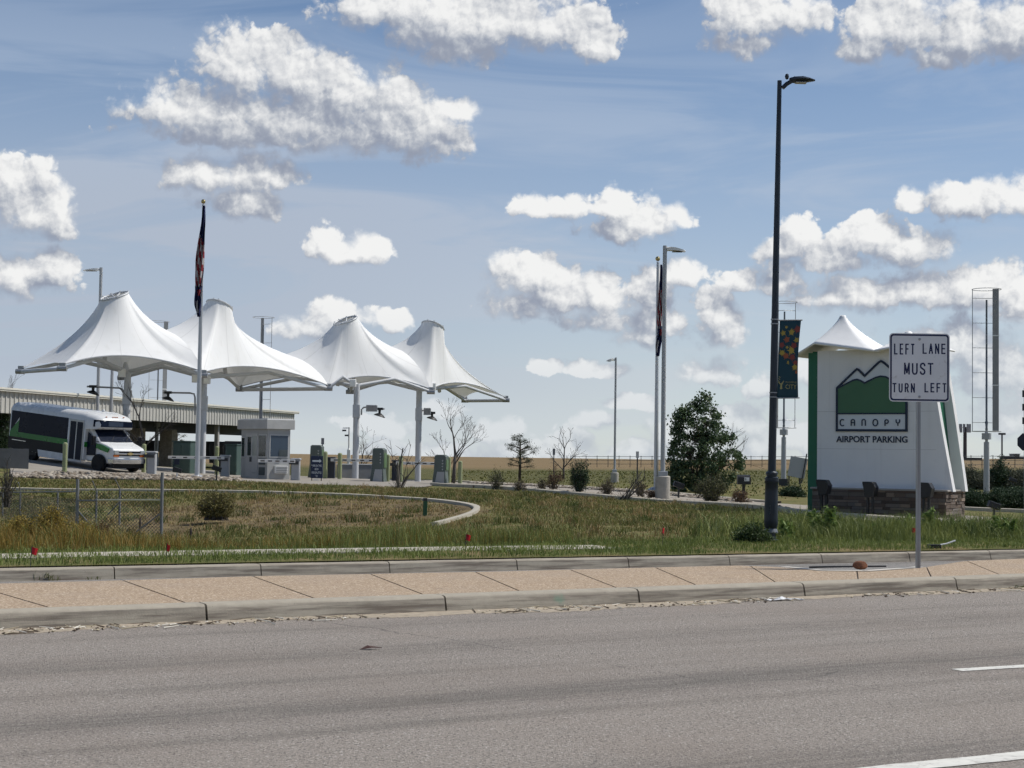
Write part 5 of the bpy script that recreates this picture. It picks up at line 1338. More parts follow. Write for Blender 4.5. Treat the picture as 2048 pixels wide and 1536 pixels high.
    mb = MB(); mb.prism([(c_.x - 2.2 * kk, c_.z - 7 * kk), (c_.x - 1.0 * kk, c_.z + 1 * kk), (c_.x - 6 * kk, c_.z + 7 * kk), (c_.x - 4.5 * kk, c_.z + 8 * kk), (c_.x, c_.z + 3.5 * kk), (c_.x + 5 * kk, c_.z + 10 * kk), (c_.x + 6 * kk, c_.z + 9 * kk), (c_.x + 2 * kk, c_.z + 1 * kk), (c_.x + 2.6 * kk, c_.z - 7 * kk)], y - .002, y)
    for i in range(3): mb.stroke([(c_.x - (6 - i * .7) * kk, c_.z + (10 + i * 4) * kk), (c_.x - (3 - i) * kk, c_.z + (7.5 + i * 4.4) * kk)], 1.1 * kk, y - .002, y)
    mb.build("printed_emblem", gold, bn)
    q = bp(.66, .845); text("lettering", "CITY", 22 * k, 9 * k, gold, bn, (q.x, q.y - .012, q.z - 2 * k), .002)
    q = bp(.66, .80); text("lettering", "COMMERCE", 22 * k, 3 * k, gold, bn, (q.x, q.y - .012, q.z), .002)
build_street_lamp()

# ------------------------------------------------------------------ flagpoles, light poles, turbines
def flag_cloth(name, label, cat, pts, n_fold, mats, colour_of):   # a limp cloth hanging in folds: pts = (x offset, half width, z)
    mb = MB(); m_ = len(pts); nw = 15; vs = []
    for j, (xo, hw, z) in enumerate(pts):
        for i in range(nw):
            u = i / (nw - 1); ph = u * math.pi * n_fold + j * 0.35
            vs.append((xo + (u * 2 - 1) * hw, 0.09 * math.sin(ph) * min(1, hw / .12) - 0.02, z - 0.10 * hw * math.cos(ph)))
    for j in range(m_ - 1):
        for i in range(nw - 1):
            mb.mat(colour_of(i / (nw - 1), j / (m_ - 1))); mb.add([], []); a_ = j * nw + i
            mb.f.append((a_, a_ + nw, a_ + nw + 1, a_ + 1)); mb.mi.append(mb.cur)
    mb.v = vs
    return mb.build(name, mats, None, smooth='all')
M_fblue = mat("flag_blue", (0.012, 0.018, 0.075), 0.8); M_fred = mat("flag_red", (0.22, 0.02, 0.03), 0.8); M_fwhite = mat("flag_white", (0.40, 0.38, 0.39), 0.8); M_fgold = mat("flag_gold", (0.5, 0.33, 0.04), 0.8)
def flagpole(label, px, py, d, py_top, rtop, f1, f2, lb1, lb2):
    b0 = P(px, py, d); k = d / F; Hh = (py - py_top) * k
    root = thing("flagpole", label, "flagpole", b0, 0, "flagpoles"); pm = mat("satin_pole", (0.50, 0.51, 0.53), 0.35, 0.55, 0.05, 2)
    rb_ = rtop * (2.0 if px < 800 else 1.5); MB().lathe([(rb_ * 1.15, -.2), (rb_ * 1.1, 0), (rb_, Hh * .25), (rb_ * .82, Hh * .6), (rtop, Hh)], 16).build("pole", pm, root, smooth=True)
    MB().lathe([(.36, -.15), (.34, .05), (.22, .12), (.16, .16)], 18).build("collar", pm, root, smooth=True)
    MB().sphere((0, 0, Hh + .12), .10, 14).build("ball_finial", mat("brass_ball", (0.42, 0.34, 0.16), 0.3, 0.8), root)
    MB().tube((.10, -.05, .8), (.06, -.04, Hh - .05), .008, n=4).build("halyard", M_white, root)
    def cloth(spec, lb, nm, cf):
        pts = [((P(x, y, d) - b0).x, w_ * k, (P(x, y, d) - b0).z) for x, w_, y in spec]
        o = flag_cloth(nm, lb, "flag", pts, 4.5, [M_fblue, M_fred, M_fwhite, M_fgold], cf); o.location = b0 + Vector((0, -.12, 0)); tag(o, lb, "flag", "limp flags on the poles")
    def dens(spec, n=26):
        ys = np.linspace(spec[0][2], spec[-1][2], n); return [(float(np.interp(y, [s[2] for s in spec], [s[0] for s in spec])), float(np.interp(y, [s[2] for s in spec], [s[1] for s in spec])), float(y)) for y in ys]
    cloth(dens(f1), lb1, "national_flag", lambda u, v: 0 if v < .34 + .12 * u else (1 if int(40 + u * 4 - v * 9) % 2 == 0 else 2))
    cloth(dens(f2), lb2, "state_flag", lambda u, v: (1 if .08 < v < .30 and .3 < u < .8 else 0) if v < .42 else (2 if .1 < u < .45 and v > .45 and v < .85 else 0))
flagpole("tall flagpole standing in front of the fabric canopy", 394, 957, 70, 406, .05,
         [(409, 2.4, 412), (407.5, 5, 450), (404, 7, 490), (401, 8.5, 520), (399, 8.5, 555), (398, 7, 575)], [(398, 7, 572), (397.5, 7.5, 590), (397, 6.5, 612), (399, 3.5, 634)],
         "limp red white and blue flag hanging above the fabric canopy", "dark blue and white flag hanging lowest on the pole before the canopy")
flagpole("flagpole standing close beside the taller grey light pole", 1311, 982, 66, 522, .05,
         [(1322, 2.2, 530), (1323, 4, 560), (1322, 6, 590), (1320, 6.5, 620), (1318, 5, 640), (1318, 4, 658)], [(1319, 4.5, 652), (1320, 5, 668), (1316, 6, 690), (1315, 3, 713)],
         "striped flag hanging limp beside the taller light pole", "dark blue flag hanging lowest beside the taller light pole")

def light_pole(label, px, py, d, py_top, side, rb, cw=None, ch=None, lum=0.62, rt=None):
    b0 = P(px, py, d); k = d / F; Hh = (py - py_top) * k; z0 = 0
    root = thing("light_pole", label, "light pole", b0, 0, "grey car park light poles")
    if cw:
        z0 = ch * k; mb = MB(); mb.lathe([(cw * k / 2, -.6), (cw * k / 2, z0 - .03), (cw * k / 2 - .03, z0)], 22); mb.build("concrete_base", M_conc, root, smooth=True)
        MB().box(-rb * 1.9, rb * 1.9, -rb * 1.9, rb * 1.9, z0 - .01, z0 + .16).build("base_cover", M_polegrey, root, bevel=0.02)
    rt = rt or rb * .82
    mb = MB(); mb.path([(0, 0, z0 if cw else -.5), (0, 0, Hh)], [rb, rt], 4 if False else 12); mb.build("pole", M_polegrey, root, smooth=True)
    mb = MB(); s = side; zt = Hh - .12
    rings = []
    for x, wd, zl, zh in ((rt * .9, .05, -.06, .05), (.2, .13, -.05, .07), (lum * .6, .17, -.05, .05), (lum, .13, -.08, -.01), (lum * 1.18, .06, -.09, -.05)):
        ring = [(x * s, -wd, zt + zl), (x * s, wd, zt + zl), (x * s, wd, zt + zh), (x * s, 0, zt + zh + .02), (x * s, -wd, zt + zh)]
        rings.append(ring if s > 0 else ring[::-1])
    loft(mb, rings); mb.build("lamp_head", M_white, root, smooth=True)
    MB().box(min(.25 * s, lum * s), max(.25 * s, lum * s), -.1, .1, zt - .095, zt - .085).build("lamp_lens", M_dark, root)
light_pole("tallest grey light pole, on a round concrete base before the leafy tree", 1325, 1001, 55, 490, 1, .082, 30, 49, .6, .072)
light_pole("slim grey light pole on a concrete base standing alone in the field", 1229, 966, 85, 715, -1, .062, 16, 21, .42, .055)
light_pole("grey light pole rising behind the fabric canopy's tallest peak", 192, 936, 90, 534, -1, .10, None, None, .85, .09)
sp = thing("steel_mast", "slim grey mast seen under the canopy edge over the shuttle bus", "mast", TD(219, 92)); MB().path([(0, 0, -.5), (.02, 0, 6.4)], [.1, .09], 10).build("pole", M_polegrey, sp, smooth=True); MB().lathe([(.16, -.1), (.16, .3), (.11, .34)], 12).build("base_collar", M_polegrey, sp)
MB().lathe([(.11, 6.38), (.11, 6.5), (.04, 6.56)], 10).build("mast_cap", M_polegrey, sp)

def turbine_proto():
    root = thing("wind_turbine", "", "wind turbine", (0, 0, 0), 0, "vertical axis wind turbines"); g_ = M_polegrey
    H0, HB, Hb, Ht = 2.5, 2.75, 3.0, 9.75; Rr = .67
    MB().lathe([(.15, -.6), (.145, 0), (.125, H0)], 16).build("pole", M_white if False else g_, root, smooth=True)
    MB().lathe([(.07, H0), (.07, H0 + .12), (.22, H0 + .121), (.22, H0 + .42), (.08, H0 + .421), (.08, H0 + .5)], 18).build("generator", g_, root, smooth=True)
    MB().lathe([(.045, H0 + .45), (.065, H0 + .62), (.05, H0 + .7), (.075, H0 + .95), (.05, H0 + 1.0), (.045, Ht - .5)], 12).build("shaft", mat("turbine_shaft", (0.16, 0.17, 0.18), 0.4, 0.4), root, smooth=True)
    mb = MB()
    for z in (Hb, Ht): mb.path([(Rr * math.cos(2 * math.pi * i / 36), Rr * math.sin(2 * math.pi * i / 36), z) for i in range(37)], .016, 5)
    mb.build("end_ring", g_, root, smooth=True)
    mb = MB(); mb.prism_z([(.20, -.30), (.47, -.36), (.48, -.34), (.30, -.25), (.20, -.27)], Hb, Ht); bl = mb.build("blade", mat("turbine_blade", (0.30, 0.30, 0.30), 0.5, 0.2), root)
    mb = MB()
    for z in (Hb + 2.15, Hb + 4.5): mb.prism_z([(.195, -.315), (.485, -.375), (.49, -.335), (.195, -.265)], z, z + .06)
    mb.build("blade_clip", M_white, bl)
    MB().tube((-Rr, 0, Hb), (-Rr, 0, Ht), .02, n=6).build("guide_rod", g_, root)
    mb = MB()
    for i in range(6):
        z = Hb + .42 + i * (Ht - Hb - .85) / 5
        mb.tube((-Rr, 0, z), (0, 0, z), .014, n=5); mb.tube((0, 0, z), (.33, -.3, z - .02), .014, n=5)
    mb.build("strut", g_, root)
    return root
TB = turbine_proto(); q = P(1973, 990, 78); TB.location = q; TB['label'] = "vertical turbine standing over the juniper hedge, right of the monument sign"; TB.scale = (1.03,) * 3
dup(TB, P(1567, 968, 84), R(200), "vertical turbine behind the dark street lamp and its banner", .98)
dup(TB, TD(521, 100), R(150), "vertical turbine rising behind the canopy over the gate booth", 1.0)
dup(TB, TD(312, 108), R(40), "vertical turbine showing its ring in the dip between the first two canopy peaks", 1.0)

# ------------------------------------------------------------------ small roadside furniture
def post_sign(label, px, py, py_top, w, h, m_face, d=None):
    b0 = T(px, py) if d is None else P(px, py, d); k = b0.y / F; H = (py - py_top) * k
    r_ = thing("small_sign", label, "sign", b0, 0, "small signs on thin posts")
    MB().box(-.025, .025, -.015, .015, -.3, H).build("post", M_dark, r_); MB().cbox(-w * k / 2, w * k / 2, -.022, -.016, H - h * k, H + .02, .004).build("panel", m_face, r_)
M_sgrey = mat("sign_back_grey", (0.2, 0.2, 0.21), 0.5, 0.4); M_spale = mat("sign_face_pale", (0.5, 0.5, 0.5), 0.5)
post_sign("small dark sign on a thin post between the two field trees", 1107, 968, 898, 5, 12, M_sgrey)
post_sign("small pale sign on a thin post beside the dead leaning branches", 1274, 985, 904, 6, 12, M_spale)
post_sign("small grey sign on a tilted post above the navy notice board", 644, 955, 877, 6, 12, M_sgrey, 83)
cm = thing("camera_mast", "white camera mast with two heads in front of the grey low wall's far end", "camera mast", TD(697, 98))
MB().lathe([(.09, -.3), (.09, 1.75), (.05, 1.8), (.05, 3.1)], 10).build("pole", M_white, cm); MB().box(-.1, .1, -.1, .1, 1.0, 1.7).build("pole_box", M_white, cm)
for s, z in ((-.28, 2.9), (-.12, 2.6)): MB().box(s - .14, s + .1, -.06, .06, z - .05, z + .05, Matrix.Rotation(R(0), 4, 'Y')).build("camera", M_dark, cm)
MB().box(-.4, .05, -.03, .03, 3.02, 3.08).build("crossbar", M_white, cm)

def mailbox():
    q = T(1487, 1003); k = q.y / F; r_ = thing("mailbox", "black mailbox with a white number plate on a short post", "mailbox", q)
    z = (1003 - 969) * k; hgt = 19 * k
    MB().box(-.05, .05, -.05, .05, -.2, z).build("post", M_black, r_)
    mb = MB(); n = 10; wx, dy = 12.5 * k, .16
    pl = [(-dy, z), (-dy, z + hgt * .6)] + [(dy * math.cos(math.pi - math.pi * i / n), z + hgt * .6 + hgt * .4 * math.sin(math.pi * i / n)) for i in range(1, n)] + [(dy, z + hgt * .6), (dy, z)]
    loft(mb, [[(x, a_, b_) for a_, b_ in pl] for x in (-wx, wx)]); mb.build("box", M_black, r_, smooth=True)
    MB().box(0, wx * .8, -dy - .012, -dy - .001, z + hgt * .35, z + hgt * .75).build("number_plate", M_white, r_)
    text("lettering", "81", wx * .22, hgt * .25, M_black, r_, (wx * .2, -dy - .0125, z + hgt * .55), .003, .02)
    MB().box(wx, wx + .015, -dy * .8, dy * .8, z + .02, z + hgt * .8).build("door", M_black, r_)
mailbox()

def ground_flood(label, px, py, h=0.42, yaw=10):
    q = T(px, py); r_ = thing("ground_floodlight", label, "floodlight", q, R(yaw), "small ground floodlights")
    MB().tube((0, 0, -.2), (0, 0, h), .035, n=8).build("stem", M_white if h < .3 else M_dark, r_)
    mb = MB(); mb.box(-.19, .19, -.09, .09, -.09, .10, Matrix.Translation((0, 0, h + .1)) @ Matrix.Rotation(R(18), 4, 'Y')); mb.build("lamp_housing", M_black, r_, bevel=.02)
    MB().box(-.15, .15, .091, .1, h + .04, h + .16).build("lens", M_glass, r_)
ground_flood("black floodlight on a short white stem near the flagpole foot", 354, 958, .28)
ground_flood("black floodlight on a dark stem by the kerb before the booth", 433, 964, .42)
ground_flood("black floodlight in the rocks beneath the leafy tree", 1357, 1000, .42)
ground_flood("black floodlight on the juniper hedge beside the white turbine pole", 2026, 984, .5)
ground_flood("black floodlight in the grass beside the equipment box", 1599, 968, .3)
ground_flood("black floodlight in the rocks in front of the juniper hedge", 1988, 1040, .32)

eb = thing("equipment_box", "tilted grey equipment box on a stand at the banner turbine's foot", "equipment box", P(1588, 972, 80), R(-10))
MB().box(-.42, .42, -.1, .1, .45, 1.45, Matrix.Rotation(R(10), 4, 'Y')).build("housing", M_polegrey, eb)
MB().box(.3, .36, -.16, -.11, .2, 1.7, Matrix.Rotation(R(10), 4, 'Y')).build("edge_channel", M_dark, eb)
for x in (-.25, .3): MB().box(x - .03, x + .03, -.05, .05, -.3, .5).build("leg", M_dark, eb)
MB().box(-.75, -.3, -.12, .12, .0, .35).build("connection_box", M_dark, eb)

# octagonal sign seen at the frame's edge
os_ = thing("stop_sign", "dark edge of an octagonal sign with small plates above it at the picture's margin", "road sign", TD(2052, 30))
zc = P(2056, 884, 30).z - os_.location.z
MB().path([(0, 0.03, -.3), (0, 0.03, P(2052, 775, 30).z - os_.location.z)], .03, 8).build("post", M_polegrey, os_)
MB().prism([(.175 * math.cos(R(22.5 + 45 * i)), zc + .175 * math.sin(R(22.5 + 45 * i))) for i in range(8)], -.006, .0).build("octagon_panel", mat("dark_sign_back", (0.012, 0.016, 0.03), 0.5), os_)
for y in (787, 814, 841):
    z = P(2052, y, 30).z - os_.location.z; MB().box(-.07, .1, -.006, 0, z - .07, z + .06).build("plate", M_dark, os_)

# far things on the rise
ct = thing("cell_tower", "dark cell tower with a ring of pale antennas on the far rise", "cell tower", TD(1930, 300)); MB().path([(0, 0, -3), (0, 0, 6.2)], [.36, .32], 10).build("mast", mat("weathered_tower_steel", (0.07, 0.06, 0.06), 0.7), ct)
mb = MB()
for i in range(9):
    a = 2 * math.pi * i / 9; mb.box(-.13, .13, -.1, .1, -.85, .75, Matrix.Translation((.95 * math.cos(a), .9 * math.sin(a), 6.0)))
    mb.tube((0, 0, 6.1), (.95 * math.cos(a), .9 * math.sin(a), 6.1), .06, n=4)
mb.build("antenna", mat("antenna_grey", (0.3, 0.31, 0.33), 0.6), ct)
MB().box(-4, 2.6, -2, 2, -2, .45).build("equipment_shed", M_dark, ct)
fm = thing("floodlight_mast", "thin mast with a small crosshead on the far rise beside low sheds", "mast", TD(2004, 330)); MB().path([(0, 0, -3), (0, 0, 5.2)], .18, 6).build("pole", M_dark, fm); MB().box(-.7, .7, -.2, .2, 5.0, 5.4).build("crosshead", M_dark, fm)
fs_ = thing("far_shed", "low dark shed roofs on the far rise behind the thin mast", "shed", TD(2022, 330))
for x0, x1, z in ((-1.4, 0.6, .5), (.6, 1.8, 1.0), (1.8, 5, .4)): MB().box(x0, x1, 0, 3, -3, z).build("shed_block", M_dark, fs_)
for x0, x1, z in ((-1.4, 0.6, .5), (.6, 1.8, 1.0), (1.8, 5, .4)): MB().box(x0 - .1, x1 + .1, -.1, 3.1, z, z + .15).build("roof", M_galv, fs_)

# far field fence
ff = thing("field_fence", "thin dark wire fence crossing the field behind the trees", "fence", (0, 0, 0))
mb = MB(); last = None
for i, px in enumerate(range(1150, 2120, 22)):
    d = 172 if px < 1880 else 150
    q = TD(px, d); MB().tube(q - Vector((0, 0, .3)), q + Vector((0, 0, 1.25)), .035, n=5).build("fence_post", M_dark, ff)
    if last is not None:
        for h in (.35, .75, 1.15): mb.tube(last + Vector((0, 0, h)), q + Vector((0, 0, h)), .022, n=4, cap=False)
    last = q
mb.build("wire", M_dark, ff)

# ------------------------------------------------------------------ chain-link enclosure in the basin
M_fence = mat("weathered_fence_steel", (0.20, 0.205, 0.21), 0.6, 0.3, 0.12, 6)
def chain_fence():
    D0 = 34.0
    root = thing("chain_link_fence", "galvanised chain link fence with angled top arms around the drain in the basin", "fence", P(160, 1080, D0)); L = lambda p: p - root.location
    def post(px, y0, y1, d, r_, arm=None):
        a_, b_ = P(px, y0, d), P(px + (y0 - y1) * .012, y1, d)
        MB().tube(L(a_) - Vector((0, 0, .6)), L(b_), r_, n=8).build("post", M_fence, root, smooth=True)
        if arm: MB().tube(L(b_), L(P(arm[0], arm[1], d - .3)), .014, n=6).build("top_arm", M_fence, root)
    post(154, 1075, 958, D0, .034); post(323, 1086, 945, D0, .034)
    post(192, 1082, 982, D0 + 2, .022, (185, 962)); post(239, 1062, 978, D0 + 4, .024, (231, 960)); post(40, 1050, 985, D0 + 5, .022, (37, 965)); post(5, 1052, 985, D0 + 4, .02); post(115, 1035, 985, D0 + 3, .02)
    rail = lambda a_, b_, r_, m_=M_fence: MB().tube(L(P(*a_)), L(P(*b_)), r_, n=6).build("rail", m_, root)
    rail((0, 985, D0 + 4), (154, 983, D0), .016); rail((154, 1001, D0), (195, 1001, D0), .016); rail((195, 1000, D0), (322, 1000, D0), .019, mat("bare_bright_rail", (0.62, 0.58, 0.42), 0.5)); rail((-60, 985, D0 + 5), (0, 985, D0 + 4), .016)
    for a_, b_ in (((156, 1022, D0), (192, 1062, D0)), ((321, 1027, D0), (272, 1064, D0)), ((238, 1005, D0 + 4), (215, 1030, D0 + 4))): MB().tube(L(P(*a_)), L(P(*b_)), .016, n=6).build("brace", M_fence, root)
    def fabric(a_, b_, top_y, bot_y, pitch=.075):
        A, B = P(a_[0], top_y, a_[1]), P(b_[0], top_y, b_[1]); h = (bot_y - top_y) * a_[1] / F
        d = B - A; d.z = 0; Lg = d.length; d.normalize(); mb = MB(); k = int((Lg + h) / pitch)
        for i in range(k):
            s0 = i * pitch - h
            for sgn in (1, -1):
                # wire from (s0, bottom) to (s0 + h, top), clipped to the panel
                t0, t1_ = max(0, -s0 / h), min(1, (Lg - s0) / h)
                if t1_ <= t0: continue
                za, zb = (-h + h * t0, -h + h * t1_) if sgn > 0 else (-h * t0, -h * t1_)
                pa = A + d * (s0 + h * t0) + Vector((0, 0, za)); pb = A + d * (s0 + h * t1_) + Vector((0, 0, zb))
                mb.tube(L(pa), L(pb), .0042, n=3, cap=False)
        mb.build("wire_mesh", mat("mesh_wire", (0.07, 0.073, 0.075), 0.8, 0.0), root)
    fabric((154, D0), (323, D0), 984, 1082); fabric((-20, D0 + 4), (154, D0), 985, 1068)
chain_fence()

# ------------------------------------------------------------------ marker flags, litter, stone
def marker(label, px, py, h=.42, d=None, face=0.3):
    q = G(px, py, 0.16) if d is None else TD(px, d); r_ = thing("marker_flag", label, "marker flag", q, face, "red marker flags in the grass")
    MB().tube((0, 0, -.1), (.015, 0, h), .004, n=5).build("wire", M_dark, r_)
    mb = MB(); vs = []
    for i in range(7):
        for j in range(2): vs.append((.008 + .013 * i * (0.75 if j else 1), .012 * math.sin(i * 1.3 + j), h - .005 - .08 * j - .004 * i))
    mb.add(vs, [(2 * i, 2 * i + 1, 2 * i + 3, 2 * i + 2) for i in range(6)]); mb.build("flag_cloth", mat("red_plastic", (0.55, 0.012, 0.02), 0.5), r_, smooth='all')
marker("crumpled red marker flag nearest the chain link fence's yellow weeds", 60, 1131, .22); marker("red marker flag beyond the fence post, at the pavement strip", 332, 1122, .22, face=-.9)
marker("red marker flag in front of the kerb's curved end", 930, 1105, .26); marker("red marker flag among bare patches short of the street lamp", 1325, 1094, .30, face=1.2); marker("faded red marker flag behind the lane sign's post", 1823, 1080, .22)

rk = MB(); rk.sphere((0, 0, .05), .085, 10, (1.15, .9, .62)); rs = random.Random(2); rk.v = [tuple(Vector(v) * (1 + rs.uniform(-.10, .10))) for v in rk.v]
st_ = rk.build("stone", mat("reddish_stone", (0.20, 0.085, 0.045), 0.9, 0, 0.25, 12, .5, 40), smooth=True); st_.location = G(1721, 1139, .16); tag(st_, "single reddish brown stone lying on the paved median", "stone")
lf = MB(); lf.add([(-.09, 0, .004), (-.02, .03, .03), (.09, .01, .012), (-.01, -.03, .02)], [(0, 3, 1), (1, 3, 2)]); o = lf.build("dead_leaf", mat("dry_leaf", (0.06, 0.025, 0.02), 0.8)); o.location = G(742, 1299, 0); o.rotation_euler = (0, 0, .4); tag(o, "curled dark leaf lying alone on the road", "leaf"); o.modifiers.new("thick", 'SOLIDIFY').thickness = .003

def crumple(px, py, sx, sy, h, seed):
    rs = random.Random(seed); q = G(px, py, .0); nx, ny = 9, 6; mb = MB()
    vs = [((i / (nx - 1) - .5) * sx + rs.uniform(-.02, .02), (j / (ny - 1) - .5) * sy + rs.uniform(-.02, .02), .008 + h * rs.random() * (1 - abs(i / (nx - 1) - .5) * 1.6)) for j in range(ny) for i in range(nx)]
    mb.add(vs, [(j * nx + i, j * nx + i + 1, (j + 1) * nx + i + 1, (j + 1) * nx + i) for j in range(ny - 1) for i in range(nx - 1)])
    o = mb.build("plastic_litter", mat("white_plastic", (0.68, 0.68, 0.68), 0.35)); o.location = q; o.rotation_euler = (0, 0, .45); o.modifiers.new("thick", 'SOLIDIFY').thickness = .003; return o
tag(crumple(1497, 1196, .26, .14, .10, 4), "crumpled white plastic bag against the median kerb", "litter", "white litter in the gutter")
tag(crumple(1570, 1201, .44, .07, .035, 9), "flat torn strip of white plastic beside the crumpled bag", "litter", "white litter in the gutter")
for i, (px, py, lb) in enumerate(((1512, 1190, "dry brown tuft caught on the crumpled plastic bag"), (1536, 1194, "dry brown tuft between the two pieces of white plastic"))):
    mb = MB(); rs = random.Random(i)
    for _ in range(60):
        a = rs.uniform(0, 6.28); e = rs.uniform(.2, 1.4); L_ = rs.uniform(.02, .07); mb.tube((rs.uniform(-.02, .02), rs.uniform(-.02, .02), .01), (L_ * math.cos(a) * math.cos(e), L_ * math.sin(a) * math.cos(e), .01 + L_ * math.sin(e)), .003, .001, 3)
    o = mb.build("dry_tuft", mat("dry_tuft_brown", (0.13, 0.10, 0.07), 0.95)); o.location = G(px, py, 0); tag(o, lb, "dry tuft")
wl = MB(); wl.path([(-.5, 0, .02), (-.1, .05, .03), (.5, .25, .03)], .012, 5); o = wl.build("dark_rod", M_black); o.location = G(1700, 1139, .155); tag(o, "thin dark rod lying flat beside the reddish stone", "rod")
cy = thing("bent_frame", "low dark frame with a pale bent bar in weeds past the lane sign's post", "frame", G(1868, 1096, .17)); MB().box(-.10, .10, -.04, .04, 0, .055).build("box", M_black, cy); MB().path([(.1, 0, .05), (.2, 0, .07), (.33, 0, .12)], .012, 5).build("bent_bar", M_white, cy)

# ------------------------------------------------------------------ vegetation
def leaf_mat(name, a_, b_, rough=0.6, transl=0.25, scale=0.9):
    m_ = bpy.data.materials.new(name); m_.use_nodes = True
    b = NB(m_.node_tree); b.n.clear()
    pos = b.node('ShaderNodeNewGeometry').outputs['Position']; at = b.node('ShaderNodeAttribute'); at.attribute_name = 'tone'
    f = b.m('ADD', b.m('MULTIPLY', at.outputs['Fac'], 0.65), b.m('MULTIPLY', b.noise(pos, scale, 4, 0.6).outputs[0], 0.45))
    c = b.mix(f, a_, b_)
    d = b.node('ShaderNodeBsdfPrincipled'); b.l.new(c, d.inputs['Base Color']); d.inputs['Roughness'].default_value = rough; d.inputs['Specular IOR Level'].default_value = 0.2
    t = b.node('ShaderNodeBsdfTranslucent'); b.l.new(c, t.inputs[0]); mx = b.node('ShaderNodeMixShader'); mx.inputs[0].default_value = transl
    b.l.new(d.outputs[0], mx.inputs[1]); b.l.new(t.outputs[0], mx.inputs[2]); o = b.node('ShaderNodeOutputMaterial'); b.l.new(mx.outputs[0], o.inputs[0])
    return m_
def with_tone(o, tone):
    at_ = o.data.attributes.new("tone", 'FLOAT', 'FACE'); at_.data.foreach_set('value', np.asarray(tone, dtype=np.float32)); return o

def blades(name, pts, h, w, lean, m_, tone=None, parent=None, bend=True):
    """one bent blade per point: two triangles wide at the foot, pointed at the tip"""
    n = len(pts); a = rng.uniform(0, 2 * np.pi, n); l_ = rng.uniform(0, 1, n) * lean * h; la = rng.uniform(0, 2 * np.pi, n)
    dx, dy = np.cos(a) * w / 2, np.sin(a) * w / 2; lx, ly = np.cos(la) * l_, np.sin(la) * l_
    p = np.asarray(pts); V = np.empty((n, 5, 3))
    V[:, 0] = p + np.stack([dx, dy, -0.02 + 0 * dx], -1); V[:, 1] = p - np.stack([dx, dy, 0.02 + 0 * dx], -1)
    mid = p + np.stack([lx * .35, ly * .35, h * .6], -1)
    V[:, 2] = mid + np.stack([dx * .7, dy * .7, 0 * dx], -1); V[:, 3] = mid - np.stack([dx * .7, dy * .7, 0 * dx], -1)
    V[:, 4] = p + np.stack([lx, ly, h * (1 - .25 * lean * rng.uniform(0, 1, n))], -1)
    base = np.arange(n)[:, None] * 5
    Ft = np.concatenate([base + np.array([[0, 1, 3]]), base + np.array([[0, 3, 2]]), base + np.array([[2, 3, 4]])])
    o = np_mesh(name, V.reshape(-1, 3), Ft, m_, parent)
    t = rng.uniform(0, 1, n) if tone is None else tone
    return with_tone(o, np.concatenate([t, t, t]))

def clump(x, y, s=1.0):
    return 0.5 + 0.25 * np.sin(x * 1.7 * s + 2.1 * np.sin(y * 0.9 * s)) + 0.25 * np.sin(y * 2.3 * s + 1.7 * np.sin(x * 1.1 * s + 1.0))
def pxof(x, y):                           # photo column of a ground point (roll ignored)
    return 1024 + F * x / y
def ground_pts(n, d0, d1, px0=-60, px1=2110):
    """points spread over the ground between two distances, as many per square metre everywhere"""
    u = rng.uniform(0, 1, n); d = np.sqrt(d0 ** 2 + (d1 ** 2 - d0 ** 2) * u); a = (rng.uniform(px0, px1, n) - 1024) / F
    return a * d, d
kfd = lambda x: 21.0 + 0.5105 * x
def put(x, y): return np.stack([x, y, tz_np(x, y)], -1)
pave = lambda x, y: (np.abs((y - kfd(x)) * 0.89 - np.interp(pxof(x, y), [-200, 1240, 1300], [2.15, 2.15, 2.15]) - 0.25) < 0.36) & (pxof(x, y) < 1235)
BC = T(620, 1030)
brown_e = lambda x, y: ((x - BC.x) / 4.6) ** 2 + ((y - BC.y) / 6.5) ** 2
DKx = np.array([p.x for p in DK]); DKy = np.array([p.y for p in DK]); RMx = np.array([p.x for p in RIM]); RMy = np.array([p.y for p in RIM])
def near_line(x, y, lx, ly, r_):
    out = np.zeros(len(x), bool)
    for i in range(0, len(lx)): out |= (x - lx[i]) ** 2 + (y - ly[i]) ** 2 < r_ ** 2
    return out
o_ = np.argsort(DKx)
drive_y = lambda x: np.where(x < DKx.min(), 1e9, np.interp(x, DKx[o_], DKy[o_]))

M_gverge = leaf_mat("verge_grass_green", (0.07, 0.11, 0.026), (0.24, 0.28, 0.08))
M_gmix = leaf_mat("slope_grass", (0.085, 0.10, 0.028), (0.27, 0.25, 0.09))
M_gdry = leaf_mat("dry_grass", (0.17, 0.12, 0.055), (0.39, 0.29, 0.135))
M_gold = leaf_mat("golden_weeds", (0.15, 0.10, 0.024), (0.36, 0.255, 0.07))
M_weed = leaf_mat("green_weeds", (0.055, 0.088, 0.024), (0.29, 0.32, 0.10))

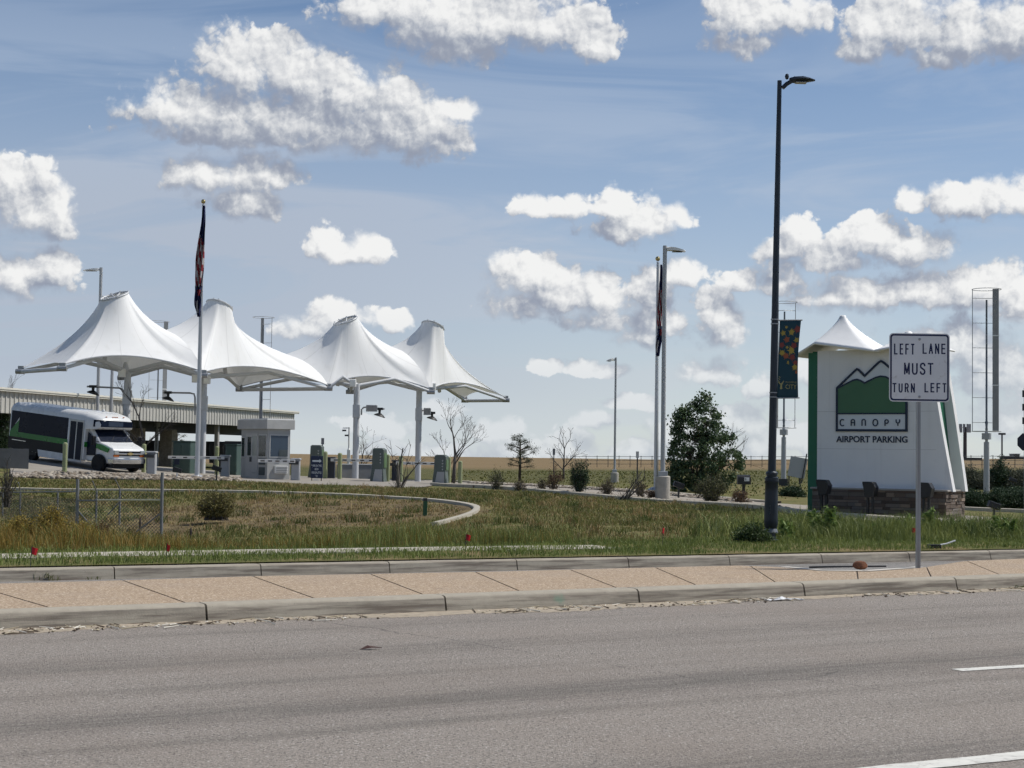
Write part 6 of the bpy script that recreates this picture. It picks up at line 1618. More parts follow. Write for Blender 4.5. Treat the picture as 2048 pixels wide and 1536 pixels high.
M_tuss = leaf_mat("tussock_green", (0.04, 0.06, 0.016), (0.15, 0.17, 0.05))
def grass():
    # low green verge along the far kerb
    n = 150000; x, y = ground_pts(n, 18, 31); off = (y - kfd(x)) * 0.89
    k = (off > 0.2) & (off < 3.6) & (~pave(x, y) | (rng.uniform(0, 1, n) < .75 * (clump(x, y, 2.6) > .42))) & (rng.uniform(0, 1, n) < 0.35 + 0.75 * clump(x, y, 1.6)); x, y = x[k], y[k]
    h = rng.uniform(.035, .10, len(x)) * (0.6 + 0.7 * clump(x + 5, y, 2.3)) * np.where(off[k] > 2.4, 1.25, 1.0)
    stuff(blades("verge_grass", put(x, y), h, rng.uniform(.006, .013, len(x)), 0.9, M_gverge, np.clip(rng.uniform(0, .8, len(x)) + .3 * clump(x, y, .7), 0, 1)), "short green grass of the verge behind the far kerb", "grass")
    # little weeds rooted in the joints at the foot of the far kerb
    X_, Y_, H_ = [], [], []
    for px, py, k_, hh in ((80, 1160, 60, .12), (98, 1160, 30, .08), (175, 1158, 40, .05), (780, 1143, 90, .16), (800, 1142, 60, .12), (1000, 1136, 30, .05), (1120, 1134, 60, .05), (1605, 1121, 60, .12), (1627, 1120, 30, .08), (480, 1150, 30, .05), (2040, 1177, 90, .06), (1780, 1186, 60, .06)):
        q = G(px, py, .0)
        for _ in range(k_): X_.append(q.x + random.gauss(0, .07)); Y_.append(q.y + random.gauss(0, .03)); H_.append(hh * random.uniform(.4, 1.1))
    pt = np.stack([np.array(X_), np.array(Y_), np.full(len(X_), .0)], -1)
    stuff(blades("kerb_weeds", pt, np.array(H_), rng.uniform(.006, .014, len(H_)), 1.4, M_tuss), "small weeds rooted in the joints along the kerbs", "weeds")
    # slope: green and dry mixed
    for nm, m_, n, seed, lb in (("slope_grass", M_gmix, 230000, 0, "mixed green grass over the slope up to the driveway"), ("dry_grass", M_gdry, 130000, 9, "dry straw coloured grass scattered over the slope and basin")):
        x, y = ground_pts(n, 22, 62); off = (y - kfd(x)) * 0.89; px = pxof(x, y); c_ = clump(x + seed, y, 0.55) * .6 + clump(x, y + seed, 1.7) * .4; br = brown_e(x, y) + .5 * (clump(x, y, 1.3) - .5)
        bare = clump(x * .9 + 4, y * 1.1, .8) * .6 + clump(x, y, 2.1) * .4 > .74
        dens = np.where(br < 1, .16 if seed == 0 else .55, np.clip(c_ * 1.9 - .25, .05, 1) if seed == 0 else np.clip(1.1 - c_ * 1.6, .06, 1)) * np.where(bare, .25, 1)
        k = (off > 3.4) & (rng.uniform(0, 1, n) < dens) & (y < drive_y(x) - np.where(px > 1570, 2.1, 0.25)) & ~near_line(x, y, RMx, RMy, .3) & ~((px < 870) & (y > 68))
        x, y, br = x[k], y[k], br[k]
        h = rng.uniform(.03, .12, len(x)) * (.5 + .9 * clump(x, y + 3, 1.1)) * np.where(br < 1, .6, 1)
        stuff(blades(nm, put(x, y), h, rng.uniform(.012, .026, len(x)) * np.clip(y / 35, .7, 1.6), .9, m_), lb, "grass")
    # tussocks and low weeds that break up the slope
    for nm, m_, nc, lb in (("grass_tussocks", M_tuss, 900, "darker grass tussocks standing out of the slope"), ("straw_tussocks", M_gdry, 500, "straw coloured tussocks standing out of the slope and basin")):
        x, y = ground_pts(nc, 24, 58); off = (y - kfd(x)) * .89; k = (off > 4) & (y < drive_y(x) - np.where(pxof(x, y) > 1570, 2.3, .4)) & (rng.uniform(0, 1, nc) < clump(x + 3, y, .6) ** 1.5 * 1.6) & ~near_line(x, y, RMx, RMy, .5) & ~((pxof(x, y) < 870) & (y > 64)); x, y = x[k], y[k]
        cnt = 34; X_ = np.repeat(x, cnt) + rng.normal(0, .11, len(x) * cnt); Y_ = np.repeat(y, cnt) + rng.normal(0, .11, len(x) * cnt); hh = np.repeat(rng.uniform(.10, .30, len(x)), cnt) * rng.uniform(.5, 1.05, len(X_))
        stuff(blades(nm, put(X_, Y_), hh, rng.uniform(.010, .020, len(X_)), 1.3, m_, np.repeat(rng.uniform(0, .8, len(x)), cnt)), lb, "grass")
    # taller golden weeds by the fence and in the basin's near edge
    n = 60000; x, y = ground_pts(n, 21, 31, -60, 1150); px = pxof(x, y); off = (y - kfd(x)) * .89
    hmax = np.interp(px, [-60, 200, 330, 480, 650, 800, 1150], [.66, .52, .34, .22, .30, .52, .22])
    k = (off > 3.3) & (off < 6.0) & (rng.uniform(0, 1, n) < np.clip(1.5 * clump(x, y, 1.2) - .2, .08, 1)); x, y, hmax, px = x[k], y[k], hmax[k], px[k]
    h = hmax * rng.uniform(.4, 1.0, len(x)) * (.6 + .5 * clump(x, y, 2))
    g_ = (rng.uniform(0, 1, len(x)) < np.interp(px, [0, 350, 500, 750, 950], [.10, .18, .35, .75, .7]))
    stuff(blades("golden_weeds", put(x[~g_], y[~g_]), h[~g_], rng.uniform(.005, .011, (~g_).sum()), .75, M_gold), "tall golden dry weeds between the pavement strip and the fence", "weeds")
    stuff(blades("tall_green_grass", put(x[g_], y[g_]), h[g_] * 1.1, rng.uniform(.006, .012, g_.sum()), .7, M_weed), "taller dark green grass at the basin's near edge", "grass")
    # lush weeds on the right verge
    n = 60000; x, y = ground_pts(n, 22, 40, 1380, 2110); px = pxof(x, y); off = (y - kfd(x)) * .89
    k = (off > 1.9) & (y < drive_y(x) - 2.3) & (off < 9) & (rng.uniform(0, 1, n) < np.interp(px, [1380, 1520, 1600, 2110], [.1, .4, 1, 1]) * np.clip(1.7 * clump(x + 2, y, .9) - .25, .1, 1)); x, y, px, off = x[k], y[k], px[k], off[k]
    h = rng.uniform(.14, .44, len(x)) * (.4 + 1.2 * clump(x, y, 1.1)) * np.interp(off, [1.9, 3.5], [.5, 1])
    stuff(blades("verge_weeds", put(x, y), h, rng.uniform(.010, .022, len(x)), .9, M_weed, np.clip(1.25 * clump(x + 7, y, 1.3) - .25 + rng.uniform(-.2, .25, len(x)), 0, 1)), "lush green weeds crowding the verge below the monument sign", "weeds")
    # rough tufts far off
    n = 12000; x, y = ground_pts(n, 62, 125); px = pxof(x, y); dy = drive_y(x)
    k = ((y > dy + 10) | ((px < 300) & (y < 66))) & ~((px < 900) & (y < 97)); x, y = x[k], y[k]
    stuff(blades("far_grass_tufts", put(x, y), rng.uniform(.03, .13, len(x)), rng.uniform(.05, .13, len(x)), .8, M_gmix), "rough grass tufts of the field beyond the driveway", "grass")
grass()

def rocks(name, lb, P0, n, r0, r1):
    mb_v, mb_f, tones = [], [], []
    ico = MB().sphere((0, 0, 0), 1.0, 6); V0 = np.array(ico.v); tri = []
    for f in ico.f: tri += [(f[0], f[i], f[i + 1]) for i in range(1, len(f) - 1)]
    tri = np.array(tri); m_ = len(V0); x, y = P0; k = len(x)
    V = V0[None] * rng.uniform(.75, 1.25, (k, m_, 1)) * np.stack([rng.uniform(.8, 1.5, k), rng.uniform(.7, 1.1, k), rng.uniform(.5, .85, k)], -1)[:, None] * rng.uniform(r0, r1, k)[:, None, None]
    a = rng.uniform(0, 6.28, k); c, s = np.cos(a)[:, None], np.sin(a)[:, None]
    V = np.stack([V[..., 0] * c - V[..., 1] * s, V[..., 0] * s + V[..., 1] * c, V[..., 2]], -1) + put(x, y)[:, None] + np.array([0, 0, .05])
    Ft = (tri[None] + (np.arange(k) * m_)[:, None, None]).reshape(-1, 3)
    o = np_mesh(name, V.reshape(-1, 3), Ft, M_rock); with_tone(o, np.repeat(rng.uniform(0, 1, k), len(tri))); stuff(o, lb, "rocks")
M_rock = bpy.data.materials.new("river_rock"); M_rock.use_nodes = True
_b = NB(M_rock.node_tree); _p = _b.n['Principled BSDF']; _a = _b.node('ShaderNodeAttribute'); _a.attribute_name = 'tone'; _r = _b.node('ShaderNodeValToRGB'); _b.l.new(_a.outputs['Fac'], _r.inputs[0])
_e = _r.color_ramp.elements; _e[0].color = (0.10, 0.08, 0.06, 1); _e[1].color = (0.42, 0.37, 0.30, 1); _e.new(.4).color = (0.20, 0.16, 0.115, 1); _e.new(.7).color = (0.26, 0.23, 0.195, 1)
_b.l.new(_r.outputs[0], _p.inputs['Base Color']); _p.inputs['Roughness'].default_value = .85
def band(n, pxs, yt, yb):                # points of a band given by photo columns and its two edges
    px = rng.uniform(pxs[0], pxs[-1], n); u = rng.uniform(0, 1, n)
    A_ = [T(x, t) for x, t in zip(pxs, yt)]; B_ = [T(x, t) for x, t in zip(pxs, yb)]
    ix = lambda L, c: np.interp(px, pxs, [getattr(p, c) for p in L])
    return ix(A_, 'x') * u + ix(B_, 'x') * (1 - u), ix(A_, 'y') * u + ix(B_, 'y') * (1 - u)
rocks("river_rocks", "pale river rocks heaped along the grass in front of the shuttle bus", band(1500, [25, 100, 200, 300, 480], [951, 946, 948, 952, 958], [956, 958, 959, 962, 965]), 0, .05, .14)
_o = np.argsort(DKx)
def drive_band(n, x0, x1, o0, o1):
    x = rng.uniform(x0, x1, n); y = np.interp(x, DKx[_o], DKy[_o]) + rng.uniform(o0, o1, n); return x, y
xr = lambda px, py: T(px, py).x
rocks("river_rocks", "pale river rocks in the strip between the drive kerb and the driveway", drive_band(1700, xr(900, 974), xr(1600, 1030), .3, 1.5), 0, .06, .15)
rocks("river_rocks", "pale river rocks around the foot of the monument sign's stone base", drive_band(800, xr(1880, 1050), xr(2100, 1062), .3, 2.4), 0, .05, .12)
rocks("river_rocks", "pale river rocks along the far side of the driveway", drive_band(1700, xr(930, 976), xr(1620, 1034), 9.0, 10.6), 0, .07, .17)
_k2 = [Vector((p.x + .9, p.y + 8.7, tz(p.x + .9, p.y + 8.7))) for p in DK if p.x < T(1620, 1034).x]
def kerb_pts(name, pts, w, h, m_):
    mb = MB(); vs = []
    for i, p in enumerate(pts):
        t = (pts[min(i + 1, len(pts) - 1)] - pts[max(i - 1, 0)]); t.z = 0; t.normalize(); n_ = Vector((-t.y, t.x, 0))
        for o, z in [(0, -.2), (.01, h * .9), (.04, h), (w, h), (w, -.2)]: vs.append(Vector((p.x, p.y, tz(p.x, p.y))) + n_ * o + Vector((0, 0, z)))
    return struct(mb.add(vs, [(i * 5 + j, (i + 1) * 5 + j, (i + 1) * 5 + j + 1, i * 5 + j + 1) for i in range(len(pts) - 1) for j in range(4)]).build(name, m_, smooth=True))
kerb_pts("far_drive_kerb", _k2, .16, .16, M_kerb2)
_rk = [T(x, y) for x, y in ((1925, 1021), (1960, 1022), (2000, 1023), (2060, 1026), (2120, 1029))]
kerb_pts("hedge_kerb", [_rk[0].lerp(_rk[-1], i / 20) for i in range(21)], .2, .14, M_kerb2)

def leaves_mesh(name, C, size, m_, parent, aspect=.6, droop=0.0):
    n = len(C); q = rng.normal(size=(n, 3)); q /= np.linalg.norm(q, axis=1)[:, None]; t = rng.normal(size=(n, 3)); t -= q * (t * q).sum(1)[:, None]; t /= np.linalg.norm(t, axis=1)[:, None]; bt = np.cross(q, t)
    s = (rng.uniform(.6, 1.2, n) * size)[:, None]; V = np.stack([C - t * s, C + bt * s * aspect - t * s * .1, C + t * s, C - bt * s * aspect - t * s * .1], 1)
    o = np_mesh(name, V.reshape(-1, 3), np.arange(n * 4).reshape(n, 4), m_, parent); return with_tone(o, rng.uniform(0, 1, n))

def grow(mb, p, d, L_, r_, depth, rs, spread=.6, up=.12, tips=None, seg=4, kids=(2, 3), ratio=.72, side=True, n=6, rmin=.006):
    pts = [p]; rad = [r_]
    for i in range(seg):
        d = (d + Vector((rs.gauss(0, .10), rs.gauss(0, .10), rs.gauss(0, .07) + up * .3))).normalized(); pts.append(pts[-1] + d * (L_ / seg)); rad.append(max(rmin, r_ * (1 - .45 * (i + 1) / seg)))
    mb.path(pts, rad, n, cap=False)
    if depth == 0:
        if tips is not None: tips.append((pts[-1], d)); tips.append((pts[len(pts) // 2], d))
        return
    def child(q, rr, ll):
        ax = d.orthogonal().normalized(); ax.rotate(Matrix.Rotation(rs.uniform(0, 6.28), 3, d)); nd = d.copy(); nd.rotate(Matrix.Rotation(rs.uniform(.55, 1.15) * spread, 3, ax)); nd.z += up; nd.normalize()
        grow(mb, q, nd, ll, max(rmin, rr), depth - 1, rs, spread, up, tips, max(2, seg - 1), kids, ratio, side, max(3, n - 1), rmin)
    for _ in range(rs.randint(*kids)): child(pts[-1], rad[-1] * .8, L_ * ratio * rs.uniform(.8, 1.15))
    if side:
        for i in range(1, seg):
            if rs.random() < .65: child(pts[i], rad[i] * .55, L_ * ratio * rs.uniform(.5, .9))

def bare_tree(name, label, px, py, top, seed, r0=.09, spread=.62, depth=4, lean=0, m_=None, d=None, trunk=.34, group="bare trees", up=.14, cat="tree"):
    b0 = T(px, py) if d is None else P(px, py, d); Hh = (py - top) * b0.y / F; rs = random.Random(seed); root = thing(name, label, cat, b0, 0, group)
    tr = MB(); tl = Hh * trunk; lx = lean * Hh
    p1 = Vector((lx * .4, 0, tl)); tr.path([(0, 0, -.2), p1 * .5, p1], [r0, r0 * .85, r0 * .7], 8)
    br = MB()
    grow(br, p1, Vector((lean, 0, 1)).normalized(), Hh * .30, r0 * .66, depth, rs, spread, up, None, 4, (2, 3), .70)
    for k in range(3): grow(br, p1 * rs.uniform(.65, .98), Vector((rs.choice((-1, 1)) * rs.uniform(.5, .9), rs.uniform(-.5, .5), .75)).normalized(), Hh * .24, r0 * .38, depth - 1, rs, spread, up, None, 4, (2, 3), .70)
    zmax = max(v[2] for v in br.v); s = (Hh - tl) / max(.1, zmax - tl)
    br.v = [(v[0] * (0.5 + .5 * s), v[1], tl + (v[2] - tl) * s) if v[2] > tl else v for v in br.v]
    tr.build("trunk", m_ or M_deadbark, root, smooth='all'); br.build("branches", m_ or M_deadbark, root, smooth='all')
    return root
bare_tree("bare_tree", "tallest bare dead tree, dark and forked, past the last ticket machine", 906, 972, 792, 11, .10, .58, 4, .05)
bare_tree("bare_tree", "thin bare tree tangled just behind the tallest dead tree", 893, 965, 858, 5, .05, .6, 3, d=98)
bare_tree("bare_tree", "straight bare tree in the field by the small dark sign", 1127, 955, 852, 21, .075, .8, 3, d=95, trunk=.2, up=.05)
bare_tree("bare_tree", "bare tree half hidden behind the nearer visible grey column", 722, 955, 848, 31, .07, .8, 3, d=100, trunk=.2, up=.05)
bare_tree("bare_tree", "bare tree in front of the shelter beside the bus windscreen", 285, 944, 755, 17, .12, .5, 4, d=78)
bare_tree("bare_tree", "wispy bare tree top rising at the picture's edge above the shelter", 4, 940, 742, 41, .07, .5, 3, .03, d=86)

def dead_sapling(label, px, py, sticks, seed):
    b0 = T(px, py); k = b0.y / F; root = thing("dead_sapling", label, "dead sapling", b0, 0, "broken dead saplings"); rs = random.Random(seed)
    tr, br = MB(), MB()
    for i, (x, y, r_) in enumerate(sticks):
        e = P(x, y, b0.y + rs.uniform(-.3, .3)) - b0; m = e * .5 + Vector((rs.uniform(-.05, .05), 0, rs.uniform(-.05, .08))); (tr if i == 0 else br).path([(rs.uniform(-.06, .06), 0, -.1), m, e], [r_, r_ * .8, r_ * .5], 6)
        for _ in range(4):
            q = m.lerp(e, rs.random()); br.path([q, q + Vector((rs.uniform(-.3, .3), rs.uniform(-.2, .2), rs.uniform(.1, .4)))], [.012, .005], 4)
    for _ in range(30): a = rs.uniform(0, 6.28); br.path([(rs.uniform(-.15, .15), 0, 0), (rs.uniform(.1, .4) * math.cos(a), rs.uniform(.1, .4) * math.sin(a), rs.uniform(.15, .5))], [.01, .004], 3)
    tr.build("trunk", mat("weathered_wood", (0.20, 0.175, 0.14), .9, 0, .25, 10), root); br.build("branches", M_deadbark, root)
dead_sapling("broken dead sapling with a dark leaning stake near the farthest column", 797, 980, [(795, 925, .06), (806, 896, .04), (838, 925, .03), (780, 880, .012), (822, 888, .012), (815, 950, .02)], 3)
dead_sapling("leaning dead branches beside the tall light pole's concrete base", 1245, 1002, [(1283, 944, .035), (1290, 955, .03), (1272, 960, .025), (1278, 975, .03), (1262, 985, .02)], 8)

def leafy_tree(label, px, py, d):
    b0 = P(px, py, d); k = d / F; root = thing("leafy_tree", label, "tree", b0); rs = random.Random(6)
    tr = MB(); tips = []
    for i in range(7):
        a = 6.28 * i / 7; dv = Vector((.42 * math.cos(a) * rs.uniform(.3, 1), .35 * math.sin(a), 1)).normalized()
        grow(tr, Vector((.12 * math.cos(a), .12 * math.sin(a), -.1)), dv, (.95 if i % 2 else 1.25), .05, 3, rs, .62, .10, tips, 4, (2, 3), .72)
    # silhouette read off the picture: photo row -> left and right edge
    rows = [(786, 1404, 1409), (800, 1390, 1420), (815, 1364, 1432), (835, 1345, 1446), (860, 1338, 1458), (885, 1335, 1468), (905, 1334, 1476), (925, 1333, 1488), (945, 1333, 1478), (965, 1336, 1462), (980, 1345, 1440)]
    ys = [r_[0] for r_ in rows]; C = []; n = 330
    while len(C) < n:
        y = 786 + (983 - 786) * rs.random(); l_, r_ = np.interp(y, ys, [q[1] for q in rows]), np.interp(y, ys, [q[2] for q in rows])
        if rs.random() > .12 + (r_ - l_) / 150: continue
        u = rs.random(); x = l_ + (r_ - l_) * u; dep = rs.uniform(-1, 1) * (r_ - l_) * k * .42 * math.sqrt(max(0.05, 1 - (2 * u - 1) ** 2))
        C.append(((x - px) * k, dep, (py - y) * k))
    C = np.array(C); per = 62; L_ = (C[:, None] + rng.normal(size=(n, per, 3)) * np.array([.10, .11, .085]) * rng.uniform(.6, 1.5, (n, 1, 1))).reshape(-1, 3)
    L_ = L_[L_[:, 2] > .03]
    # thin the crown so gaps open between the clumps
    gap = np.sin(L_[:, 0] * 5.1 + 1.3 * np.sin(L_[:, 2] * 3.7)) + np.sin(L_[:, 2] * 6.3 + 1.9 * np.sin(L_[:, 1] * 4 + L_[:, 0] * 2.2)); L_ = L_[gap > rng.uniform(-1.7, -.1, len(gap))]
    tr.v = [v for v in tr.v]
    tr.build("trunk", M_bark, root, smooth='all')
    leaves_mesh("crown", L_, .055, leaf_mat("tree_leaf", (0.035, 0.065, 0.032), (0.13, 0.18, 0.09), .42, .25, 2.2), root, .8)
    lt = MB()
    for t_, dv in tips[:60]: pass
leafy_tree("broad leafy green tree growing to the ground beside the tall light pole", 1400, 986, 66)

def sparse_pine(label, px, py, top, d, seed, halfw):
    b0 = P(px, py, d); k = d / F; Hh = (py - top) * k; root = thing("pine_tree", label, "tree", b0, 0, "open crowned pines"); rs = random.Random(seed)
    tr = MB().path([(0, 0, -.2), (.03, 0, Hh * .5), (0.02, 0, Hh * .95)], [.09, .07, .02], 7); br = MB(); C = []
    for i in range(26):
        z = Hh * (.30 + .68 * i / 26); a = rs.uniform(0, 6.28); reach = halfw * k * (1.15 - abs((z / Hh) - .58) * 1.2) * rs.uniform(.6, 1.1); e = Vector((reach * math.cos(a), reach * math.sin(a), z + reach * rs.uniform(.05, .35)))
        br.path([(0, 0, z * .96), e * .5 + Vector((0, 0, z * .5 - .02)), e], [.03, .02, .008], 5)
        for j in range(4):
            q = Vector((0, 0, z)).lerp(e, .55 + .45 * rs.random()); C += [q + Vector((rs.gauss(0, .10), rs.gauss(0, .10), rs.gauss(0, .07))) for _ in range(38)]
    tr.build("trunk", M_bark, root, smooth='all'); br.build("branches", M_bark, root); leaves_mesh("crown", np.array(C), .05, leaf_mat("pine_needles", (0.035, 0.045, 0.028), (0.10, 0.11, 0.065), .7, .1), root, .22)
sparse_pine("small open crowned pine in the field left of the small dark sign", 1039, 960, 873, 92, 2, 33)
sparse_pine("ragged pine seen through the shelter above the white low wall", 352, 935, 845, 125, 5, 34)

def shrub(name, label, px, py, top, halfw, m_leaf, seed, stems=22, per=26, leaf=.03, d=None, group=None, flare=1.0, cat="shrub", stem_m=None, asp=.5, fill=1.0, foot=.25, low=12):
    b0 = T(px, py) if d is None else P(px, py, d); k = b0.y / F; Hh = (py - top) * k; W = halfw * k; rs = random.Random(seed); root = thing(name, label, cat, b0, 0, group)
    st, C = MB(), []
    for i in range(stems):
        a = rs.uniform(0, 6.28); rr = W * math.sqrt(rs.random()); h = Hh * (1 - .45 * (rr / W) ** 2) * rs.uniform(.5, 1.08)
        e = Vector((rr * math.cos(a), rr * math.sin(a), h)); m = Vector((e.x * .45 / flare, e.y * .45 / flare, h * .5)); st.path([(e.x * foot, e.y * foot, -.05), m, e], [.014, .010, .004], 4, cap=False)
        for j in range(3):
            t = rs.uniform(.4, .95); q = m.lerp(e, t); e2 = q + Vector((rs.uniform(-.22, .22) * W * 1.4, rs.uniform(-.22, .22) * W, rs.uniform(.05, .22) * Hh)); st.path([q, e2], [.006, .003], 3, cap=False)
            for _ in range(per // 3):
                u = rs.random(); C.append(q.lerp(e2, u) + Vector((rs.gauss(0, .05), rs.gauss(0, .05), rs.gauss(0, .05))) * fill)
        for _ in range(low): C.append(Vector((e.x * foot, e.y * foot, .02)).lerp(m, rs.random()) + Vector((rs.gauss(0, .07), rs.gauss(0, .07), rs.gauss(0, .03) + .04)) * fill)
        for _ in range(per // 2): C.append(m.lerp(e, rs.random()) + Vector((rs.gauss(0, .06), rs.gauss(0, .06), rs.gauss(0, .05))) * fill)
    st.build("stems", stem_m or M_deadbark, root)
    if C: leaves_mesh("foliage", np.array(C), leaf, m_leaf, root, asp)
    return root
L_dry = leaf_mat("dry_shrub_leaf", (0.075, 0.065, 0.045), (0.17, 0.14, 0.09), .8, .15, 2); L_olive = leaf_mat("olive_shrub_leaf", (0.05, 0.06, 0.028), (0.13, 0.13, 0.06), .7, .15, 2)
L_jun = leaf_mat("juniper_leaf", (0.018, 0.038, 0.02), (0.06, 0.095, 0.045), .6, .12, 3); L_red = leaf_mat("reddish_shrub_leaf", (0.10, 0.06, 0.04), (0.18, 0.12, 0.07), .8, .15, 3); L_green = leaf_mat("bright_weed_leaf", (0.07, 0.13, 0.03), (0.24, 0.32, 0.09), .6, .3, 3)
L_sage = leaf_mat("sage_leaf", (0.075, 0.085, 0.06), (0.16, 0.165, 0.115), .8, .1, 1)
g1 = "shrubs along the drive kerb"
shrub("shrub", "olive twiggy shrub leading the row, nearest the tallest dead tree", 991, 979, 936, 20, L_olive, 1, group=g1)
shrub("shrub", "low yellowish shrub below the small open pine", 1039, 983, 958, 13, L_dry, 2, 16, 20, group=g1)
shrub("shrub", "short grey shrub touching the reddish brown one in the kerb row", 1083, 985, 956, 13, L_dry, 3, 18, 22, group=g1)
shrub("shrub", "upright reddish brown shrub below the small dark sign", 1107, 985, 936, 19, L_red, 4, 24, 30, group=g1)
shrub("juniper_bush", "tall dark green juniper bush standing in the kerb row of shrubs", 1159, 991, 916, 22, L_jun, 5, 44, 60, .03, group=g1)
shrub("shrub", "grey leafless looking shrub between the juniper and the leaning branches", 1214, 994, 956, 18, L_dry, 6, 26, 20, group=g1)
shrub("shrub", "small brown shrub behind the leaning dead branches", 1281, 999, 964, 15, L_dry, 7, 20, 24, group=g1)
shrub("shrub", "little reddish shrub touching the tall light pole's concrete base", 1302, 1002, 978, 12, L_red, 8, 18, 20, group=g1)
shrub("shrub", "widest brownish green shrub, in front of the leafy tree", 1422, 1007, 946, 36, L_olive, 9, 46, 46, .035, group=g1)
shrub("shrub", "reddish low shrub around the mailbox post", 1481, 1009, 978, 22, L_red, 10, 26, 26, group=g1)
g2 = "low juniper hedge clumps"
for i, (px, py, top, hw, d, lb) in enumerate(((1584, 1004, 975, 26, 66, "low juniper clump between the dark street lamp and the monument sign"), (1950, 1020, 984, 34, 60, "juniper hedge clump touching the monument sign's flared edge"),
        (1998, 1021, 982, 32, 60, "middle juniper hedge clump, right below the turbine pole"), (2045, 1022, 980, 34, 60, "outermost juniper hedge clump at the picture's margin"), (1922, 1006, 978, 24, 64, "small juniper clump behind the monument sign's stone corner"), (2020, 1006, 978, 40, 66, "juniper hedge clump in the back row beside the turbine pole"))):
    shrub("juniper_hedge", lb, px, py, top, hw, L_jun, 20 + i, 90, 90, .035, d, g2, 1.0, "hedge", fill=1.6)
g3 = "grey green bushes in the field"
for i, (px, py, top, hw, lb, m_) in enumerate(((1938, 985, 935, 22, "pale grey green bush beyond the monument sign's edge", L_sage), (1965, 985, 948, 24, "pale low bush just short of the turbine pole", L_sage), (1997, 985, 921, 24, "darkest and tallest field bush right beside the turbine pole", L_jun), (2022, 986, 943, 22, "pale bush beyond the dark field bush", L_sage), (2046, 986, 938, 20, "pale field bush cut off by the picture's margin", L_sage))):
    shrub("field_bush", lb, px, py, top, hw, m_, 40 + i, 70, 70, .05, 84, g3, cat="bush", fill=2.2)
shrub("edge_bush", "dark green bush at the picture's edge behind the shuttle bus", 2, 944, 822, 18, L_jun, 50, 60, 70, .06, 84, None, cat="bush", fill=2)
shrub("tumbleweed_bush", "yellow green bushy weed in the middle of the bare basin", 432, 1036, 988, 38, leaf_mat("tumbleweed_leaf", (0.085, 0.085, 0.03), (0.24, 0.21, 0.085), .8, .2, 3), 51, 80, 46, .03, 38, None, 1.0, "bush", fill=1.3, foot=.7, low=26)
shrub("lamp_bush", "dark green leafy weed clump at the foot of the street lamp", 1507, 1098, 1052, 34, leaf_mat("dark_weed_leaf", (0.025, 0.05, 0.016), (0.085, 0.12, 0.04), .6, .2, 4), 52, 70, 60, .022, 25.2, None, 1.0, "weed clump", foot=.75, low=30)
L_gold = leaf_mat("golden_weed_leaf", (0.16, 0.115, 0.025), (0.40, 0.30, 0.075), .8, .25, 3)
for i, (px, py, top, hw, lb) in enumerate(((105, 1095, 1018, 30, "tallest golden weed bush before the fence, reaching up to its rail"), (40, 1098, 1040, 34, "golden weed bush at the picture's edge before the fence"), (165, 1098, 1050, 26, "lower golden weed bush in front of the fence's first thick post"))):
    shrub("golden_weed_bush", lb, px, py, top, hw, L_gold, 70 + i, 50, 50, .022, 25.5, "golden weed bushes before the fence", 1.0, "bush", foot=.6, low=14)
shrub("reddish_dock", "reddish brown seeded dock plant inside the chain link fence", 201, 1085, 1042, 10, L_red, 53, 14, 40, .02, 27, None, cat="weed")
shrub("wild_hemp", "bare dark stems of dead weeds before the fence at the picture's edge", 14, 1010, 925, 22, L_dry, 54, 26, 3, .02, 36, None, 1.2, "dead weeds")
for i, (px, py, top) in enumerate(((278, 1085, 1033), (380, 1092, 1054), (175, 1080, 1045))):
    b0 = P(px, py, 26.5); h = (py - top) * 26.5 / F; r_ = thing("seed_stalk", ("dark dead seed stalk inside the fence's diagonal brace", "dark dead seed stalk standing alone past the fence's end post", "dark dead seed stalk behind the fence's first thick post")[i], "dead stalk", b0, 0, "dead seed stalks")
    MB().path([(0, 0, -.2), (.01, 0, h * .6)], [.008, .006], 5).build("stem", M_bark, r_); MB().path([(.01, 0, h * .55), (.012, 0, h * .75), (.01, 0, h)], [.012, .022, .006], 6).build("seed_head", M_bark, r_)
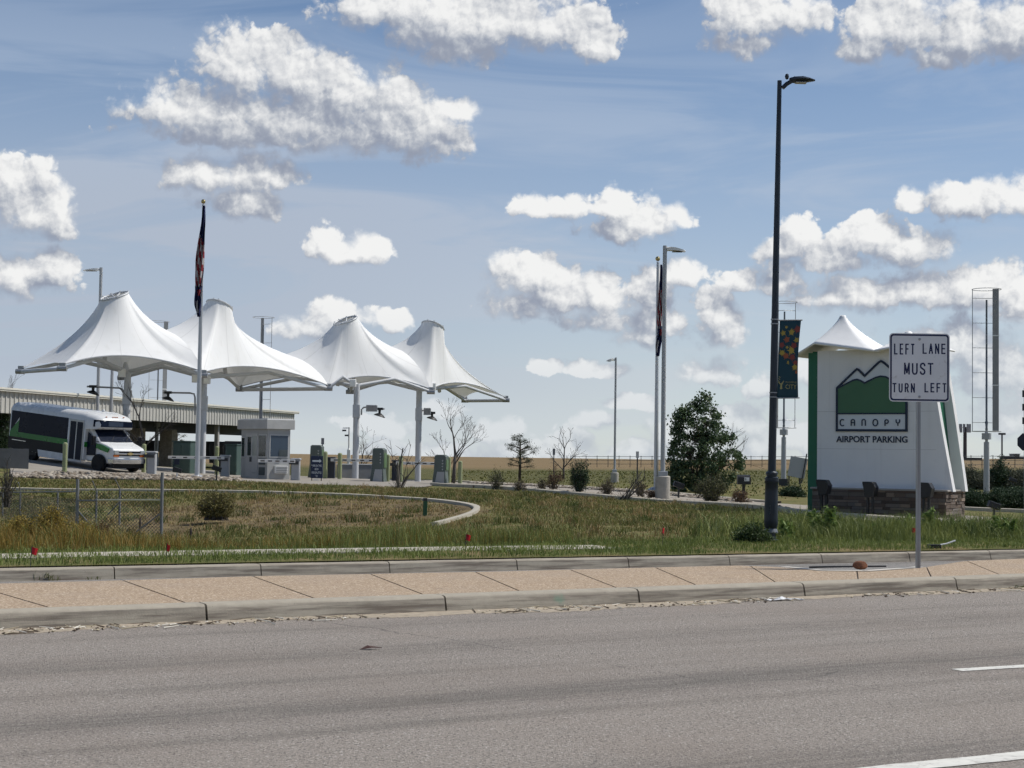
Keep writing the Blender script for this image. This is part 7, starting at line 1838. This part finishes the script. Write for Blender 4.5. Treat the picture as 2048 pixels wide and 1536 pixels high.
b0 = G(850, 1045, .1); ms = thing("marker_post", "slim green marker post in the grass inside the basin kerb", "marker post", T(850, 1032)); MB().cbox(-.05, .05, -.012, .012, -.2, .36, .004).build("panel", mat("green_marker_plastic", (0.03, 0.10, 0.045), .5), ms); MB().cbox(-.05, .05, -.014, .014, .361, .43, .004).build("cap_band", M_dark, ms)

# tall leafy weeds on the verge below the monument
def tall_weed(label, px, py, top, seed, d, stems=5, wide=12):
    b0 = P(px, py, d); k = d / F; Hh = (py - top) * k; rs = random.Random(seed); root = thing("tall_weed", label, "weed", b0, 0, "tall leafy weeds on the verge"); st, C = MB(), []
    for i in range(stems):
        e = Vector((rs.uniform(-1, 1) * wide * k, rs.uniform(-.15, .15), Hh * (1 if i == 0 else rs.uniform(.55, .95)))); st.path([(e.x * .2, e.y * .2, -.1), (e.x * .6, e.y * .6, e.z * .5), e], [.008, .006, .003], 4)
        for j in range(95):
            t = rs.uniform(.12, 1); a = rs.uniform(0, 6.28); r_ = .13 * (1.15 - t) + .02; C.append(Vector((e.x * t + r_ * math.cos(a) * rs.random(), e.y * t + r_ * math.sin(a) * rs.random(), e.z * t + rs.uniform(-.02, .03))))
    st.build("stems", mat("weed_stem", (0.10, 0.14, 0.05), .7), root); leaves_mesh("foliage", np.array(C), .055, L_green, root, .30)
for i, (px, py, top, d, n, w, lb) in enumerate(((1658, 1088, 1012, 29, 9, 13, "tallest leafy weed, in front of the monument sign's green end"), (1630, 1088, 1020, 29, 4, 9, "slender leafy weed just left of the tallest one"), (1855, 1085, 1016, 29, 6, 9, "leafy weed standing right behind the lane sign's post"), (1818, 1085, 1030, 29, 4, 10, "spindly leafy weed just left of the lane sign's post"), (1905, 1088, 1044, 30, 4, 9, "short dark leafy weed before the drive gutter"), (1940, 1090, 1042, 30, 5, 10, "pair of short weed stems short of the river rocks"), (2010, 1092, 1032, 29, 9, 26, "broad leafy weed mass near the picture's margin"), (1575, 1095, 1040, 27, 5, 14, "weed growing against the right of the lamp base"), (1740, 1090, 1050, 29, 6, 20, "low broad weed in front of the middle of the stone base"))):
    tall_weed(lb, px, py, top, 60 + i, d, n, w)
